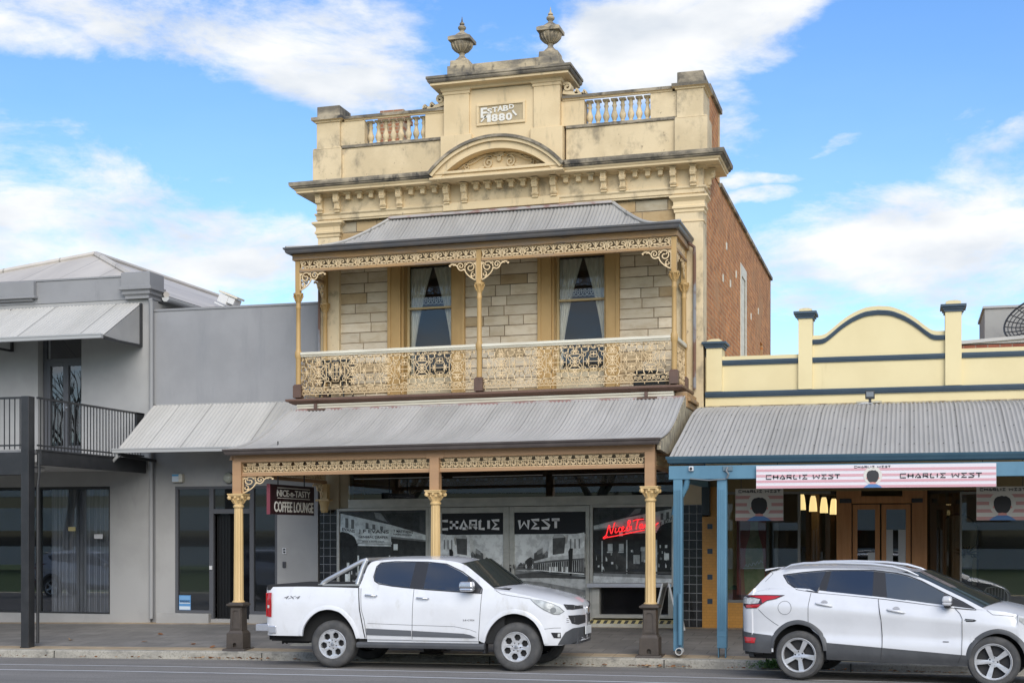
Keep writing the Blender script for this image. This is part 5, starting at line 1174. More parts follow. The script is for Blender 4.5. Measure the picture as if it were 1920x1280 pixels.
mb = MB(); mb.lathe([(.125, 0), (.125, .03)], 0, 0, 18); mb.mapv(lambda x, y, z: (-14.03+x, 27.72-z, 3.38+y)); mb.build('base_ring', dark_frame, A)
A = tag(empty('intercom', (-12.75, 27.7, 1.75)), 'small white intercom plate on the grey wall beside the entry', 'intercom')
mb = MB(); mb.box(-12.79, -12.70, 27.695, 27.72, 1.765, 1.89); mb.build('plate', mat('switch_white', (.6, .6, .6)), A)
mb = MB(); mb.box(-12.77, -12.72, 27.69, 27.695, 1.84, 1.875); mb.box(-12.77, -12.72, 27.69, 27.695, 1.785, 1.82); mb.build('button', charcoal, A)
A = tag(MB().box(-12.79, -12.71, 27.69, 27.72, 1.47, 1.60).build('key_safe', mat('keysafe', (.05, .05, .055), .4), None, bev=.01), 'small dark key safe on the grey wall below the intercom', 'key safe')
A = tag(empty('warning_sticker', (-15.13, 27.77, .55)), 'blue warning sticker low in the glass beside the dark door', 'sticker')
mb = MB(); mb.box(-15.26, -14.98, 27.765, 27.772, .53, .86, 0); mb.box(-15.25, -14.99, 27.762, 27.765, .55, .62, 1); mb.box(-15.25, -14.99, 27.762, 27.765, .68, .70, 1); mb.box(-15.25, -14.99, 27.762, 27.765, .76, .84, 2); mb.build('sheet', [mat('sticker_blue', (.10, .26, .50), .5), mat('label_white', (.5, .5, .5)), mat('sticker_pale', (.16, .34, .58), .5)], A)
mb = MB(); text(mb, 'WARNING', -15.24, -15.0, .70, .755, 27.762, .002, .01); mb.build('lettering', mat('sticker_ink', (.02, .03, .06), .6), A)
# roof-top air cooler behind the grey shop
A = tag(empty('roof_unit', (-17.0, 34.6, 7.9)), 'cream air cooler box tilted on the far end of the hipped roof', 'roof unit')
# ------------------------------------------------------------------ yellow shop on the right
yel = mat('yellow_render', (.71, .60, .345), .75, (.67, .56, .315), .9, bump=.15, bscale=50, grime=(.52, .43, .22), gscale=1.0, gstretch=(3, 3, .5), gramp=(.62, .85))
navy = mat('navy_trim', (.028, .055, .085), .5, (.035, .065, .095), 3)
blue = mat('blue_post_paint', (.095, .215, .30), .5, (.075, .18, .26), 2, (1, 1, .4), grime=(.16, .27, .34), gscale=1.2, gstretch=(2, 2, .4), gramp=(.6, .8))
blue_g = mat('blue_gutter', (.035, .085, .125), .45, (.045, .10, .14), 2)
amber = tile_mat('amber_wall_tile', (.46, .215, .035), (.50, .24, .045), (.36, .17, .035), .11, .055, .003, 'xz', .5, .35, .15, .5, .1)
navy_tile = mat('navy_tile', (.03, .05, .075), .3)
timber = mat('red_timber', (.50, .225, .075), .45, (.40, .165, .05), 2, (6, 1, .5), (.35, .7))
fr_dark = mat('shop_frame_dark', (.045, .04, .035), .5)
fr_grey = mat('shop_frame_grey', (.17, .165, .15), .5)
Y = tag(empty('yellow_shop', (-.6, 25.6, .3)), 'cream yellow single-storey shop with curved parapet, navy bands and bullnose verandah', 'shop')
def yp(mb, name, m, **k): return mb.build(name, m, Y, **k)
RX0, RX1 = -3.83, 6.0
def band(mb, x0, x1, z0, z1, yf=27.70, o=.055):
    h = z1-z0
    mb.box(x0, x1, yf-o*.5, yf, z0, z0+h*.30); mb.box(x0, x1, yf-o*.8, yf, z0+h*.30, z0+h*.62); mb.box(x0, x1, yf-o, yf, z0+h*.62, z1)
mb = MB(); mb.box(RX0, RX1, 27.70, 28.05, 3.05, 5.625); yp(mb, 'parapet_wall', yel)
# ogee gable
def og(t):            # t 0..1 across
    u = abs(2*t-1); 
    f = pchip([(0, 6.40), (.15, 6.385), (.35, 6.30), (.55, 6.15), (.72, 5.98), (.82, 5.90), (.90, 5.885), (1.0, 5.885)])
    return f(u)
gx0, gx1 = -1.79, .64; pts = [(gx0+(gx1-gx0)*i/48, og(i/48)+.085) for i in range(49)]
mb = MB(); mb.prism([(gx0, 5.62)]+pts[::1]+[(gx1, 5.62)], 27.705, 28.0); yp(mb, 'gable_panel', yel)
mb = MB()
for o, d in ((.0, .06), (.03, .045), (.058, .03)):
    top = [(gx0+(gx1-gx0)*i/48, og(i/48)-o) for i in range(49)]; bot = [(gx0+(gx1-gx0)*i/48, og(i/48)-o-(.03 if o < .05 else .026)) for i in range(49)]
    mb.prism(top+bot[::-1], 27.705-d, 27.72)
yp(mb, 'gable_band', navy)
mb = MB(); 
for a, b in ((-3.50, -2.05), (-1.79, .64), (.92, RX1)): band(mb, a, b, 5.45, 5.545)
yp(mb, 'middle_band', navy)
mb = MB(); band(mb, RX0, RX1, 4.835, 4.94, o=.07); yp(mb, 'lower_band', navy)
def pier(x0, x1, top, cap0, cap1, yf=27.62):
    e = empty('parapet_pier', ((x0+x1)/2, yf, 4.95), Y); xc = (x0+x1)/2; w = (x1-x0)/2
    mb = MB(); mb.box(x0, x1, yf, 28.08, 4.945, cap0); mb.box(x0+.01, x1-.01, yf+.01, 28.07, cap1, top-.03); mb.tbox(xc, (yf+28.08)/2, top-.03, top+.01, w-.01, w-.08, .22, .10); mb.build('shaft', yel, e)
    mb = MB(); h = cap1-cap0
    mb.box(x0-.025, x1+.025, yf-.025, 28.10, cap0, cap0+h*.35); mb.box(x0-.05, x1+.05, yf-.05, 28.12, cap0+h*.35, cap0+h*.65); mb.box(x0-.085, x1+.085, yf-.085, 28.15, cap0+h*.65, cap1); mb.build('cap_band', navy, e)
pier(-3.80, -3.50, 5.97, 5.785, 5.905); pier(-2.045, -1.785, 6.50, 6.29, 6.42); pier(.64, .93, 6.53, 6.31, 6.44)
mb = MB(); mb.box(RX0, RX1, 27.64, 27.7, 4.63, 4.665); yp(mb, 'flashing', mat('crumbling_mortar', (.42, .36, .24), .95, (.22, .17, .11), 6, (1, 1, 1), (.4, .6)))
mb = MB(); mb.box(RX0, RX0+.3, 28.05, 40, 0, 5.3); mb.box(RX1-.3, RX1, 28.05, 40, 0, 5.3); mb.box(RX0+.3, RX1-.3, 28.05, 40, 5.0, 5.05); yp(mb, 'shop_shell', yel)
# bullnose roof
BP = resample([(23.56, 3.46), (23.75, 3.53), (24.02, 3.635), (24.5, 3.80), (25.0, 3.98), (25.58, 4.20), (26.3, 4.43), (27.0, 4.57), (27.68, 4.635)], 18)
mb = MB(); mb.corr(BP, lambda t: -3.86, lambda t: RX1, amp=.013)
for (y, z) in (BP[2], BP[6], BP[10], BP[14]):              # roofing screws
    for i in range(43): x = -3.8+.228*i; mb.lathe([(.013, 0), (.009, .016)], x, y, 6, z+.004, 1)
yp(mb, 'bullnose_roof', [corr_mat('corrugated_bullnose', (.41, .392, .36), (.345, .33, .302), rust=(.31, .288, .25)), mat('screw_dark', (.14, .135, .125), .6)], smooth=50)
mb = MB(); mb.v = [(x, y, z-.05) for x in (-3.85, RX1) for y, z in BP]; n = len(BP); mb.f = [(i, i+1, n+i+1, n+i) for i in range(n-1)]; mb.m = [0]*(n-1); mb.c = [None]*(n-1); yp(mb, 'verandah_lining', mat('lining_olive', (.42, .36, .22), .9))  # lining colour lightened to bounce light below the roof
mb = MB(); mb.prism([(y, z-.03) for y, z in BP]+[(27.68, 4.5), (26.3, 4.30), (25.0, 3.85), (23.9, 3.4), (23.56, 3.34)], -3.86, -3.83, 'yz'); yp(mb, 'roof_end', mat('roof_end_dark', (.12, .12, .115), .8))
mb = MB(); mb.cornice(-3.80, RX1, 23.54, 23.66, [(0, 3.345), (.05, 3.35), (.075, 3.375), (.08, 3.41), (.10, 3.43), (.105, 3.47), (.09, 3.47), (.06, 3.44)], None, True, False); yp(mb, 'gutter', blue_g, smooth=40)
mb = MB(); mb.box(-3.86, RX1, 23.50, 23.62, 3.09, 3.315); yp(mb, 'verandah_beam', blue, bev=.008)
mb = MB(); mb.box(-3.86, -3.74, 23.62, 27.68, 3.09, 3.31); yp(mb, 'side_beam', blue)
for x in (-3.71, -2.98, 3.2):
    mb = MB(); z = zfoot(x, 23.58)
    if x == -3.71: mb.box(x-.075, x+.075, 23.51, 23.65, z+.10, 3.09)
    else: mb.box(x-.078, x+.078, 23.50, 23.66, z+.16, 3.09); mb.box(x-.065, x-.05, 23.51, 23.65, z, z+.16); mb.box(x+.05, x+.065, 23.51, 23.65, z, z+.16); mb.box(x-.085, x+.085, 23.495, 23.505, z+.35, z+.37)
    for q in (-.045, -.015, .015, .045): mb.box(x+q-.006, x+q+.006, 23.49, 23.505, z+.45, 2.92)
    yp(mb, 'verandah_post', blue, bev=.005)
mb = MB(); mb.tube([(-3.55, 23.56, 3.12), (-3.58, 23.58, 2.98), (-3.78, 23.7, 2.62), (-3.80, 23.7, 2.5)], .05, 10); yp(mb, 'downpipe_elbow', blue, smooth=40)
mb = MB(); mb.tube([(-3.66, 23.44, .30+.05), (-3.66, 23.44, 1.2)], .04, 10); yp(mb, 'downpipe', blue, smooth=40)
mb = MB(); o = circ(0, 0, .062, 16); i_ = circ(0, 0, .048, 16); mb.plate([(-3.67+a, .245+b) for a, b in o], [[(-3.67+a, .245+b) for a, b in i_]], 23.36, 23.55); yp(mb, 'pipe_outlet', mat('pvc_white', (.5, .5, .48), .5))
# shopfront
mb = MB(); mb.box(-3.88, -3.60, 27.62, 28.0, .2, 2.52); mb.box(-3.60, -3.55, 27.63, 28.0, .2, 3.1); mb.box(-3.72, -3.60, 27.63, 28.0, 2.52, 3.1); yp(mb, 'tiled_pier', amber)
mb = MB(); mb.box(-3.55, -1.45, 27.66, 28.0, .2, .855); yp(mb, 'tiled_riser', amber)
mb = MB(); mb.box(.30, RX1, 27.66, 28.0, .2, .80); yp(mb, 'tiled_riser', amber)
for x, z in ((-3.73, 2.28), (-3.73, 1.80), (-3.73, 1.30), (-3.73, .83), (-3.05, .60), (-2.3, .60), (1.2, .55)):
    mb = MB(); yf = 27.62 if x < -3.5 else 27.66
    if z < 2.5: mb.box(x-.05, x+.05, yf-.004, yf, z, z+.10); yp(mb, 'accent_tile', navy_tile)
mb = MB(); mb.box(-3.87, -3.72, 27.45, 27.62, 2.55, 3.2); yp(mb, 'pipe_casing', mat('casing_dark', (.03, .045, .055), .5))
mb = MB(); mb.box(-3.86, RX1, 27.68, 27.72, 3.0, 3.3); yp(mb, 'shop_fascia', mat('fascia_olive', (.20, .15, .07), .8))
mb = MB(); mb.box(-3.2, -3.17, 27.30, 27.33, .2, .27); mb.tube([(-3.12+.045*math.cos(R(a)), 27.6, .285+.045*math.sin(R(a))) for a in range(0, 181, 20)], .018, 6); yp(mb, 'drain_spout', charcoal)
# glazing left of the door
mb = MB()
for a, b, z0, z1 in ((-3.55, -3.49, .855, 3.0), (-3.49, -1.45, 2.95, 3.0), (-3.49, -2.03, .855, .91), (-2.06, -2.01, .855, 2.95)): mb.box(a, b, 27.67, 27.74, z0, z1)
yp(mb, 'window_frame', fr_grey, bev=.004)
mb = MB(); mb.box(-2.66, -2.61, 27.76, 27.82, .9, 2.95); mb.box(-2.50, -2.44, 27.76, 27.82, .9, 2.95); yp(mb, 'window_mullion', fr_grey)
mb = MB(); mb.add([(-3.49, 27.70, .9), (-2.03, 27.70, .9), (-2.03, 27.70, 2.95), (-3.49, 27.70, 2.95)], [(0, 1, 2, 3)]); yp(mb, 'shop_pane', glass)
# recessed doorway
mb = MB()
for a, b, c in (((-2.03, 27.70), (-1.40, 28.6), 0), ((.92, 27.7), (.30, 28.6), 0)):
    mb.add([(a[0], a[1], .85), (b[0], b[1], .85), (b[0], b[1], 2.95), (a[0], a[1], 2.95)], [(0, 1, 2, 3)])
yp(mb, 'splay_pane', glass, split=lambda x, y, z: x > -.5)
mb = MB()
for a, b in (((-2.03, 27.70), (-1.40, 28.6)), ((.92, 27.7), (.30, 28.6))):
    mb.prism([(a[0], a[1]), (b[0], b[1]), (b[0]+.05, b[1]), (a[0]+.05, a[1])], .2, .85, 'xy'); mb.prism([(a[0], a[1]), (b[0], b[1]), (b[0]+.05, b[1]), (a[0]+.05, a[1])], 2.95, 3.05, 'xy')
yp(mb, 'splay_riser', fr_dark, split=lambda x, y, z: (x > -.5, z > 2))
DR = empty('timber_door', (-.56, 28.55, .35), Y); DY = 28.5
K = lambda x: -.55+(x+.555)*1.028                     # the doorway stands .8 m deeper
mb = MB()
for a, b, z0, z1 in ((-1.36, -1.08, .3, 3.0), (.02, .30, .3, 3.0), (-1.08, .02, 2.78, 2.92)): mb.box(K(a), K(b), DY, DY+.10, z0, z1)
mb.box(K(-1.36), K(-.9), DY-.01, DY+.09, 2.86, 3.05); mb.box(K(-.15), K(.30), DY-.01, DY+.09, 2.86, 3.05)
mb.build('door_frame', timber, DR, bev=.008)
for a, b in ((-1.06, -.56), (-.53, .0)):
    mb = MB(); a, b = K(a), K(b)
    mb.box(a, a+.09, DY+.02, DY+.07, .35, 2.76); mb.box(b-.09, b, DY+.02, DY+.07, .35, 2.76); mb.box(a+.09, b-.09, DY+.02, DY+.07, 2.66, 2.76); mb.box(a+.09, b-.09, DY+.02, DY+.07, .35, .70); mb.build('door_leaf', timber, DR, bev=.006)
    mb = MB(); mb.add([(a+.09, DY+.045, .7), (b-.09, DY+.045, .7), (b-.09, DY+.045, 2.66), (a+.09, DY+.045, 2.66)], [(0, 1, 2, 3)]); mb.build('door_pane', glass_mat('door_glass', (.45, .48, .46), 0, 1.9), DR)
mb = MB(); mb.box(K(-1.30), K(-1.08), DY-.03, DY, 2.79, 2.87); mb.box(K(.02), K(.22), DY-.03, DY, 2.79, 2.87); mb.build('door_closer', charcoal, DR)
mb = MB(); mb.box(-.78, -.64, DY+.03, DY+.04, 1.55, 1.83, 0); mb.box(-.44, -.31, DY+.03, DY+.04, 1.45, 2.27, 0); mb.box(-.21, -.06, DY+.03, DY+.04, 1.45, 2.27, 0); mb.box(-.44, -.29, DY+.025, DY+.03, 1.30, 1.50, 1); mb.build('paper_notice', [mat('note_white', (.5, .5, .5)), mat('notice_blue', (.25, .38, .48), .6)], DR)
# glazing right of the door
mb = MB()
for a, b, z0, z1 in ((.90, .935, .80, 2.97), (.935, RX1, .80, .86), (.935, RX1, 2.92, 2.97), (2.6, 2.65, .86, 2.92)): mb.box(a, b, 27.67, 27.74, z0, z1)
yp(mb, 'window_frame', fr_grey, bev=.004)
mb = MB(); mb.add([(.92, 27.70, .85), (RX1, 27.70, .85), (RX1, 27.70, 2.95), (.92, 27.70, 2.95)], [(0, 1, 2, 3)]); yp(mb, 'shop_pane', glass)
# dim interior
mb = MB(); mb.box(-3.55, RX1, 31.5, 31.6, .2, 3.2); yp(mb, 'back_wall', mat('cafe_wall', (.16, .155, .13), .9))
mb = MB(); mb.box(-3.55, RX1, 28.9, 31.5, .22, .30); yp(mb, 'cafe_floor', mat('cafe_floor', (.06, .05, .04), .5))
mb = MB(); mb.box(-3.55, RX1, 27.75, 31.5, 3.2, 3.25); yp(mb, 'cafe_ceiling', mat('cafe_ceiling', (.12, .12, .11), .9))
mb = MB(); mb.box(-1.9, -1.75, 29.2, 29.35, .3, 3.2); mb.box(.55, .68, 29.2, 29.35, .3, 3.2); mb.box(.75, .80, 29.4, 29.5, .3, 3.2); yp(mb, 'cafe_post', mat('cafe_post', (.22, .15, .085), .7))

# poster inside the left window
A = tag(empty('bottle_poster', (-2.92, 27.83, 1.2)), 'dark red poster with a green bottle leaning inside the shop window', 'poster')
mb = MB(); mb.box(-3.24, -2.62, 27.84, 27.86, 1.0, 2.46); mb.build('sheet', mat('poster_red', (.34, .06, .04), .5, (.24, .045, .03), 2), A)
mb = MB(); prf = [(.17, 1.02), (.19, 1.25), (.20, 1.5), (.165, 1.62), (.175, 1.75), (.15, 1.95), (.09, 2.15), (.07, 2.35), (.075, 2.42)]
mb.prism([(-2.90+a, z) for a, z in prf]+[(-2.90-a, z) for a, z in prf[::-1]], 27.832, 27.839); mb.build('bottle', mat('poster_green', (.15, .17, .06), .4, (.30, .28, .13), 3), A)
mb = MB(); mb.ribbon([(-3.08+.022*i, 1.56+.035*math.sin(i*1.9)+.006*i) for i in range(17)], .012, 27.826, 27.83); mb.box(-3.12, -2.66, 27.826, 27.83, 1.515, 1.525); mb.build('script_line', mat('note_white', (.5, .5, .5)), A)
A = tag(empty('red_crate', (-3.05, 28.0, .9)), 'dull red box with a green top behind the shop window sill', 'crate')
mb = MB(); mb.box(-3.40, -2.75, 27.95, 28.3, .86, 1.10); mb.build('crate_body', mat('crate_red', (.13, .03, .02), .6), A, bev=.01); mb = MB(); mb.tbox(-3.08, 28.12, 1.10, 1.17, .34, .28, .18, .12); mb.build('crate_top', mat('crate_green', (.05, .09, .06), .6), A)
# pendant lamps
lamp_on = mat('pendant_glass', (.5, .42, .25), .4); bl = lamp_on.node_tree.nodes['Principled BSDF']; bl.inputs['Emission Color'].default_value = (1, .72, .32, 1); bl.inputs['Emission Strength'].default_value = .75
fp = None
lab = ['first glowing glass pendant lamp from the left, beside the poster window', 'second glowing glass pendant from the left in the row of four', 'third glass pendant from the left in the row of four', 'rightmost glass pendant of the row, nearest the timber doors']
for i, x in enumerate((-2.06, -1.84, -1.63, -1.44)):
    p = (x, 28.75, 2.66-.03*i)
    if fp is None:
        fp = tag(empty('pendant_lamp', p), lab[0], 'pendant lamp', 'glass pendants in the shop window')
        mb = MB(); mb.lathe([(.080, 0), (.074, .12), (.056, .26), (.04, .31)], x, 28.75, 16, 2.66); mb.build('shade', lamp_on, fp, smooth=40)
        mb = MB(); mb.tube([(x, 28.75, 2.94), (x, 28.75, 3.2)], .008, 6); mb.build('cord', charcoal, fp)
    else: dup(fp, p, None, lab[i])
# potted plant, mirror and wire chairs seen through the right-hand glass
A = tag(empty('potted_plant', (1.05, 28.6, .9)), 'dark leafy plant in a pot behind the right-hand shop glass', 'plant')
rnd = random.Random(3); mb = MB()
for i in range(60):
    a = rnd.uniform(0, 6.28); e2 = rnd.uniform(-.2, 1.1); l = rnd.uniform(.15, .34); d = Vector((math.cos(a)*math.cos(e2), math.sin(a)*math.cos(e2), math.sin(e2))); b_ = Vector((1.05, 28.6, 1.78)); s_ = d.cross(Vector((0, 0, 1))).normalized()*.03
    mb.add([b_+d*.04, b_+d*l*.5+s_, b_+d*l+Vector((0, 0, -.05)), b_+d*l*.5-s_], [(0, 1, 2, 3)])
mb.build('foliage', mat('plant_dark', (.02, .035, .015), .5), A); mb = MB(); mb.lathe([(.10, 1.55), (.13, 1.78), (.12, 1.78)], 1.05, 28.6, 14); mb.build('pot', mat('pot_white', (.4, .4, .38), .5), A); mb = MB(); mb.box(.95, 1.15, 28.5, 28.7, .3, 1.55); mb.build('plant_stand', charcoal, A)
A = tag(empty('arched_mirror', (.75, 29.9, 1.2)), 'arched pale mirror on the cafe wall behind the plant', 'mirror')
mb = MB(); pts = [(.55, 1.15)]+[(.93-.38*math.cos(R(a)), 2.20+.38*math.sin(R(a))) for a in range(0, 181, 12)]+[(1.31, 1.15)]; mb.prism(pts, 29.9, 29.93); mb.build('mirror_glass', mat('mirror_pale', (.30, .27, .19), .3), A)
mb = MB(); mb.ribbon(pts, .04, 29.88, 29.9, True); mb.build('mirror_frame', charcoal, A)
fp = None
for i, (x, l) in enumerate(((1.55, 'pale wire-backed chair inside the right-hand window, nearer the doors'), (2.32, 'pale wire-backed chair inside the right-hand window, at the picture edge'))):
    if fp is None:
        fp = tag(empty('wire_chair', (x, 28.35, .3)), l, 'chair', 'wire chairs in the cafe window'); cm = mat('chair_white', (.55, .55, .52), .4)
        mb = MB(); mb.tube([(x-.22, 28.2, .78), (x-.23, 28.18, 1.05), (x-.15, 28.17, 1.17), (x, 28.16, 1.20), (x+.15, 28.17, 1.17), (x+.23, 28.18, 1.05), (x+.22, 28.2, .78)], .012, 6)
        for q in range(-3, 4): mb.tube([(x+q*.05, 28.19, .78), (x+q*.055, 28.17, 1.18-abs(q)*.012)], .006, 5)
        mb.build('backrest', cm, fp); mb = MB(); mb.lathe([(.22, .74), (.23, .76), (.22, .78)], x, 28.40, 18); mb.build('seat', cm, fp)
        for sx in (-1, 1):
            for sy in (-1, 1): mb = MB(); mb.tube([(x+sx*.17, 28.40+sy*.17, .75), (x+sx*.22, 28.40+sy*.22, .30)], .012, 6); mb.build('leg', cm, fp)
    else: dup(fp, (x, 28.35, .3), None, l)
# signs
pink = mat('sign_pink', (.60, .33, .36), .5); swhite = mat('sign_white', (.68, .64, .66), .5); sink = mat('sign_ink', (.025, .022, .028), .5); pale = mat('sign_pale', (.62, .58, .52), .5)
skin = mat('sign_skin', (.62, .27, .23), .6); hair = mat('sign_hair', (.030, .028, .030), .6); coat_ = mat('sign_blue', (.09, .20, .42), .6)
def head(mb, cx, z0, s, y, disc=True):
    """back view of a dark-haired head on a pale disc: mis 0 pale 1 skin 2 hair 3 blue"""
    if disc: mb.prism([p for p in circ(cx, z0+.60*s, .46*s, 28)], y-.001, y, 'xz', 0)
    mb.prism([(cx-.46*s, z0), (cx-.33*s, z0+.10*s), (cx-.17*s, z0+.175*s), (cx+.17*s, z0+.175*s), (cx+.33*s, z0+.10*s), (cx+.46*s, z0)], y-.002, y-.001, 'xz', 3)
    mb.prism([(cx-.15*s, z0+.175*s), (cx+.15*s, z0+.175*s), (cx+.13*s, z0+.36*s), (cx-.13*s, z0+.36*s)], y-.003, y-.002, 'xz', 1)
    for sx in (-1, 1): mb.prism(circ(cx+sx*.29*s, z0+.47*s, .045*s, 8), y-.003, y-.002, 'xz', 1)
    pts = [(-.19, .29), (-.12, .26), (0, .275), (.12, .255), (.19, .29), (.26, .40), (.30, .55), (.29, .70), (.24, .80), (.17, .84), (.12, .875), (.05, .86), (-.02, .885), (-.10, .86), (-.18, .845), (-.25, .79), (-.30, .68), (-.30, .54), (-.26, .40)]
    mb.prism([(cx+a*s, z0+b*s) for a, b in pts], y-.004, y-.003, 'xz', 2)
hm = [pale, skin, hair, coat_]
A = tag(empty('shop_banner', (-.55, 23.42, 2.92)), 'long pink and white striped CHARLIE WEST banner on the blue verandah beam', 'sign')
bx0, bx1, bz0, bz1 = -2.41, 1.305, 2.925, 3.295
mb = MB(); mb.box(bx0, bx1, 23.43, 23.455, bz0, bz1); mb.build('board', swhite, A)
mb = MB(); h = bz1-bz0
for i in range(4): z = bz0+.002+h*(.245*i); mb.box(bx0+.003, bx1-.003, 23.427, 23.43, z, z+h*.11)
mb.build('stripe', pink, A)
mb = MB(); head(mb, -.565, bz0+.003, .315, 23.425); mb.build('head_picture', hm, A)
mb = MB(); blocky(mb, 'CHARLIE WEST', -2.245, -1.075, bz0+.145, bz0+.225, 23.424, .018, .003); blocky(mb, 'CHARLIE WEST', -.14, 1.09, bz0+.145, bz0+.225, 23.424, .018, .003); blocky(mb, 'CHARLIE WEST', -.85, -.29, bz1-.055, bz1-.018, 23.424, .009, .003); mb.build('lettering', sink, A)
for (x0, l) in ((-2.99, 'small CHARLIE WEST hanging sign with a dark head, under the left end of the banner'), (1.10, 'small CHARLIE WEST hanging sign with a dark head, at the right picture edge')):
    A = tag(empty('hanging_sign', (x0+.42, 25.5, 2.43)), l, 'sign', 'hanging CHARLIE WEST signs'); w, h = .84, .57; z0 = 2.42
    mb = MB(); mb.box(x0, x0+w, 25.50, 25.52, z0, z0+h); mb.build('board', pale, A)
    mb = MB()
    for i in range(4): z = z0+.002+h*(.225*i); mb.box(x0+.003, x0+w-.003, 25.497, 25.50, z, z+h*.10)
    mb.build('stripe', mat('sign_pink_dull', (.52, .27, .25), .5), A)
    mb = MB(); head(mb, x0+w/2, z0, .47, 25.495); mb.build('head_picture', hm, A)
    mb = MB(); blocky(mb, 'CHARLIE WEST', x0+.06, x0+w-.05, z0+h-.075, z0+h-.022, 25.494, .014, .003); mb.build('lettering', sink, A)
    mb = MB()
    for x in (x0+.1, x0+w-.1): mb.tube([(x, 25.51, z0+h), (x, 25.51, 4.05)], .006, 5)
    mb.build('hanger', charcoal, A)
# flood lamp on the roof, sensor on the beam
A = tag(empty('flood_lamp', (-.70, 27.2, 4.62)), 'small black flood lamp on the curved verandah roof', 'flood lamp')
mb = MB(); mb.box(-.79, -.62, 27.10, 27.18, 4.68, 4.83); mb.build('lamp_head', charcoal, A, bev=.01); mb = MB(); mb.box(-.77, -.64, 27.095, 27.10, 4.72, 4.81); mb.build('lens', mat('lens_grey', (.18, .19, .2), .1), A); mb = MB(); mb.box(-.73, -.68, 27.12, 27.17, 4.56, 4.68); mb.build('lamp_base', charcoal, A)
mb = MB(); mb.tube([(-.92, 26.95, 4.575), (-.85, 26.9, 4.575), (-.80, 27.0, 4.59), (-.72, 27.0, 4.59), (-.66, 26.95, 4.58)], .012, 6); mb.tube([(-.90, 26.92, 4.57), (-.84, 26.96, 4.585), (-.78, 26.93, 4.585)], .014, 6); mb.build('loose_cable', mat('note_white', (.5, .5, .5)), A)
mb = MB(); mb.box(-.97, -.50, 27.62, 27.645, 4.655, 4.685); mb.build('mortar_smear', mat('smear_white', (.5, .47, .38), .9, (.4, .35, .24), 9), A)
A = tag(empty('sensor_light', (-3.48, 23.47, 3.26)), 'small white sensor box on the blue beam at the left end', 'sensor')
mb = MB(); mb.box(-3.52, -3.44, 23.44, 23.50, 3.225, 3.305); mb.build('housing', mat('switch_white', (.6, .6, .6)), A, bev=.012); mb = MB(); mb.lathe([(.025, 0), (.02, .02), (.005, .03)], 0, 0, 10); mb.mapv(lambda x, y, z: (-3.48+x, 23.44-z, 3.265+y)); mb.build('lens', charcoal, A)
A = tag(empty('junction_box', (-2.9, 23.47, 3.2)), 'small grey junction box with loops of cable on the blue beam', 'junction box')
mb = MB(); mb.box(-2.96, -2.80, 23.475, 23.5, 3.22, 3.30); mb.build('housing', mat('box_blue', (.10, .16, .20), .6), A, bev=.006); mb = MB(); mb.tube([(-2.88, 23.46, 3.28), (-2.90, 23.44, 3.22), (-2.86, 23.44, 3.17), (-2.89, 23.46, 3.10)], .018, 6); mb.tube([(-3.5, 23.47, 3.10), (-3.2, 23.46, 3.07), (-2.9, 23.47, 3.09)], .01, 5); mb.build('cable', mat('cable_grey', (.16, .17, .18), .6), A)

# ------------------------------------------------------------------ beyond the yellow shop
A = tag(empty('red_brick_building', (4, 31, 3)), 'red brick wall with pale coping rising behind the yellow parapet', 'building')
mb = MB(); mb.box(1.0, 9, 31, 40, 3, 6.12); mb.build('brick_wall', brick_f, A); mb = MB(); mb.prism([(.95, 6.12), (9, 6.55), (9, 6.62), (.95, 6.19)], 30.95, 31.3); mb.prism([(1, 6.10), (9, 6.10), (9, 6.55), (1, 6.12)], 31.0, 31.2); mb.build('coping', mat('coping_pale', (.45, .44, .42), .7), A)
A = tag(empty('grey_plant_room', (3.5, 33.5, 5)), 'grey cement-sheet box standing on the roof behind the satellite dish', 'roof box')
mb = MB(); mb.box(1.62, 6, 33.5, 36, 5, 7.22); mb.build('wall_panel', mat('cement_sheet', (.33, .33, .31), .85, (.27, .27, .255), 1.5), A); mb = MB(); mb.box(1.58, 6.04, 33.46, 36, 7.22, 7.27); mb.build('roof_edge', gut_grey, A)
A = tag(empty('satellite_dish', (2.55, 32.2, 6.1)), 'large black mesh satellite dish at the right picture edge', 'satellite dish')
dc = Vector((2.76, 32.0, 6.62)); ax = Vector((-.35, -.62, .70)).normalized(); u_ = ax.cross(Vector((0, 0, 1))).normalized(); v_ = u_.cross(ax)
def dish(r, a): return dc+u_*r*math.cos(a)+v_*r*math.sin(a)+ax*(.30*r*r)
mb = MB()
for r in (.10, .18, .26, .34, .42, .50, .58, .66, .73, .80): mb.tube([dish(r, 2*math.pi*i/40) for i in range(41)], .011 if r < .75 else .022, 5)
mb.build('rim_ring', charcoal, A)
mb = MB()
for q in range(24): mb.tube([dish(r/8*.80, 2*math.pi*q/24) for r in range(9)], .012, 5)
mb.build('dish_rib', charcoal, A)
mb = MB(); mb.tube([dc, dc-ax*.3, (2.75, 32.6, 5.3)], .05, 8); mb.build('mast', charcoal, A)
mb = MB(); mb.tube([(2.32, 30.6, 6.1), (2.32, 30.6, 8.1)], .025, 6); mb.tube([dish(.79, 1.2), dc+ax*.9], .012, 5); mb.tube([dish(.79, 3.3), dc+ax*.9], .012, 5); mb.build('feed_arm', charcoal, A)

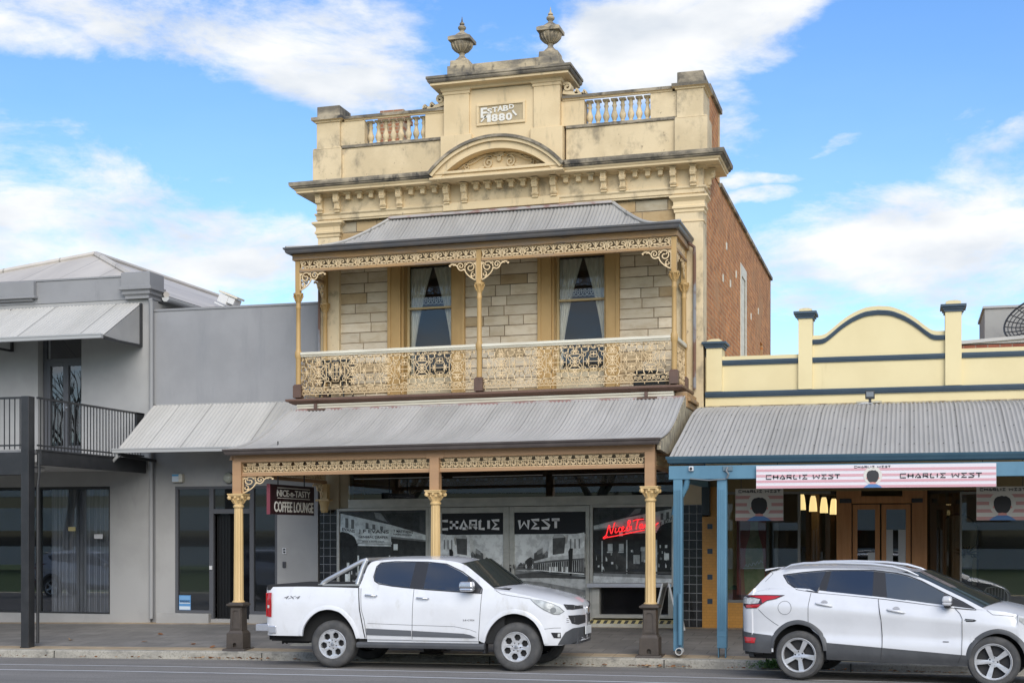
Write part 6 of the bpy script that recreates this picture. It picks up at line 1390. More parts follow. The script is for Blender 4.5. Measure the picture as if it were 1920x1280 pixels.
# ------------------------------------------------------------------ hanging sign, neon, A-board, balcony things
A = tag(empty('coffee_lounge_sign', (-11.3, 24.85, 2.52)), 'maroon NICE-n-TASTY COFFEE LOUNGE box sign hung across the footpath', 'sign')
sg = mat('sign_maroon', (.030, .008, .010), .4); ya, yb_, za, zb_ = 23.80, 25.79, 2.545, 3.10
mb = MB(); mb.box(-11.30, -11.23, ya, yb_, za, zb_); mb.build('sign_box', sg, A, bev=.006)
mb = MB(); mb.box(-11.298, -11.232, ya-.012, ya, za, zb_); mb.build('end_cap', mat('endcap_pink', (.17, .035, .05), .45), A)
mb = MB()
T = lambda x, y, z: (-11.228+.002+(-(y))*0, ya+.0+(x), z)
def side(s, a, b, z0, z1, bold=.0): text(mb, s, a, b, z0, z1, 0, .004, bold, fn=lambda x, y, z: (-11.228-y, x, z))
side('NICE-n-TASTY', ya+.28, yb_-.20, 2.88, 3.005, .02); side('COFFEE LOUNGE', ya+.16, yb_-.05, 2.59, 2.79, .022)
for z, w in ((3.035, .012), (2.845, .012)): mb.box(-11.23, -11.226, ya+.30, yb_-.22, z, z+w)
mb.build('lettering', mat('lettering_cream', (.80, .76, .68), .5), A)
mb = MB()
for y in (ya+.4, yb_-.4): mb.tube([(-11.265, y, zb_), (-11.265, y, 3.9)], .012, 6)
mb.build('hanger', charcoal, A)
A = tag(empty('neon_sign', (-5.25, 27.6, 2.1)), 'red neon Nice & Tasty script sign in the right-hand shop window', 'neon sign')
neon = emit_mat('neon_red', (1, .03, .035), .7)
NS = [  # pen strokes in a 0..10 by 0..3 box
 [(.1, .1), (.25, .5), (.55, 1.9), (.75, 2.3), (.85, 1.6), (1.1, .35), (1.35, .9), (1.7, 2.5), (1.9, 2.65)], [(2.0, 1.45), (1.85, .6), (2.1, .4), (2.3, .7)], [(2.1, 1.95), (2.2, 2.1)],
 [(3.0, 1.35), (2.75, 1.5), (2.5, 1.0), (2.65, .5), (3.0, .55), (3.15, .9)], [(3.15, .9), (3.5, 1.15), (3.45, 1.5), (3.2, 1.4), (3.15, .8), (3.4, .45), (3.75, .7)],
 [(5.0, .5), (4.3, 1.9), (4.35, 2.6), (4.65, 2.65), (4.7, 2.2), (4.1, 1.2), (4.0, .7), (4.3, .4), (4.8, .9), (4.95, 1.4)],
 [(5.2, 2.4), (5.8, 2.6), (7.2, 2.5)], [(6.2, 2.5), (5.95, 1.5), (5.8, .5)], [(7.0, 1.35), (6.7, 1.5), (6.45, .9), (6.6, .5), (6.9, .8), (7.05, 1.4), (7.0, .6), (7.25, .6)],
 [(7.25, .6), (7.75, 1.5), (7.7, 1.0), (7.85, .65), (7.5, .5)], [(8.2, 1.9), (8.05, .9), (8.2, .5), (8.5, .8)], [(7.9, 1.5), (8.6, 1.6)], [(8.7, 1.4), (8.7, .7), (9.0, .6), (9.3, 1.4)], [(9.3, 1.4), (9.1, .2), (8.8, -.6), (8.5, -.4), (9.0, .3), (10, 1.2)],
 [(.1, .1), (-.4, -.3), (-.2, -.5), (.4, -.1)], [(.2, -.35), (3.0, -.25), (7.4, .05)]]
mb = MB()
for st in NS:
    f1 = st if len(st) < 3 else None; pts = []
    if f1: pts = st
    else:
        for i in range(len(st)-1):
            p0, p1, p2, p3 = st[max(i-1, 0)], st[i], st[i+1], st[min(i+2, len(st)-1)]
            for t in (0, .33, .66): pts.append(tuple(.5*((2*p1[k])+(-p0[k]+p2[k])*t+(2*p0[k]-5*p1[k]+4*p2[k]-p3[k])*t*t+(-p0[k]+3*p1[k]-3*p2[k]+p3[k])*t**3) for k in (0, 1)))
        pts.append(st[-1])
    mb.tube([(-5.80+p[0]*.106, 27.62, 2.115+p[1]*.088+p[0]*.016+.027) for p in pts], .0105, 6)
mb.build('neon_tube', neon, A, smooth=60)
mb = MB(); mb.add([(-5.95, 27.65, 2.03), (-4.68, 27.65, 2.05), (-4.68, 27.65, 2.55), (-5.95, 27.65, 2.50)], [(0, 1, 2, 3)]); mb.build('backing_sheet', glass_mat('clear_sheet', (.96, .96, .96), 0, 1.2), A)
A = tag(empty('a_frame_board', (-4.45, 26.9, .35)), 'white folding A-frame board standing by the tiled pier', 'sandwich board')
zf_ = zfoot(-4.4, 26.9)
for sgn, l in ((-1, 0), (1, 0)):
    mb = MB(); st = 0
    w = .30; yb0 = 26.6
    P_ = lambda t, y: (-4.43+sgn*(.045+.22*(1-t)), y, zf_+.93*t)
    c0, c1 = P_(0, 0), P_(1, 0)
    for (y0, y1, t0, t1) in ((yb0, yb0+.06, 0, 1), (yb0+.54, yb0+.60, 0, 1), (yb0+.06, yb0+.54, .92, 1), (yb0+.06, yb0+.54, .12, .2)):
        vs = []
        for t in (t0, t1):
            p = P_(t, 0)
            for yy in (y0, y1):
                for d in (0, .03): vs.append((p[0]+sgn*d, yy, p[2]))
        mb.add(vs, [(0, 1, 3, 2), (4, 5, 7, 6), (0, 1, 5, 4), (2, 3, 7, 6), (0, 2, 6, 4), (1, 3, 7, 5)])
    mb.build('board_frame', mat('board_white', (.60, .60, .58), .5), A)
    mb = MB(); a, b = P_(.2, 0), P_(.92, 0); mb.add([(a[0]+sgn*.012, yb0+.06, a[2]), (a[0]+sgn*.012, yb0+.54, a[2]), (b[0]+sgn*.012, yb0+.54, b[2]), (b[0]+sgn*.012, yb0+.06, b[2])], [(0, 1, 2, 3)]); mb.build('board_panel', mat('chalkboard', (.02, .022, .02), .7) if sgn > 0 else mat('board_back', (.35, .35, .33), .7), A)
mb = MB(); mb.box(-4.36, -4.33, 26.61, 26.66, zf_+.86, zf_+.92); mb.build('board_label', mat('notice_blue', (.2, .3, .4)), A)
A = tag(empty('balcony_chair', (-11.2, 26.8, 4.93)), 'dark rounded chair behind the left end of the balcony lace', 'chair')
ch = mat('chair_dark', (.015, .018, .018), .5); zc_ = 4.93-.03
mb = MB(); mb.lathe([(.30, .36), (.33, .40), (.31, .45)], -11.2, 26.85, 18, zc_); mb.build('seat', ch, A, smooth=50)
mb = MB()
for i in range(13):
    a = R(20+i*14); mb.tube([(-11.2+.30*math.cos(a), 26.85+.28*math.sin(a), zc_+.42), (-11.2+.36*math.cos(a), 26.85+.33*math.sin(a), zc_+.80)], .02, 5)
mb.tube([(-11.2+.37*math.cos(R(10+i*12.3)), 26.85+.34*math.sin(R(10+i*12.3)), zc_+.78+.05*math.sin(i/13*math.pi)) for i in range(14)], .035, 8); mb.build('backrest', ch, A)
for sx in (-1, 1):
    for sy in (-1, 1): mb = MB(); mb.tube([(-11.2+sx*.2, 26.85+sy*.2, zc_+.38), (-11.2+sx*.27, 26.85+sy*.27, zc_)], .02, 6); mb.build('leg', ch, A)
A = tag(empty('balcony_box', (-4.75, 26.7, 4.95)), 'black storage box behind the right end of the balcony lace', 'box')
mb = MB(); mb.box(-5.02, -4.40, 26.45, 26.85, 4.97, 5.20); mb.build('box_body', ch, A, bev=.02); mb = MB(); mb.box(-5.0, -4.55, 26.44, 26.86, 5.20, 5.26); mb.build('box_lid', ch, A, bev=.02)
# ------------------------------------------------------------------ parked vehicles
def paint(name, c, rough=.28, coat=.5, dirt=None):
    m = mat(name, c, rough, tuple(v*.94 for v in c), 2.0, coat=coat, grime=dirt, gscale=2.2, gstretch=(1.5, 1.5, .7), gramp=(.52, .80)); return m
white_p = paint('white_car_paint', (.72, .725, .74), .22, .55, (.53, .515, .48))
pearl_p = paint('pearl_car_paint', (.66, .665, .68), .25, .6)
gap_m = mat('panel_gap', (.03, .03, .032), .7)
under_m = mat('underbody', (.012, .012, .012), .9)
tyre_m = mat('tyre_rubber', (.055, .055, .055), .85, (.085, .082, .078), 6, bump=.2, bscale=90)
clad_m = mat('grey_cladding', (.060, .062, .066), .55, (.075, .077, .08), 3)
alloy_m = mat('alloy_wheel', (.66, .66, .665), .30, (.54, .54, .54), 6, metal=.55)
alloy_dk = mat('wheel_pocket', (.012, .012, .013), .8)
chrome = mat('chrome', (.66, .66, .67), .24, metal=.85)
car_glass = mat('tinted_car_glass', (.018, .021, .027), .03, spec=.9, coat=.6)
car_glass2 = mat('clear_car_glass', (.055, .062, .066), .03, spec=.9, coat=.5)
ws_glass = mat('windscreen_glass', (.030, .036, .033), .05, spec=.6)
lamp_red = mat('tail_lamp_red', (.42, .010, .014), .12, coat=.8)
lamp_clear = mat('lamp_clear', (.56, .57, .55), .10, (.36, .37, .36), 14, coat=1.0)
black_trim = mat('black_trim', (.018, .018, .020), .35)
plate_m = mat('number_plate', (.62, .63, .62), .4)
def car_root(name, loc, rot, label, cat):
    o = empty(name, (0, 0, 0)); o.location = loc; o.rotation_euler = (0, R(1.0) if False else 0, rot); tag(o, label, cat); return o
def patch(mb, XLf, XRf, zb, zt, W, ns, nt, mirror=True, bias=1.0, zpow=1.0, off=0):
    """skin panel between two (possibly slanted) edges; y = -W(x, z)"""
    for sgn in ((-1, 1) if mirror else (-1,)):
        o = len(mb.v)
        for j in range(nt+1):
            t = (j/nt)**zpow
            for i in range(ns+1):
                s = i/ns; s = 1-(1-s)**bias if bias != 1 else s
                z = .4+.9*t
                for _ in range(3): x = XLf(z)*(1-s)+XRf(z)*s; z = zb(x)*(1-t)+zt(x)*t
                mb.v.append((x, sgn*(W(x, z)+off), z))
        for j in range(nt):
            for i in range(ns):
                a = o+j*(ns+1)+i; q = (a, a+1, a+ns+2, a+ns+1); mb.f.append(q if sgn < 0 else q[::-1]); mb.m.append(0); mb.c.append(None)
def decal(mb, poly, W, eps=.004, sub=2, sides=(-1,), mi=0):
    tri = [[Vector((p[0], p[1], 0)) for p in poly]]; T = [tuple(poly[i] for i in t) for t in tessellate_polygon(tri)]
    for _ in range(sub):
        n = []
        for a, b, c in T:
            ab, bc, ca = [((p[0]+q[0])/2, (p[1]+q[1])/2) for p, q in ((a, b), (b, c), (c, a))]; n += [(a, ab, ca), (ab, b, bc), (ca, bc, c), (ab, bc, ca)]
        T = n
    for sgn in sides:
        vs = []; fs = []
        for t in T: fs.append(tuple(range(len(vs), len(vs)+3))); vs += [(p[0], sgn*(W(*p)+eps), p[1]) for p in t]
        mb.add(vs, fs, mi)
def seam(mb, pts, W, w=.007, eps=.003, n=14):
    """thin dark line along a path on the body side"""
    P = []
    for i in range(len(pts)-1):
        for k in range(n): t = k/n; P.append((pts[i][0]*(1-t)+pts[i+1][0]*t, pts[i][1]*(1-t)+pts[i+1][1]*t))
    P.append(pts[-1]); vs = []
    for i, p in enumerate(P):
        a, b = P[max(i-1, 0)], P[min(i+1, len(P)-1)]; dx, dz = b[0]-a[0], b[1]-a[1]; d = math.hypot(dx, dz) or 1
        for q in (-1, 1): x, z = p[0]-q*dz/d*w/2, p[1]+q*dx/d*w/2; vs.append((x, -(W(x, z)+eps), z))
    mb.add(vs, [(2*i, 2*i+1, 2*i+3, 2*i+2) for i in range(len(P)-1)])
def tyre(parent, name_x, x, y, z, Rr, rim, w, sgn):
    wl = empty('wheel', (x, y, z), parent)
    mb = MB(); pr = [(rim-.01, .03), (rim+.004, .002), (rim+.02, -.004), (rim+(Rr-rim)*.45, -.012), (rim+(Rr-rim)*.72, -.006), (Rr-.022, .010), (Rr-.006, .03), (Rr, .055), (Rr, w-.055), (Rr-.006, w-.03), (Rr-.03, w-.005), (rim, w)]
    seg = 56; v = []
    for r, t in pr:
        for k in range(seg): a = 2*math.pi*k/seg; v.append((x+r*math.cos(a), y-sgn*t*-1 if False else y+(-sgn)*t, z+r*math.sin(a)))
    mb.add(v, [(i*seg+k, i*seg+(k+1) % seg, (i+1)*seg+(k+1) % seg, (i+1)*seg+k) for i in range(len(pr)-1) for k in range(seg)])
    mb.build('tyre', tyre_m, wl, smooth=50)
    return wl
def disc(mb, x, y, z, r0, r1, t0, t1, sgn, seg=40):
    """ring or cone from radius r0 at depth t0 to r1 at t1 (depth measured inwards)"""
    v = []
    for r, t in ((r0, t0), (r1, t1)):
        for k in range(seg): a = 2*math.pi*k/seg; v.append((x+r*math.cos(a), y-sgn*t, z+r*math.sin(a)))
    mb.add(v, [(k, (k+1) % seg, seg+(k+1) % seg, seg+k) for k in range(seg)])
def wheel(parent, kind, x, y, z, Rr, rim, w, sgn, rot):
    """y is the outer face; sgn = -1 near side, +1 far side"""
    wl = tyre(parent, '', x, y, z, Rr, rim, w, sgn)
    mb = MB(); disc(mb, x, y, z, rim+.006, rim-.004, .0, -.012, sgn); disc(mb, x, y, z, rim-.004, rim-.016, -.012, .004, sgn); disc(mb, x, y, z, rim-.016, rim-.02, .004, .12, sgn)
    st = len(mb.v)
    if kind == 'pickup':
        holes = []
        for k in range(6):
            a = R(rot+60*k); cx, cz = .152*math.cos(a), .152*math.sin(a)
            holes.append([(cx+.057*math.cos(a+R(60*q+30)), cz+.057*math.sin(a+R(60*q+30))) for q in range(6)])
        for k in range(6):
            a = R(rot+30+60*k); cx, cz = .066*math.cos(a), .066*math.sin(a); holes.append(circ(cx, cz, .012, 8))
        mb.plate(circ(0, 0, rim-.012, 48), holes, 0, .035)
        dish = lambda r: .004+.025*(1-min(1, r/rim))-.02*math.exp(-(r/.05)**2)
    else:
        holes = []
        for k in range(5):
            a0, a1 = R(rot+72*k), R(rot+72*(k+1)); hw = lambda r: .021+.014*(r/.2)
            L_ = []; rs = (.078, .12, .16, .20, .224)
            for r in rs: L_.append((r*math.cos(a0+math.asin(hw(r)/r)), r*math.sin(a0+math.asin(hw(r)/r))))
            b0 = a0+math.asin(hw(.224)/.224); b1 = a1-math.asin(hw(.224)/.224)
            for q in range(1, 5): L_.append((.226*math.cos(b0+(b1-b0)*q/5), .226*math.sin(b0+(b1-b0)*q/5)))
            for r in rs[::-1]: L_.append((r*math.cos(a1-math.asin(hw(r)/r)), r*math.sin(a1-math.asin(hw(r)/r))))
            holes.append(L_)
        mb.plate(circ(0, 0, rim-.010, 50), holes, 0, .04)
        dish = lambda r: .006+.030*(1-min(1, r/rim))**1.0
    mb.mapv(lambda a, b, c: (x+a, y-sgn*(b+dish(math.hypot(a, c))), z+c), st)
    mb.build('rim', alloy_m, wl, smooth=30)
    mb = MB(); disc(mb, x, y, z, .001, rim-.02, .10, .10, sgn); disc(mb, x, y, z, .001, .045, .02, .10, sgn, 20); mb.build('brake_disc', mat('brake_dark', (.022, .022, .023), .6), wl)
    mb = MB(); disc(mb, x, y, z, .0005, .028 if kind == 'pickup' else .026, .0+dish(0)-.012, dish(0)-.008, sgn, 18); disc(mb, x, y, z, .028, .03, dish(0)-.008, dish(0)+.02, sgn, 18); mb.build('hub_cap', mat('hub_cap', (.12, .13, .17) if kind != 'pickup' else (.30, .31, .33), .3, metal=.5), wl)
    if kind != 'pickup':
        mb = MB()
        for k in range(5): a = R(rot+36+72*k); disc(mb, x+.056*math.cos(a), y-sgn*.01, z+.056*math.sin(a), .0005, .013, .014, .016, sgn, 10)
        mb.build('wheel_nut', alloy_dk, wl)
    return wl

# ---- white dual-cab pickup
gz = zroad(-7.5, 22.3)
V = car_root('pickup_truck', (-9.04, 22.385, gz+.018), 0, 'white dual-cab four-wheel-drive pickup truck with steel sports bar parked at the kerb', 'pickup truck')
V.rotation_euler = (0, R(-.35), 0)
w_ = pchip([(-1.19, .82), (-1.12, .885), (-1.0, .915), (-.6, .93), (3.0, .93), (3.35, .922), (3.6, .885), (3.76, .82), (3.88, .72), (3.97, .53), (4.02, .30), (4.045, .02)])
p_ = pchip([(.35, -.07), (.45, -.035), (.56, -.012), (.75, .0), (.95, .006), (1.10, -.006), (1.2, -.022), (1.34, -.055)])
def WP(x, z):
    if z > 1.30 and .3 < x < 3.0: return w_(x)-.050-(z-1.30)*.36
    return max(.0, w_(x)+p_(z))
archR = pchip([(-.525, .50), (-.505, .60), (-.458, .70), (-.334, .838), (-.182, .920), (-.049, .940), (.121, .907), (.253, .808), (.345, .690), (.395, .59), (.425, .47)])
archF = pchip([(2.585, .43), (2.61, .52), (2.655, .62), (2.72, .715), (2.84, .825), (2.963, .882), (3.087, .902), (3.245, .872), (3.385, .790), (3.47, .68), (3.52, .56), (3.55, .42)])
railz = pchip([(-1.2, 1.295), (-.5, 1.305), (.5, 1.285)])
belt = pchip([(.45, 1.30), (1.4, 1.285), (2.2, 1.25), (2.6, 1.25), (3.0, 1.25)])
c_ = lambda v: (lambda x: v)
lin = lambda pts: pchip([(p[1], p[0]) for p in sorted(pts, key=lambda q: q[1])])
sA = lin([(.462, 1.29), (.495, .94), (.575, .45)]); sB = lin([(.505, 1.29), (.525, .94), (.572, .77), (.605, .48)]); sC = lin([(1.414, 1.29), (1.381, .47)]); sD = lin([(2.56, 1.29), (2.546, 1.14), (2.52, .80), (2.49, .46)])
def kids(mb, name, m, parent=V, **k): return mb.build(name, m, parent, **k)
mb = MB()
zbed = lambda x: .50 if x < -.525 else archR(x) if x <= .425 else .47
patch(mb, c_(-1.19), c_(-.525), c_(.50), railz, WP, 14, 14)
patch(mb, c_(-.525), c_(.425), archR, railz, WP, 40, 12)
patch(mb, c_(.425), lambda z: sA(z)-.004, c_(.47), railz, WP, 2, 14)
patch(mb, lambda z: sA(z)+.006, lambda z: sB(z)-.003, c_(.47), belt, WP, 2, 14)
ft = pchip([(2.5, 1.285), (2.75, 1.262), (3.0, 1.235), (3.4, 1.155), (3.7, 1.075), (3.88, 1.02), (3.99, .975), (4.045, .93)])
zfr = lambda x: archF(x) if x <= 3.55 else .40
patch(mb, lambda z: sD(z)+.003, c_(2.60), c_(.46), ft, WP, 4, 14)
patch(mb, c_(2.60), c_(3.55), archF, ft, WP, 40, 14)
patch(mb, c_(3.55), c_(4.045), lambda x: .40+.05*max(0, (x-3.8)/.24), ft, WP, 26, 22, bias=1.7)
# bonnet
hc = pchip([(2.6, 1.36), (2.95, 1.325), (3.3, 1.265), (3.6, 1.20), (3.8, 1.145), (3.93, 1.085), (4.0, 1.03), (4.045, .935)])
o = len(mb.v); nx, nr = 30, 16
for i in range(nx+1):
    s = i/nx; x = 2.58+(4.045-2.58)*(1-(1-s)**1.4); ze = ft(x); Wt = WP(x, ze)
    for j in range(nr+1): q = -1+2*j/nr; mb.v.append((x, q*Wt, ze+(hc(x)-ze)*(1-abs(q)**3.2)))
for i in range(nx):
    for j in range(nr): a = o+i*(nr+1)+j; mb.f.append((a, a+1, a+nr+2, a+nr+1)); mb.m.append(0); mb.c.append(None)
# cab: sides, roof, back
re_ = pchip([(.47, 1.31), (.50, 1.39), (.575, 1.635), (.63, 1.70), (.76, 1.728), (1.13, 1.745), (1.5, 1.745), (1.82, 1.735), (2.05, 1.708), (2.2, 1.668), (2.45, 1.505), (2.75, 1.285)])
patch(mb, c_(.47), c_(.63), lambda x: 1.285, re_, WP, 8, 10); patch(mb, c_(.63), c_(2.2), belt, re_, WP, 22, 10); patch(mb, c_(2.2), c_(2.75), lambda x: min(belt(x), re_(x)), re_, WP, 12, 8)
o = len(mb.v); nx, nr = 22, 16
for i in range(nx+1):
    for j in range(nr+1):
        q = -1+2*j/nr; x0r, x1r = .63, 2.16+.22*(1-q*q); x = x0r+(x1r-x0r)*i/nx; xe = min(x, 2.16); ze = re_(xe)
        mb.v.append((x, q*WP(xe, ze), ze+.045*(1-abs(q)**3)*min(1, (x1r-x)/.5+.35)))
for i in range(nx):
    for j in range(nr): a = o+i*(nr+1)+j; mb.f.append((a, a+1, a+nr+2, a+nr+1)); mb.m.append(0); mb.c.append(None)
for i in range(6):                                      # back of the cab
    xa, xb = .47+.16*i/6, .47+.16*(i+1)/6; za, zb_2 = re_(xa), re_(xb)
    mb.add([(xa, -WP(xa, za), za), (xa, WP(xa, za), za), (xb, WP(xb, zb_2), zb_2), (xb, -WP(xb, zb_2), zb_2)], [(0, 1, 2, 3)])
kids(mb, 'body', white_p, smooth=40, recalc=False)
for (a, b, zb0, hx) in ((sB, sC, .46, .69), (sC, sD, .455, 1.57)):
    d = MB(); patch(d, lambda z, a=a: a(z)+.003, lambda z, b=b: b(z)-.003, c_(zb0), belt, WP, 14, 18, mirror=False); dd = kids(d, 'door', white_p, smooth=40, recalc=False)
    h = MB(); zz = 1.165 if hx < 1 else 1.125
    h.tube([(hx-.10, -(WP(hx-.1, zz)+.004), zz+.012), (hx-.085, -(WP(hx, zz)+.035), zz+.012), (hx, -(WP(hx, zz)+.042), zz+.006), (hx+.085, -(WP(hx, zz)+.035), zz), (hx+.10, -(WP(hx+.1, zz)+.004), zz)], .014, 8); h.build('door_handle', chrome, dd, smooth=50)
    d = MB(); patch(d, lambda z, a=a: a(z)+.003, lambda z, b=b: b(z)-.003, c_(zb0), belt, WP, 8, 8, mirror=False); d.mapv(lambda x, y, z: (x, -y, z)); kids(d, 'door', white_p, smooth=40, recalc=False)
mb = MB(); mb.box(-1.15, 3.62, -.72, .72, .40, .98); mb.box(.45, 2.9, -.86, .86, .42, 1.24); mb.box(-1.12, .45, -.84, .84, 1.0, 1.24); mb.box(3.5, 3.85, -.6, .6, .42, .9); kids(mb, 'underbody', under_m)
mb = MB(); mb.box(-1.17, .46, -.86, .86, 1.245, 1.318); mb.box(-1.16, -.2, -.865, .865, 1.318, 1.332); kids(mb, 'tonneau_cover', mat('tonneau_black', (.02, .02, .021), .8), bev=.01)
mb = MB(); mb.box(-1.20, -1.15, -.81, .81, .62, 1.30); kids(mb, 'tailgate', white_p, bev=.015)
# lips over the arches
def lip(mb, fz, x0, x1, wd, hgt, W, n=44):
    P = [(x0+(x1-x0)*(1-math.cos(math.pi*i/n))/2,) for i in range(n+1)]; P = [(p[0], fz(p[0])) for p in P]; vs = []
    for i, p in enumerate(P):
        a, b = P[max(i-1, 0)], P[min(i+1, n)]; dx, dz = b[0]-a[0], b[1]-a[1]; d = math.hypot(dx, dz); nx_, nz_ = -dz/d, dx/d
        for q, h in ((-.004, -.03), (-.002, hgt), (wd*.5, hgt), (wd, .001)): x, z = p[0]+nx_*q, p[1]+nz_*q; vs.append((x, -(W(x, min(z, 1.2))+h), z))
    for s in (1, -1): mb.add([(v[0], s*v[1], v[2]) for v in vs], [(4*i+k, 4*i+k+1, 4*i+5+k, 4*i+4+k) for i in range(n) for k in range(3)])
mb = MB(); lip(mb, archR, -.525, .425, .070, .013, WP); lip(mb, archF, 2.585, 3.55, .070, .013, WP); kids(mb, 'arch_flare', white_p, smooth=50, split=lambda x, y, z: (y > 0, x > 1.5))
mb = MB()
for (x0, z0, x1, z1) in ((.45, .42, 2.6, .40),): 
    mb.prism([(-.98, z0-.09), (-.86, z0-.10), (-.84, z0), (-.96, z0), (-.99, z0-.03)], x0, x1, 'yz'); mb.prism([(.98, z0-.09), (.86, z0-.10), (.84, z0), (.96, z0), (.99, z0-.03)], x0, x1, 'yz')
kids(mb, 'side_step', clad_m, bev=.012, split=lambda x, y, z: y > 0)
mb = MB(); patch(mb, c_(.60), c_(2.48), c_(.41), c_(.475), lambda x, z: .87, 10, 3); kids(mb, 'sill', white_p, split=lambda x, y, z: y > 0)
mb = MB(); decal(mb, [(.605, .64), (1.375, .612), (1.375, .522), (.605, .535)], WP, .012, 2, (-1, 1)); decal(mb, [(1.39, .611), (2.25, .575), (2.36, .555), (2.455, .515), (2.40, .505), (1.39, .519)], WP, .012, 2, (-1, 1)); kids(mb, 'door_moulding', mat('moulding_grey', (.11, .115, .125), .45), split=lambda x, y, z: (y > 0, x > 1.382))
# glazing
mb = MB(); decal(mb, [(.712, 1.47), (.735, 1.61), (.765, 1.655), (.814, 1.682), (1.036, 1.700), (1.395, 1.698), (1.34, 1.298), (1.036, 1.328), (.814, 1.368), (.735, 1.40)], WP, .006, 2, (-1, 1)); kids(mb, 'rear_side_window', car_glass, split=lambda x, y, z: y > 0)
mb = MB(); decal(mb, [(1.615, 1.69), (1.80, 1.682), (1.92, 1.660), (2.179, 1.545), (2.30, 1.470), (2.30, 1.236), (2.233, 1.24), (1.575, 1.283)], WP, .006, 2, (-1, 1)); kids(mb, 'front_side_window', car_glass, split=lambda x, y, z: y > 0)
mb = MB(); decal(mb, [(1.395, 1.70), (1.615, 1.692), (1.575, 1.282), (1.34, 1.296)], WP, .005, 2, (-1, 1)); decal(mb, [(2.30, 1.473), (2.40, 1.405), (2.54, 1.30), (2.53, 1.222), (2.30, 1.236)], WP, .005, 2, (-1, 1)); 
seam(mb, [(.70, 1.47), (.73, 1.63), (.80, 1.69), (1.036, 1.712), (1.6, 1.704), (1.92, 1.672), (2.2, 1.55), (2.42, 1.405), (2.55, 1.29), (2.545, 1.212), (2.23, 1.23), (1.57, 1.272), (1.04, 1.318), (.80, 1.357), (.725, 1.40), (.70, 1.47)], WP, .016, .0045, 6); kids(mb, 'window_surround', black_trim, split=lambda x, y, z: y > 0)
mb = MB(); o = len(mb.v); nt, nr = 12, 14                # windscreen
for i in range(nt+1):
    t = i/nt
    for j in range(nr+1):
        q = -1+2*j/nr; xe, ze = 2.185+.53*t, 1.682-.372*t; xc, zc = 2.40+.56*t, 1.745-.40*t; f = 1-q*q
        We = WP(xe, ze)-.03; mb.v.append((xe+(xc-xe)*f, q*We, ze+(zc-ze)*f+.004))
for i in range(nt):
    for j in range(nr): a = i*(nr+1)+j; mb.f.append((a, a+1, a+nr+2, a+nr+1)); mb.m.append(0); mb.c.append(None)
kids(mb, 'windscreen', ws_glass, smooth=60)
mb = MB(); mb.box(2.50, 2.98, -.82, .82, 1.235, 1.29); mb.prism([(2.45, 1.3), (2.52, 1.30), (2.62, 1.285), (2.9, 1.30)], -.7, .7, 'xz'); kids(mb, 'scuttle', black_trim)
# door mirror
for sgn in (-1, 1):
    mb = MB(); y = WP(2.4, 1.3); mb.tbox(2.345, 0, 1.245, 1.30, .10, .12, .075, .085); mb.tbox(2.345, 0, 1.30, 1.40, .12, .105, .085, .075); mb.mapv(lambda a, b, c: (a, sgn*(y+.15+b), c)); mm = kids(mb, 'wing_mirror', chrome, bev=.03)
    mb = MB(); mb.box(2.30, 2.44, y-.02, y+.09, 1.235, 1.27); mb.mapv(lambda a, b, c: (a, sgn*b, c)); mb.build('mirror_arm', black_trim, mm, bev=.01)
# panel lines
mb = MB(); seam(mb, [(.466, 1.29), (.495, .94), (.577, .48)], WP, .018); seam(mb, [(.505, 1.28), (.525, .94), (.572, .77), (.607, .48)], WP); seam(mb, [(1.414, 1.28), (1.381, .48)], WP); seam(mb, [(2.56, 1.28), (2.546, 1.14), (2.52, .80), (2.49, .47)], WP)
seam(mb, [(.63, .72), (1.38, .70), (2.1, .685), (2.35, .64), (2.46, .60)], WP, .005); seam(mb, [(2.78, 1.255), (2.87, 1.205), (3.05, 1.175), (3.36, 1.13)], WP, .006); seam(mb, [(3.56, .66), (3.70, .675), (3.80, .675)], WP, .006)
kids(mb, 'panel_gap', gap_m)
# sports bar
for sgn in (-1, 1):
    mb = MB(); y = sgn*.76; mb.tube([(-.25, y, 1.31), (-.20, y, 1.37), (-.12, y, 1.42), (.45, y*.92, 1.715), (.52, y*.9, 1.735)], .038, 10); mb.tube([(.52, y*.9, 1.735), (.47, y*.93, 1.62), (.39, y, 1.34)], .042, 10); mb.box(-.28, .46, y-.05, y+.05, 1.315, 1.345); kids(mb, 'sports_bar', mat('steel_bar', (.60, .60, .59), .28, metal=.7), smooth=40)
mb = MB(); mb.tube([(.52, -.69, 1.735), (.52, .69, 1.735)], .038, 10); kids(mb, 'sports_bar', mat('steel_bar', (.6, .6, .6)), smooth=40)
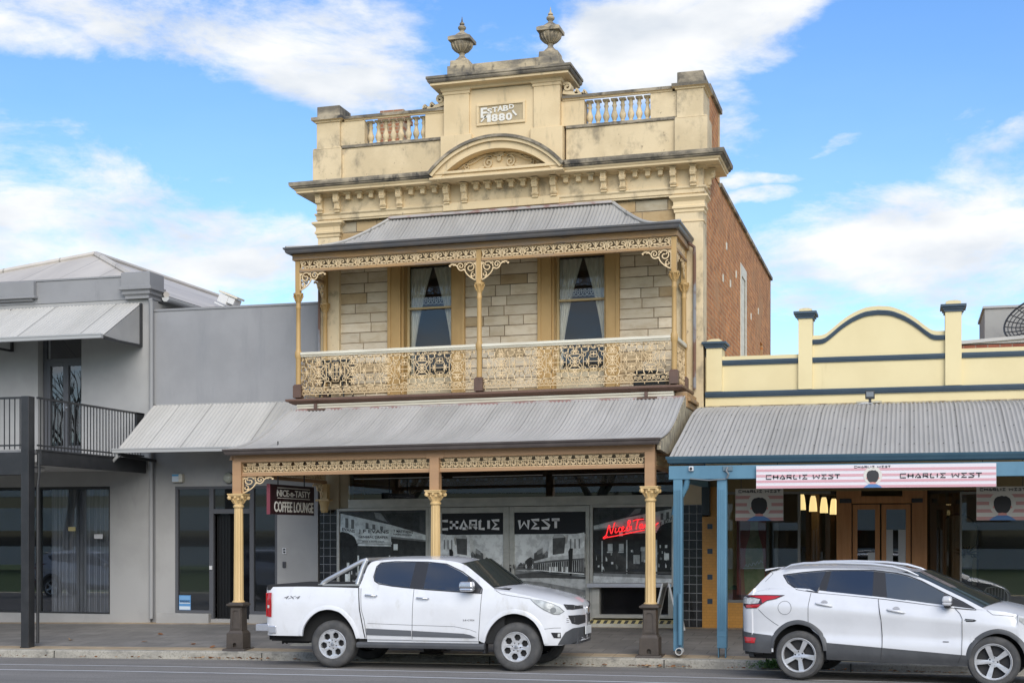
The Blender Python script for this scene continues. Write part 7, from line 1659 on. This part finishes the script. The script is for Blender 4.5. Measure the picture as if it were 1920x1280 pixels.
# lamps, grille, bumper
for sgn in (-1, 1):
    s = (sgn,)
    mb = MB(); decal(mb, [(3.36, 1.118), (3.52, 1.105), (3.66, 1.06), (3.78, 1.0), (3.84, .93), (3.78, .893), (3.70, .90), (3.56, .97), (3.44, 1.05)], WP, .012, 3, s); hl = kids(mb, 'headlight', lamp_clear, smooth=60)
    mb = MB(); decal(mb, [(3.345, 1.125), (3.52, 1.112), (3.67, 1.066), (3.79, 1.004), (3.856, .93), (3.785, .882), (3.70, .888), (3.55, .962), (3.43, 1.045)], WP, .008, 3, s); decal(mb, circ(3.70, .955, .045, 14), WP, .018, 1, s); mb.build('lamp_bezel', mat('bezel_grey', (.20, .21, .21), .3), hl)
    mb = MB(); decal(mb, [(3.66, .605), (3.80, .60), (3.80, .515), (3.70, .52)], WP, .010, 3, s); fl = kids(mb, 'fog_lamp', black_trim)
    mb = MB(); decal(mb, [(3.76, .59), (3.795, .588), (3.785, .53), (3.755, .535)], WP, .016, 2, s); mb.build('lens', lamp_clear, fl)
    mb = MB(); decal(mb, [(-1.16, 1.20), (-1.065, 1.207), (-1.055, 1.0), (-1.065, .806), (-1.15, .806), (-1.17, .92)], lambda x, z: WP(x, z)+.02*max(0, 1-abs(z-1.1)/.2), .012, 3, s); tl = kids(mb, 'tail_light', lamp_red, smooth=60)
    mb = MB(); decal(mb, [(-1.15, 1.03), (-1.10, 1.03), (-1.10, .955), (-1.15, .95)], WP, .022, 2, s); mb.build('reverse_lens', lamp_clear, tl)
    mb = MB(); mb.box(-1.185, -1.165, sgn*.66 if sgn > 0 else -.87, .87 if sgn > 0 else -.66, .81, 1.20); mb.build('rear_face', lamp_red, tl, bev=.006)
mb = MB(); decal(mb, [(3.84, 1.045), (3.95, 1.03), (4.03, .99), (4.03, .955), (3.95, .95), (3.885, .96)], WP, .012, 3, (-1, 1)); decal(mb, [(3.90, .865), (4.0, .86), (4.04, .85), (4.04, .72), (4.0, .705), (3.94, .735)], WP, .012, 3, (-1, 1)); gr = kids(mb, 'grille', mat('grille_mesh', (.035, .035, .037), .5), split=lambda x, y, z: (y > 0, z > .91))
mb = MB()
for zz in (.98, 1.005, .76, .79, .82): mb.ribbon([(3.88, zz), (3.97, zz), (4.03, zz)], .008, 0, .01); 
k = len(mb.v); mb.mapv(lambda a, b, c: (a, -(WP(a, c)+.014+b*.3), c)); mb.build('grille_bar', chrome, gr)
mb = MB(); mb.box(4.02, 4.07, -.07, .07, .86, .98); kids(mb, 'front_emblem', chrome, bev=.02)
mb = MB(); decal(mb, [(3.75, .41), (3.86, .60), (3.95, .66), (4.04, .665), (4.044, .46), (3.90, .41)], WP, .014, 3, (-1, 1)); mb.box(3.6, 4.0, -.45, .45, .40, .66); kids(mb, 'lower_bumper', clad_m)
mb = MB(); mb.box(4.055, 4.07, -.20, .20, .54, .67); pl = kids(mb, 'number_plate', plate_m, bev=.004)
mb = MB(); mb.box(-1.34, -1.16, -.62, .62, .56, .68); mb.box(-1.36, -1.12, -.90, -.45, .57, .685); mb.box(-1.36, -1.12, .45, .90, .57, .685); mb.box(-1.12, -.98, -.925, -.90, .54, .66); kids(mb, 'rear_bumper', mat('bumper_chrome', (.55, .56, .60), .25, metal=.6), bev=.03)
mb = MB(); mb.box(-1.30, -1.1, -.5, .5, .40, .54); mb.box(-1.0, -.55, -.62, -.3, .36, .50); mb.box(-1.05, -1.02, -.55, -.53, .34, .42); mb.box(-.98, -.95, -.55, -.53, .34, .42); kids(mb, 'tow_bar', under_m)
mb = MB(); mb.box(2.55, 2.60, -.90, -.72, .26, .56); mb.box(2.55, 2.60, .72, .90, .26, .56); kids(mb, 'mud_flap', black_trim, bev=.01, split=lambda x, y, z: y > 0)
mb = MB()
for (s_, a, b, z0, z1, sh_) in (('4X4', -.84, -.545, 1.105, 1.155, .35),): text(mb, s_, a, b, z0, z1, 0, .003, .0, shear=sh_, fn=lambda x, y, z: (x, -(WP(x, z)+.004)+y*.2, z))
kids(mb, 'side_badge', mat('badge_grey', (.10, .10, .11), .4))
mb = MB(); text(mb, '2.8 CTDI', 2.24, 2.43, .775, .80, 0, .002, .02, fn=lambda x, y, z: (x, -(WP(x, z)+.004)+y*.2, z)); kids(mb, 'door_badge', mat('badge_dark', (.05, .05, .055), .4))
for x, rr in ((0, 8), (3.10, 22)):
    for sgn in (-1, 1): wheel(V, 'pickup', x, sgn*.895, .372, .384, .236, .255, sgn, rr)

# ---- white compact SUV, nose turned out a little
ang = R(-8.5); Yc = .92
px = -1.554+Yc*math.sin(R(8.5)); py = 21.0+Yc*math.cos(R(8.5))
U = car_root('suv_car', (px, py, zroad(0, 21.3)+.022), ang, 'pearl white compact SUV with grey cladding and five-spoke wheels at the kerb', 'car')
w2 = pchip([(-.935, .02), (-.925, .40), (-.90, .62), (-.85, .76), (-.76, .845), (-.6, .895), (-.3, .915), (.3, .92), (2.5, .92), (2.9, .905), (3.25, .83), (3.45, .68), (3.58, .42), (3.63, .03)])
p2 = pchip([(.28, -.05), (.40, -.01), (.52, -.005), (.62, -.022), (.80, -.012), (.98, .0), (1.05, -.004), (1.09, -.018), (1.2, -.045), (1.30, -.075)])
bl2 = pchip([(-.935, 1.10), (-.85, 1.17), (-.7, 1.235), (-.4, 1.285), (-.054, 1.295), (.36, 1.255), (1.05, 1.19), (2.0, 1.095), (2.55, 1.06), (2.65, 1.06)])
def WK(x, z):
    b = bl2(x)
    if z > b and x < 2.7:
        g = w2(x)+p2(min(b, 1.3))-(max(0, b-(1.115-.085*(x+.5)))*.30 if -.7 < x < 3.0 else 0); tp = 1.0 if x > -.1 else 1-.10*min(1, (-.1-x)/.5)
        return (g-.012-(z-b)*.42)*tp
    d = z-(1.115-.085*(x+.5))
    s = -d*.30 if d > 0 else -min(.022, -d*.10)
    if z < .62: s += .012
    k = 1 if -.7 < x < 3.0 else 0
    return max(.0, w2(x)+p2(min(z, 1.3))+s*k)
aR = pchip([(-.375, .44), (-.362, .53), (-.32, .62), (-.24, .705), (-.13, .772), (-.006, .797), (.12, .772), (.235, .702), (.31, .615), (.35, .52), (.365, .42)])
aF = pchip([(2.385, .36), (2.395, .45), (2.43, .545), (2.50, .63), (2.60, .70), (2.70, .735), (2.753, .742), (2.86, .722), (2.97, .655), (3.06, .55), (3.10, .44), (3.115, .34)])
tD1 = lin([(.16, 1.28), (.143, 1.10), (.136, .80), (.36, .56), (.43, .34)]); tD2 = lin([(1.12, 1.19), (1.177, .88), (1.192, .53), (1.165, .31)]); tD3 = lin([(2.16, 1.10), (2.25, 1.0), (2.282, .93), (2.275, .44), (2.217, .30)])
def ku(mb, name, m, **k): return mb.build(name, m, U, **k)
top2 = pchip([(2.0, 1.10), (2.55, 1.065), (2.8, 1.04), (3.1, .975), (3.4, .87), (3.56, .77), (3.63, .70)])
mb = MB()
patch(mb, c_(-.935), c_(-.375), lambda x: .38+.0*x, bl2, WK, 26, 20, bias=.62)
patch(mb, c_(-.375), c_(.365), aR, bl2, WK, 36, 14)
patch(mb, c_(2.13), c_(2.385), c_(.30), lambda x: max(bl2(x), top2(x)), WK, 4, 16); patch(mb, c_(2.385), c_(3.115), aF, top2, WK, 36, 14); patch(mb, c_(3.115), c_(3.63), c_(.30), top2, WK, 20, 16, bias=1.7)
re2 = pchip([(-.47, 1.545), (-.2, 1.588), (.35, 1.607), (.9, 1.607), (1.25, 1.592), (1.5, 1.545), (1.75, 1.46), (2.0, 1.345), (2.3, 1.205), (2.56, 1.075)])
hl2 = pchip([(-.85, 1.165), (-.72, 1.285), (-.60, 1.42), (-.47, 1.545)])
patch(mb, c_(-.85), c_(-.47), bl2, hl2, WK, 12, 8); patch(mb, c_(-.47), c_(1.5), bl2, re2, WK, 28, 10); patch(mb, c_(1.5), c_(2.56), lambda x: min(bl2(x), re2(x)), re2, WK, 18, 8)
o = len(mb.v); nx, nr = 24, 16                           # roof
for i in range(nx+1):
    for j in range(nr+1):
        q = -1+2*j/nr; x0r, x1r = -.47-.03*(1-q*q), 1.42+.30*(1-q*q); x = x0r+(x1r-x0r)*i/nx; xe = min(max(x, -.47), 1.42+.0); ze = re2(xe)
        mb.v.append((x, q*WK(xe, ze), ze+.05*(1-abs(q)**3)*min(1, (x1r-x)/.6+.2)))
for i in range(nx):
    for j in range(nr): a = o+i*(nr+1)+j; mb.f.append((a, a+1, a+nr+2, a+nr+1)); mb.m.append(0); mb.c.append(None)
hc2 = pchip([(2.45, 1.16), (2.75, 1.135), (3.0, 1.085), (3.3, .99), (3.5, .89), (3.63, .72)])
o = len(mb.v); nx, nr = 22, 14                           # bonnet
for i in range(nx+1):
    x = 2.42+(3.63-2.42)*(1-(1-i/nx)**1.4); ze = max(top2(x), bl2(x)) if x < 2.6 else top2(x); Wt = WK(x, ze)
    for j in range(nr+1): q = -1+2*j/nr; mb.v.append((x, q*Wt, ze+(hc2(x)-ze)*(1-abs(q)**3)))
for i in range(nx):
    for j in range(nr): a = o+i*(nr+1)+j; mb.f.append((a, a+1, a+nr+2, a+nr+1)); mb.m.append(0); mb.c.append(None)
ku(mb, 'body', pearl_p, smooth=40, recalc=False)
for (a, b, zb0, hx, hz) in ((tD1, tD2, .33, .37, 1.085), (tD2, tD3, .31, 1.385, 1.015)):
    d = MB(); patch(d, lambda z, a=a: a(z)+.003, lambda z, b=b: b(z)-.003, c_(zb0), bl2, WK, 16, 20, mirror=False, off=.001); dd = ku(d, 'door', pearl_p, smooth=40, recalc=False)
    h = MB(); W0 = WK(hx, hz)
    h.tube([(hx-.125, -(W0+.002), hz+.02), (hx-.10, -(W0+.026), hz+.018), (hx, -(W0+.034), hz+.003), (hx+.10, -(W0+.026), hz-.015), (hx+.125, -(W0+.002), hz-.02)], [.012, .016, .017, .016, .012], 8); h.build('door_handle', pearl_p, dd, smooth=50)
    h = MB(); h.prism(circ(hx, hz+.012, .055, 16, 20, 160), -(W0+.003), -(W0-.002)); h.build('handle_shade', mat('shade_grey', (.40, .40, .42), .5), dd)  # flat grey patch; shade of the handle hollow is put into its colour
    d = MB(); patch(d, lambda z, a=a: a(z)+.003, lambda z, b=b: b(z)-.003, c_(zb0), bl2, WK, 8, 8, mirror=False, off=.001); d.mapv(lambda x, y, z: (x, -y, z)); ku(d, 'door', pearl_p, smooth=40, recalc=False)
mb = MB(); mb.box(-.80, 3.4, -.62, .62, .26, .85); mb.box(.2, 2.35, -.82, .82, .28, 1.05); mb.box(-.75, .3, -.78, .78, .82, 1.15); ku(mb, 'underbody', under_m)
# rear window, windscreen
mb = MB(); n = 10; vs = []
for t in (0, 1):
    x, z = (-.83, 1.20) if t == 0 else (-.49, 1.54); Wd = WK(x, z)*.96
    for j in range(n+1): q = -1+2*j/n; vs.append((x-.05*(1-q*q)-.012, q*Wd, z))
mb.add(vs, [(j, j+1, n+2+j, n+1+j) for j in range(n)]); ku(mb, 'rear_window', car_glass, smooth=60)
mb = MB(); n = 10; vs = []
for z, xo in ((.40, -.0), (.62, -.01), (.80, 0), (1.0, .0), (1.20, .06)):
    for j in range(n+1): q = -1+2*j/n; vs.append((-.93+xo+.03*q*q, q*.62, z))
mb.add(vs, [(i*(n+1)+j, i*(n+1)+j+1, (i+1)*(n+1)+j+1, (i+1)*(n+1)+j) for i in range(4) for j in range(n)]); ku(mb, 'tailgate', pearl_p, smooth=60)
mb = MB(); nt, nr = 12, 14
for i in range(nt+1):
    t = i/nt
    for j in range(nr+1):
        q = -1+2*j/nr; xe, ze = 1.50+1.04*t, 1.54-.455*t; xc, zc = 1.74+1.0*t, 1.585-.42*t; f = 1-q*q
        mb.v.append((xe+(xc-xe)*f, q*(WK(xe, min(ze, re2(xe)))-.025), ze+(zc-ze)*f+.004))
for i in range(nt):
    for j in range(nr): a = i*(nr+1)+j; mb.f.append((a, a+1, a+nr+2, a+nr+1)); mb.m.append(0); mb.c.append(None)
ku(mb, 'windscreen', ws_glass, smooth=60)
# side glass
mb = MB(); decal(mb, [(-.261, 1.491), (.0, 1.530), (.345, 1.562), (.245, 1.268), (.10, 1.285), (-.054, 1.312), (-.12, 1.345), (-.19, 1.40)], WK, .005, 2, (-1, 1)); ku(mb, 'quarter_window', car_glass, split=lambda x, y, z: y > 0)
mb = MB(); decal(mb, [(.425, 1.565), (.75, 1.572), (1.03, 1.570), (1.035, 1.203), (.70, 1.235), (.37, 1.264)], WK, .005, 2, (-1, 1)); ku(mb, 'rear_side_window', car_glass, split=lambda x, y, z: y > 0)
mb = MB(); decal(mb, [(1.192, 1.552), (1.35, 1.535), (1.50, 1.502), (1.691, 1.435), (1.882, 1.345), (2.02, 1.268), (2.025, 1.115), (1.244, 1.188)], WK, .005, 2, (-1, 1)); ku(mb, 'front_side_window', car_glass2, split=lambda x, y, z: y > 0)
mb = MB()
for pl_ in ([(.345, 1.562), (.425, 1.565), (.37, 1.264), (.245, 1.268)], [(1.03, 1.570), (1.192, 1.553), (1.244, 1.187), (1.035, 1.203)], [(2.02, 1.268), (2.12, 1.22), (2.25, 1.165), (2.44, 1.066), (2.15, 1.085), (2.025, 1.115)]): decal(mb, pl_, WK, .0045, 2, (-1, 1))
seam(mb, [(-.28, 1.50), (.0, 1.541), (.36, 1.575), (1.03, 1.582), (1.35, 1.547), (1.52, 1.508), (1.70, 1.442), (2.03, 1.275), (2.27, 1.165), (2.46, 1.06), (2.1, 1.082), (1.24, 1.178), (.70, 1.225), (.24, 1.258), (-.06, 1.30), (-.20, 1.39), (-.28, 1.50)], WK, .016, .004, 5); ku(mb, 'window_surround', black_trim, split=lambda x, y, z: y > 0)
# cladding
mb = MB()
patch(mb, c_(.40), c_(2.36), lambda x: .30-.012*x, lambda x: .565-.060*x, lambda x, z: WK(x, z)+.008, 24, 6); patch(mb, c_(-.92), c_(-.40), lambda x: .36+.04*max(0, (-.5-x)), lambda x: .665-.09*max(0, (x+.9)), lambda x, z: WK(x, z)+.010, 20, 6, bias=.62); patch(mb, c_(3.1), c_(3.6), c_(.30), c_(.50), lambda x, z: WK(x, z)+.008, 12, 4)
lip(mb, aR, -.375, .365, .062, .018, WK); lip(mb, aF, 2.385, 3.115, .062, .018, WK); ku(mb, 'lower_cladding', clad_m, smooth=40, split=lambda x, y, z: y > 0)
mb = MB(); seam(mb, [(.16, 1.25), (.143, 1.10), (.136, .83)], WK); seam(mb, [(1.125, 1.18), (1.177, .88), (1.192, .53), (1.169, .32)], WK, .007, .012); seam(mb, [(2.17, 1.085), (2.25, 1.0), (2.282, .93), (2.275, .44), (2.22, .31)], WK, .007, .012); seam(mb, [(-.60, 1.0), (-.50, .90), (-.36, .80), (-.30, .765)], WK, .006); seam(mb, [(p[0], p[1]) for p in circ(-.205, 1.03, .098, 20)]+[(-.107, 1.03)], WK, .005, .003, 2)
seam(mb, [(2.60, 1.055), (2.68, .995), (2.85, .985), (3.0, .975)], WK, .005); seam(mb, [(-.47, 1.54), (-.44, 1.52), (-.55, 1.40)], WK, .005); ku(mb, 'panel_gap', gap_m)
for sgn in (-1, 1):
    s = (sgn,)
    mb = MB(); decal(mb, [(-.865, 1.165), (-.78, 1.203), (-.50, 1.213), (-.213, 1.213), (-.341, 1.155), (-.469, 1.127), (-.57, 1.06), (-.62, 1.017), (-.80, 1.006), (-.86, 1.05)], WK, .010, 3, s); tl = ku(mb, 'tail_light', mat('lamp_smoke', (.045, .02, .022), .12, coat=.6), smooth=60)
    mb = MB(); decal(mb, [(-.78, 1.195), (-.50, 1.203), (-.275, 1.198), (-.36, 1.158), (-.47, 1.137), (-.54, 1.09), (-.56, 1.155), (-.70, 1.18)], WK, .014, 3, s); decal(mb, [(-.80, 1.06), (-.56, 1.075), (-.60, 1.028), (-.80, 1.018)], WK, .014, 3, s); mb.build('red_lens', lamp_red, tl)
    mb = MB(); decal(mb, [(-.86, 1.15), (-.70, 1.17), (-.575, 1.145), (-.60, 1.09), (-.72, 1.075), (-.85, 1.075)], WK, .015, 3, s); mb.build('clear_lens', lamp_clear, tl)
    mb = MB(); decal(mb, [(-.845, .585), (-.64, .58), (-.655, .50), (-.81, .50)], WK, .018, 3, s); ku(mb, 'rear_reflector', lamp_red)
    mb = MB(); decal(mb, [(2.93, .99), (3.2, .93), (3.42, .84), (3.45, .76), (3.2, .79)], WK, .008, 3, s); ku(mb, 'headlight', lamp_clear)
    mb = MB(); y = WK(2.1, 1.12); mb.tbox(2.085, 0, 1.105, 1.16, .050, .07, .07, .085); mb.tbox(2.085, 0, 1.16, 1.245, .07, .055, .085, .06); mb.mapv(lambda a, b, c: (a, sgn*(y+.13+b), c)); mm = ku(mb, 'wing_mirror', mat('mirror_silver', (.52, .52, .53), .25, coat=.5), bev=.03)
    mb = MB(); mb.tbox(2.09, 0, 1.075, 1.11, .035, .05, .07, .07); mb.mapv(lambda a, b, c: (a, sgn*(y+.10+b), c)); mb.build('mirror_base', black_trim, mm, bev=.01)
    mb = MB(); mb.tube([(x, sgn*(.69), z) for x, z in ((-.25, 1.60), (-.15, 1.645), (.03, 1.672), (.5, 1.685), (1.0, 1.672), (1.3, 1.640), (1.5, 1.585), (1.66, 1.515))], [.012, .02, .022, .022, .022, .022, .018, .01], 8); ku(mb, 'roof_rail', mat('rail_silver', (.62, .63, .65), .3, metal=.4), smooth=50)
mb = MB(); mb.prism([(-.56, 1.555), (-.36, 1.60), (-.36, 1.615), (-.55, 1.585)], -.66, .66, 'xz'); ku(mb, 'rear_spoiler', pearl_p, bev=.008)
mb = MB(); mb.box(-.965, -.945, -.26, .26, .85, .97); ku(mb, 'number_plate', black_trim)
mb = MB(); mb.prism([(2.318, .932), (2.44, .925), (2.47, .91), (2.44, .893), (2.33, .888)], -(WK(2.4, .91)+.006), -(WK(2.4, .91)-.01)); v_ = ku(mb, 'side_vent', black_trim); mb = MB(); mb.box(2.31, 2.43, -(WK(2.4, .91)+.010), -(WK(2.4, .91)+.005), .909, .917); mb.build('vent_bar', chrome, v_)
mb = MB(); mb.box(2.02, 2.10, -(WK(2.05, .60)+.006), -(WK(2.05, .60)), .598, .610); ku(mb, 'door_badge', mat('badge_grey', (.10, .10, .11)))
mb = MB(); mb.box(-.80, -.72, -.66, -.58, .28, .36); mb.tube([(-.86, -.62, .35), (-.6, -.62, .35)], .035, 10); ku(mb, 'exhaust', mat('exhaust_dark', (.05, .05, .05), .5))
for x, rr in ((0, -8), (2.69, 38)):
    for sgn in (-1, 1): wheel(U, 'suv', x, sgn*.905, .345, .350, .250, .225, sgn, rr)
# ------------------------------------------------------------------ roof unit, litter, pit lid, weeds
A = D_ = bpy.data.objects['roof_unit']; A.location = (-16.78, 33.0, 7.93); A.scale = (.62, .62, .62); WL[A.name] = Vector(A.location)
mb = MB()
mb.box(-.42, .42, -.35, .35, .12, .55)
A.rotation_euler = (0, R(23), 0); WL[A.name] = Vector((0, 0, 0))
mb = MB(); mb.box(-.45, .45, -.35, .35, .52, .60); mb.build('top_cover', mat('unit_cream', (.62, .57, .45), .6), A, bev=.02)
mb = MB(); mb.box(-.38, .05, -.32, .32, .14, .50); mb.box(.05, .36, -.30, .30, .24, .50); mb.build('unit_body', mat('unit_white', (.62, .62, .60), .6), A, bev=.01)
mb = MB(); mb.box(-.45, .42, -.34, .34, .03, .08); mb.build('base_tray', mat('unit_white', (.6, .6, .6)), A)
# fallen leaves in the gutter and on the paving
rnd = random.Random(11); mb = MB(); cols = [(.30, .13, .045), (.22, .09, .03), (.36, .19, .08), (.15, .07, .03), (.40, .26, .14)]
def leaf(x, y, z, s):
    a = rnd.uniform(0, 6.28); t = rnd.uniform(-.5, .9); c = rnd.choice(cols); u = Vector((math.cos(a), math.sin(a), rnd.uniform(-.1, .3))); v = Vector((-math.sin(a), math.cos(a), t)).normalized()
    p = Vector((x, y, z+abs(t)*s*.4)); k = [p-u*s, p-u*s*.3+v*s*.55, p+u*s*.4+v*s*.5, p+u*s, p+u*s*.3-v*s*.45, p-u*s*.4-v*s*.5]
    mb.add(k, [(0, 1, 2, 3), (0, 3, 4, 5)], 0, c)
heaps = [(-12.0, 55, .35), (-11.25, 30, .22), (-10.4, 12, .1), (-9.6, 16, .22), (-13.6, 10, .4), (-15.8, 10, .35), (-16.5, 14, .1), (-14.6, 7, .5), (-4.15, 45, .22), (-3.6, 26, .2), (-6.6, 28, .4), (-5.4, 14, .3), (-2.6, 20, .3), (-1.35, 25, .2), (-.1, 32, .4), (.7, 30, .25), (1.5, 18, .4), (-7.8, 14, .4)]
for cx, n, sp in heaps:
    for _ in range(n):
        x = rnd.gauss(cx, sp); y = min(23.25, rnd.gauss(23.14, .06)); leaf(x, y, zroad(x, y)+.012, rnd.uniform(.016, .042))
o = mb.build('fallen_leaves', mat('dead_leaf', (.3, .15, .06), .8, (.7, .65, .6), 20, attr=True), recalc=False); o['kind'] = 'stuff'; tag(o, 'brown fallen leaves lying along the gutter below the kerb', 'leaves')
lf = mat('dead_leaf', (.3, .15, .06))
spots = [((-15.9, 24.6), 'brown leaf on the footpath behind the black steel post'), ((-14.2, 24.5), 'curled brown leaf on the pavers in front of the grey house'), ((-13.0, 24.2), 'small brown leaf on the pavers midway along the grey shop'), ((-14.5, 25.6), 'small dry leaf on the pavers nearest the grey wall'), ((-12.35, 23.75), 'dry leaf on the tan strip beside the left pedestal')]
for (x, y), l in spots:
    mb = MB(); 
    for _ in range(2): leaf(x+rnd.uniform(-.02, .02), y, zfoot(x, y)+.012, .06)
    tag(mb.build('fallen_leaf', lf, recalc=False), l, 'leaf', 'single leaves on the footpath')
x, y = -10.62, 24.5
A = tag(empty('pit_lid', (x, y, zfoot(x, y))), 'pale concrete pit lid set in the footpath behind the pickup', 'pit lid')
mb = MB(); st = 0; mb.box(x-.42, x+.42, y-.28, y+.28, -.05, .0); mb.mapv(lambda a, b, c: (a, b, zfoot(a, b)+.012+c)); mb.build('lid_slab', mat('lid_concrete', (.34, .33, .28), .85, (.26, .25, .21), 5, bump=.3), A, bev=.005)
mb = MB()
for s in (-1, 1): mb.box(x+s*.28-.05, x+s*.28+.05, y-.02, y+.02, 0, .003)
mb.mapv(lambda a, b, c: (a, b, zfoot(a, b)+.0125+c)); mb.build('lifting_slot', charcoal, A)
x, y = -.72-1.45, 23.2
A = tag(empty('kerb_weed', (x, y, zroad(x, y))), 'low green weed growing from the kerb joint behind the SUV', 'weed')
mb = MB(); g = [(.10, .20, .04), (.13, .24, .05), (.07, .15, .03), (.17, .26, .08)]
for _ in range(420):
    px_ = x+rnd.gauss(.05, .17); py_ = y+rnd.uniform(-.12, .05); h = rnd.uniform(.02, .14)*max(.3, 1-abs(px_-x-.12)*2); a = rnd.uniform(0, 6.28); b_ = Vector((px_, py_, zroad(px_, py_)+rnd.uniform(0, .11)))
    d = Vector((math.cos(a)*.5, math.sin(a)*.5, .8)); s_ = Vector((-math.sin(a), math.cos(a), 0))*.014
    mb.add([b_, b_+d*h*.5+s_, b_+d*h, b_+d*h*.5-s_], [(0, 1, 2, 3)], 0, rnd.choice(g))
mb.build('foliage', mat('weed_green', (.06, .12, .03), .6, (.8, .8, .7), 9, attr=True), A, recalc=False)
mb = MB()
for _ in range(40): leaf(x+.32+rnd.gauss(0, .06), y-.02+rnd.uniform(-.06, .03), zroad(x, y)+rnd.uniform(0, .10), .04)
mb.build('dead_foliage', lf, A, recalc=False)
# ------------------------------------------------------------------ across the street (seen only as reflections in the glass)
def bare_tree(x, y, h, seed, label):
    t = tag(empty('bare_tree', (x, y, 0)), label, 'tree', 'bare trees across the street'); r = random.Random(seed); tr = MB(); cr = MB()
    def grow(p, d, L_, rad, lev):
        q = p+d*L_; m = (p+q)/2+Vector((r.uniform(-1, 1), r.uniform(-1, 1), 0))*L_*.06; (tr if lev < 2 else cr).tube([p, m, q], [rad, rad*.85, rad*.65], 6 if lev < 3 else 4, cap=False)
        if lev == 5: return
        for _ in range(3 if lev < 4 else 4):
            a = r.uniform(0, 6.28); nd = (d+Vector((math.cos(a), math.sin(a), r.uniform(-.1, .5)))*r.uniform(.45, .8)).normalized(); grow(q, nd, L_*r.uniform(.62, .8), rad*.58, lev+1)
    grow(Vector((x, y, 0)), Vector((0, 0, 1)), h*.26, h*.022, 0)
    bark = mat('bark', (.09, .075, .06), .9); tr.build('trunk', bark, t, smooth=60); cr.build('branches', bark, t, smooth=60)
bare_tree(-41, -8, 13, 1, 'bare tree across the street, farthest to the left'); bare_tree(-22.5, -7, 13, 2, 'tall bare tree across the street, opposite the grey house'); bare_tree(5, -9, 11, 5, 'bare tree across the street, opposite the yellow shop'); bare_tree(-14, -9, 13, 8, 'bare tree across the street, opposite the main shop')
A = tag(empty('office_building', (-5, -32, 0)), 'long pale two-storey office block with dark window bands across the street', 'building')
mb = MB()
for z0, z1 in ((0, 1.3), (2.4, 4.0), (4.8, 8.6)): mb.box(-70, 60, -34, -32, z0, z1)
mb.build('wall_band', mat('office_pale', (.80, .78, .72), .8), A)
mb = MB(); mb.box(-70, 60, -33.6, -32.4, 1.3, 2.4); mb.box(-70, 60, -33.6, -32.4, 4.0, 4.8); mb.build('window_band', blackglass, A)
for (x, y, l) in ((-20.5, 13.2, 'white SUV in the far lane left of the camera, mirrored in the glass'), (-30, 9.5, 'white SUV across the road, farthest to the left, mirrored in the glass')):
    c = dup(U, (0, 0, 0), None, l); c.location = (x, y, zroad(x, y)); c.rotation_euler = (0, 0, R(-4)); c['group'] = 'cars across the road'
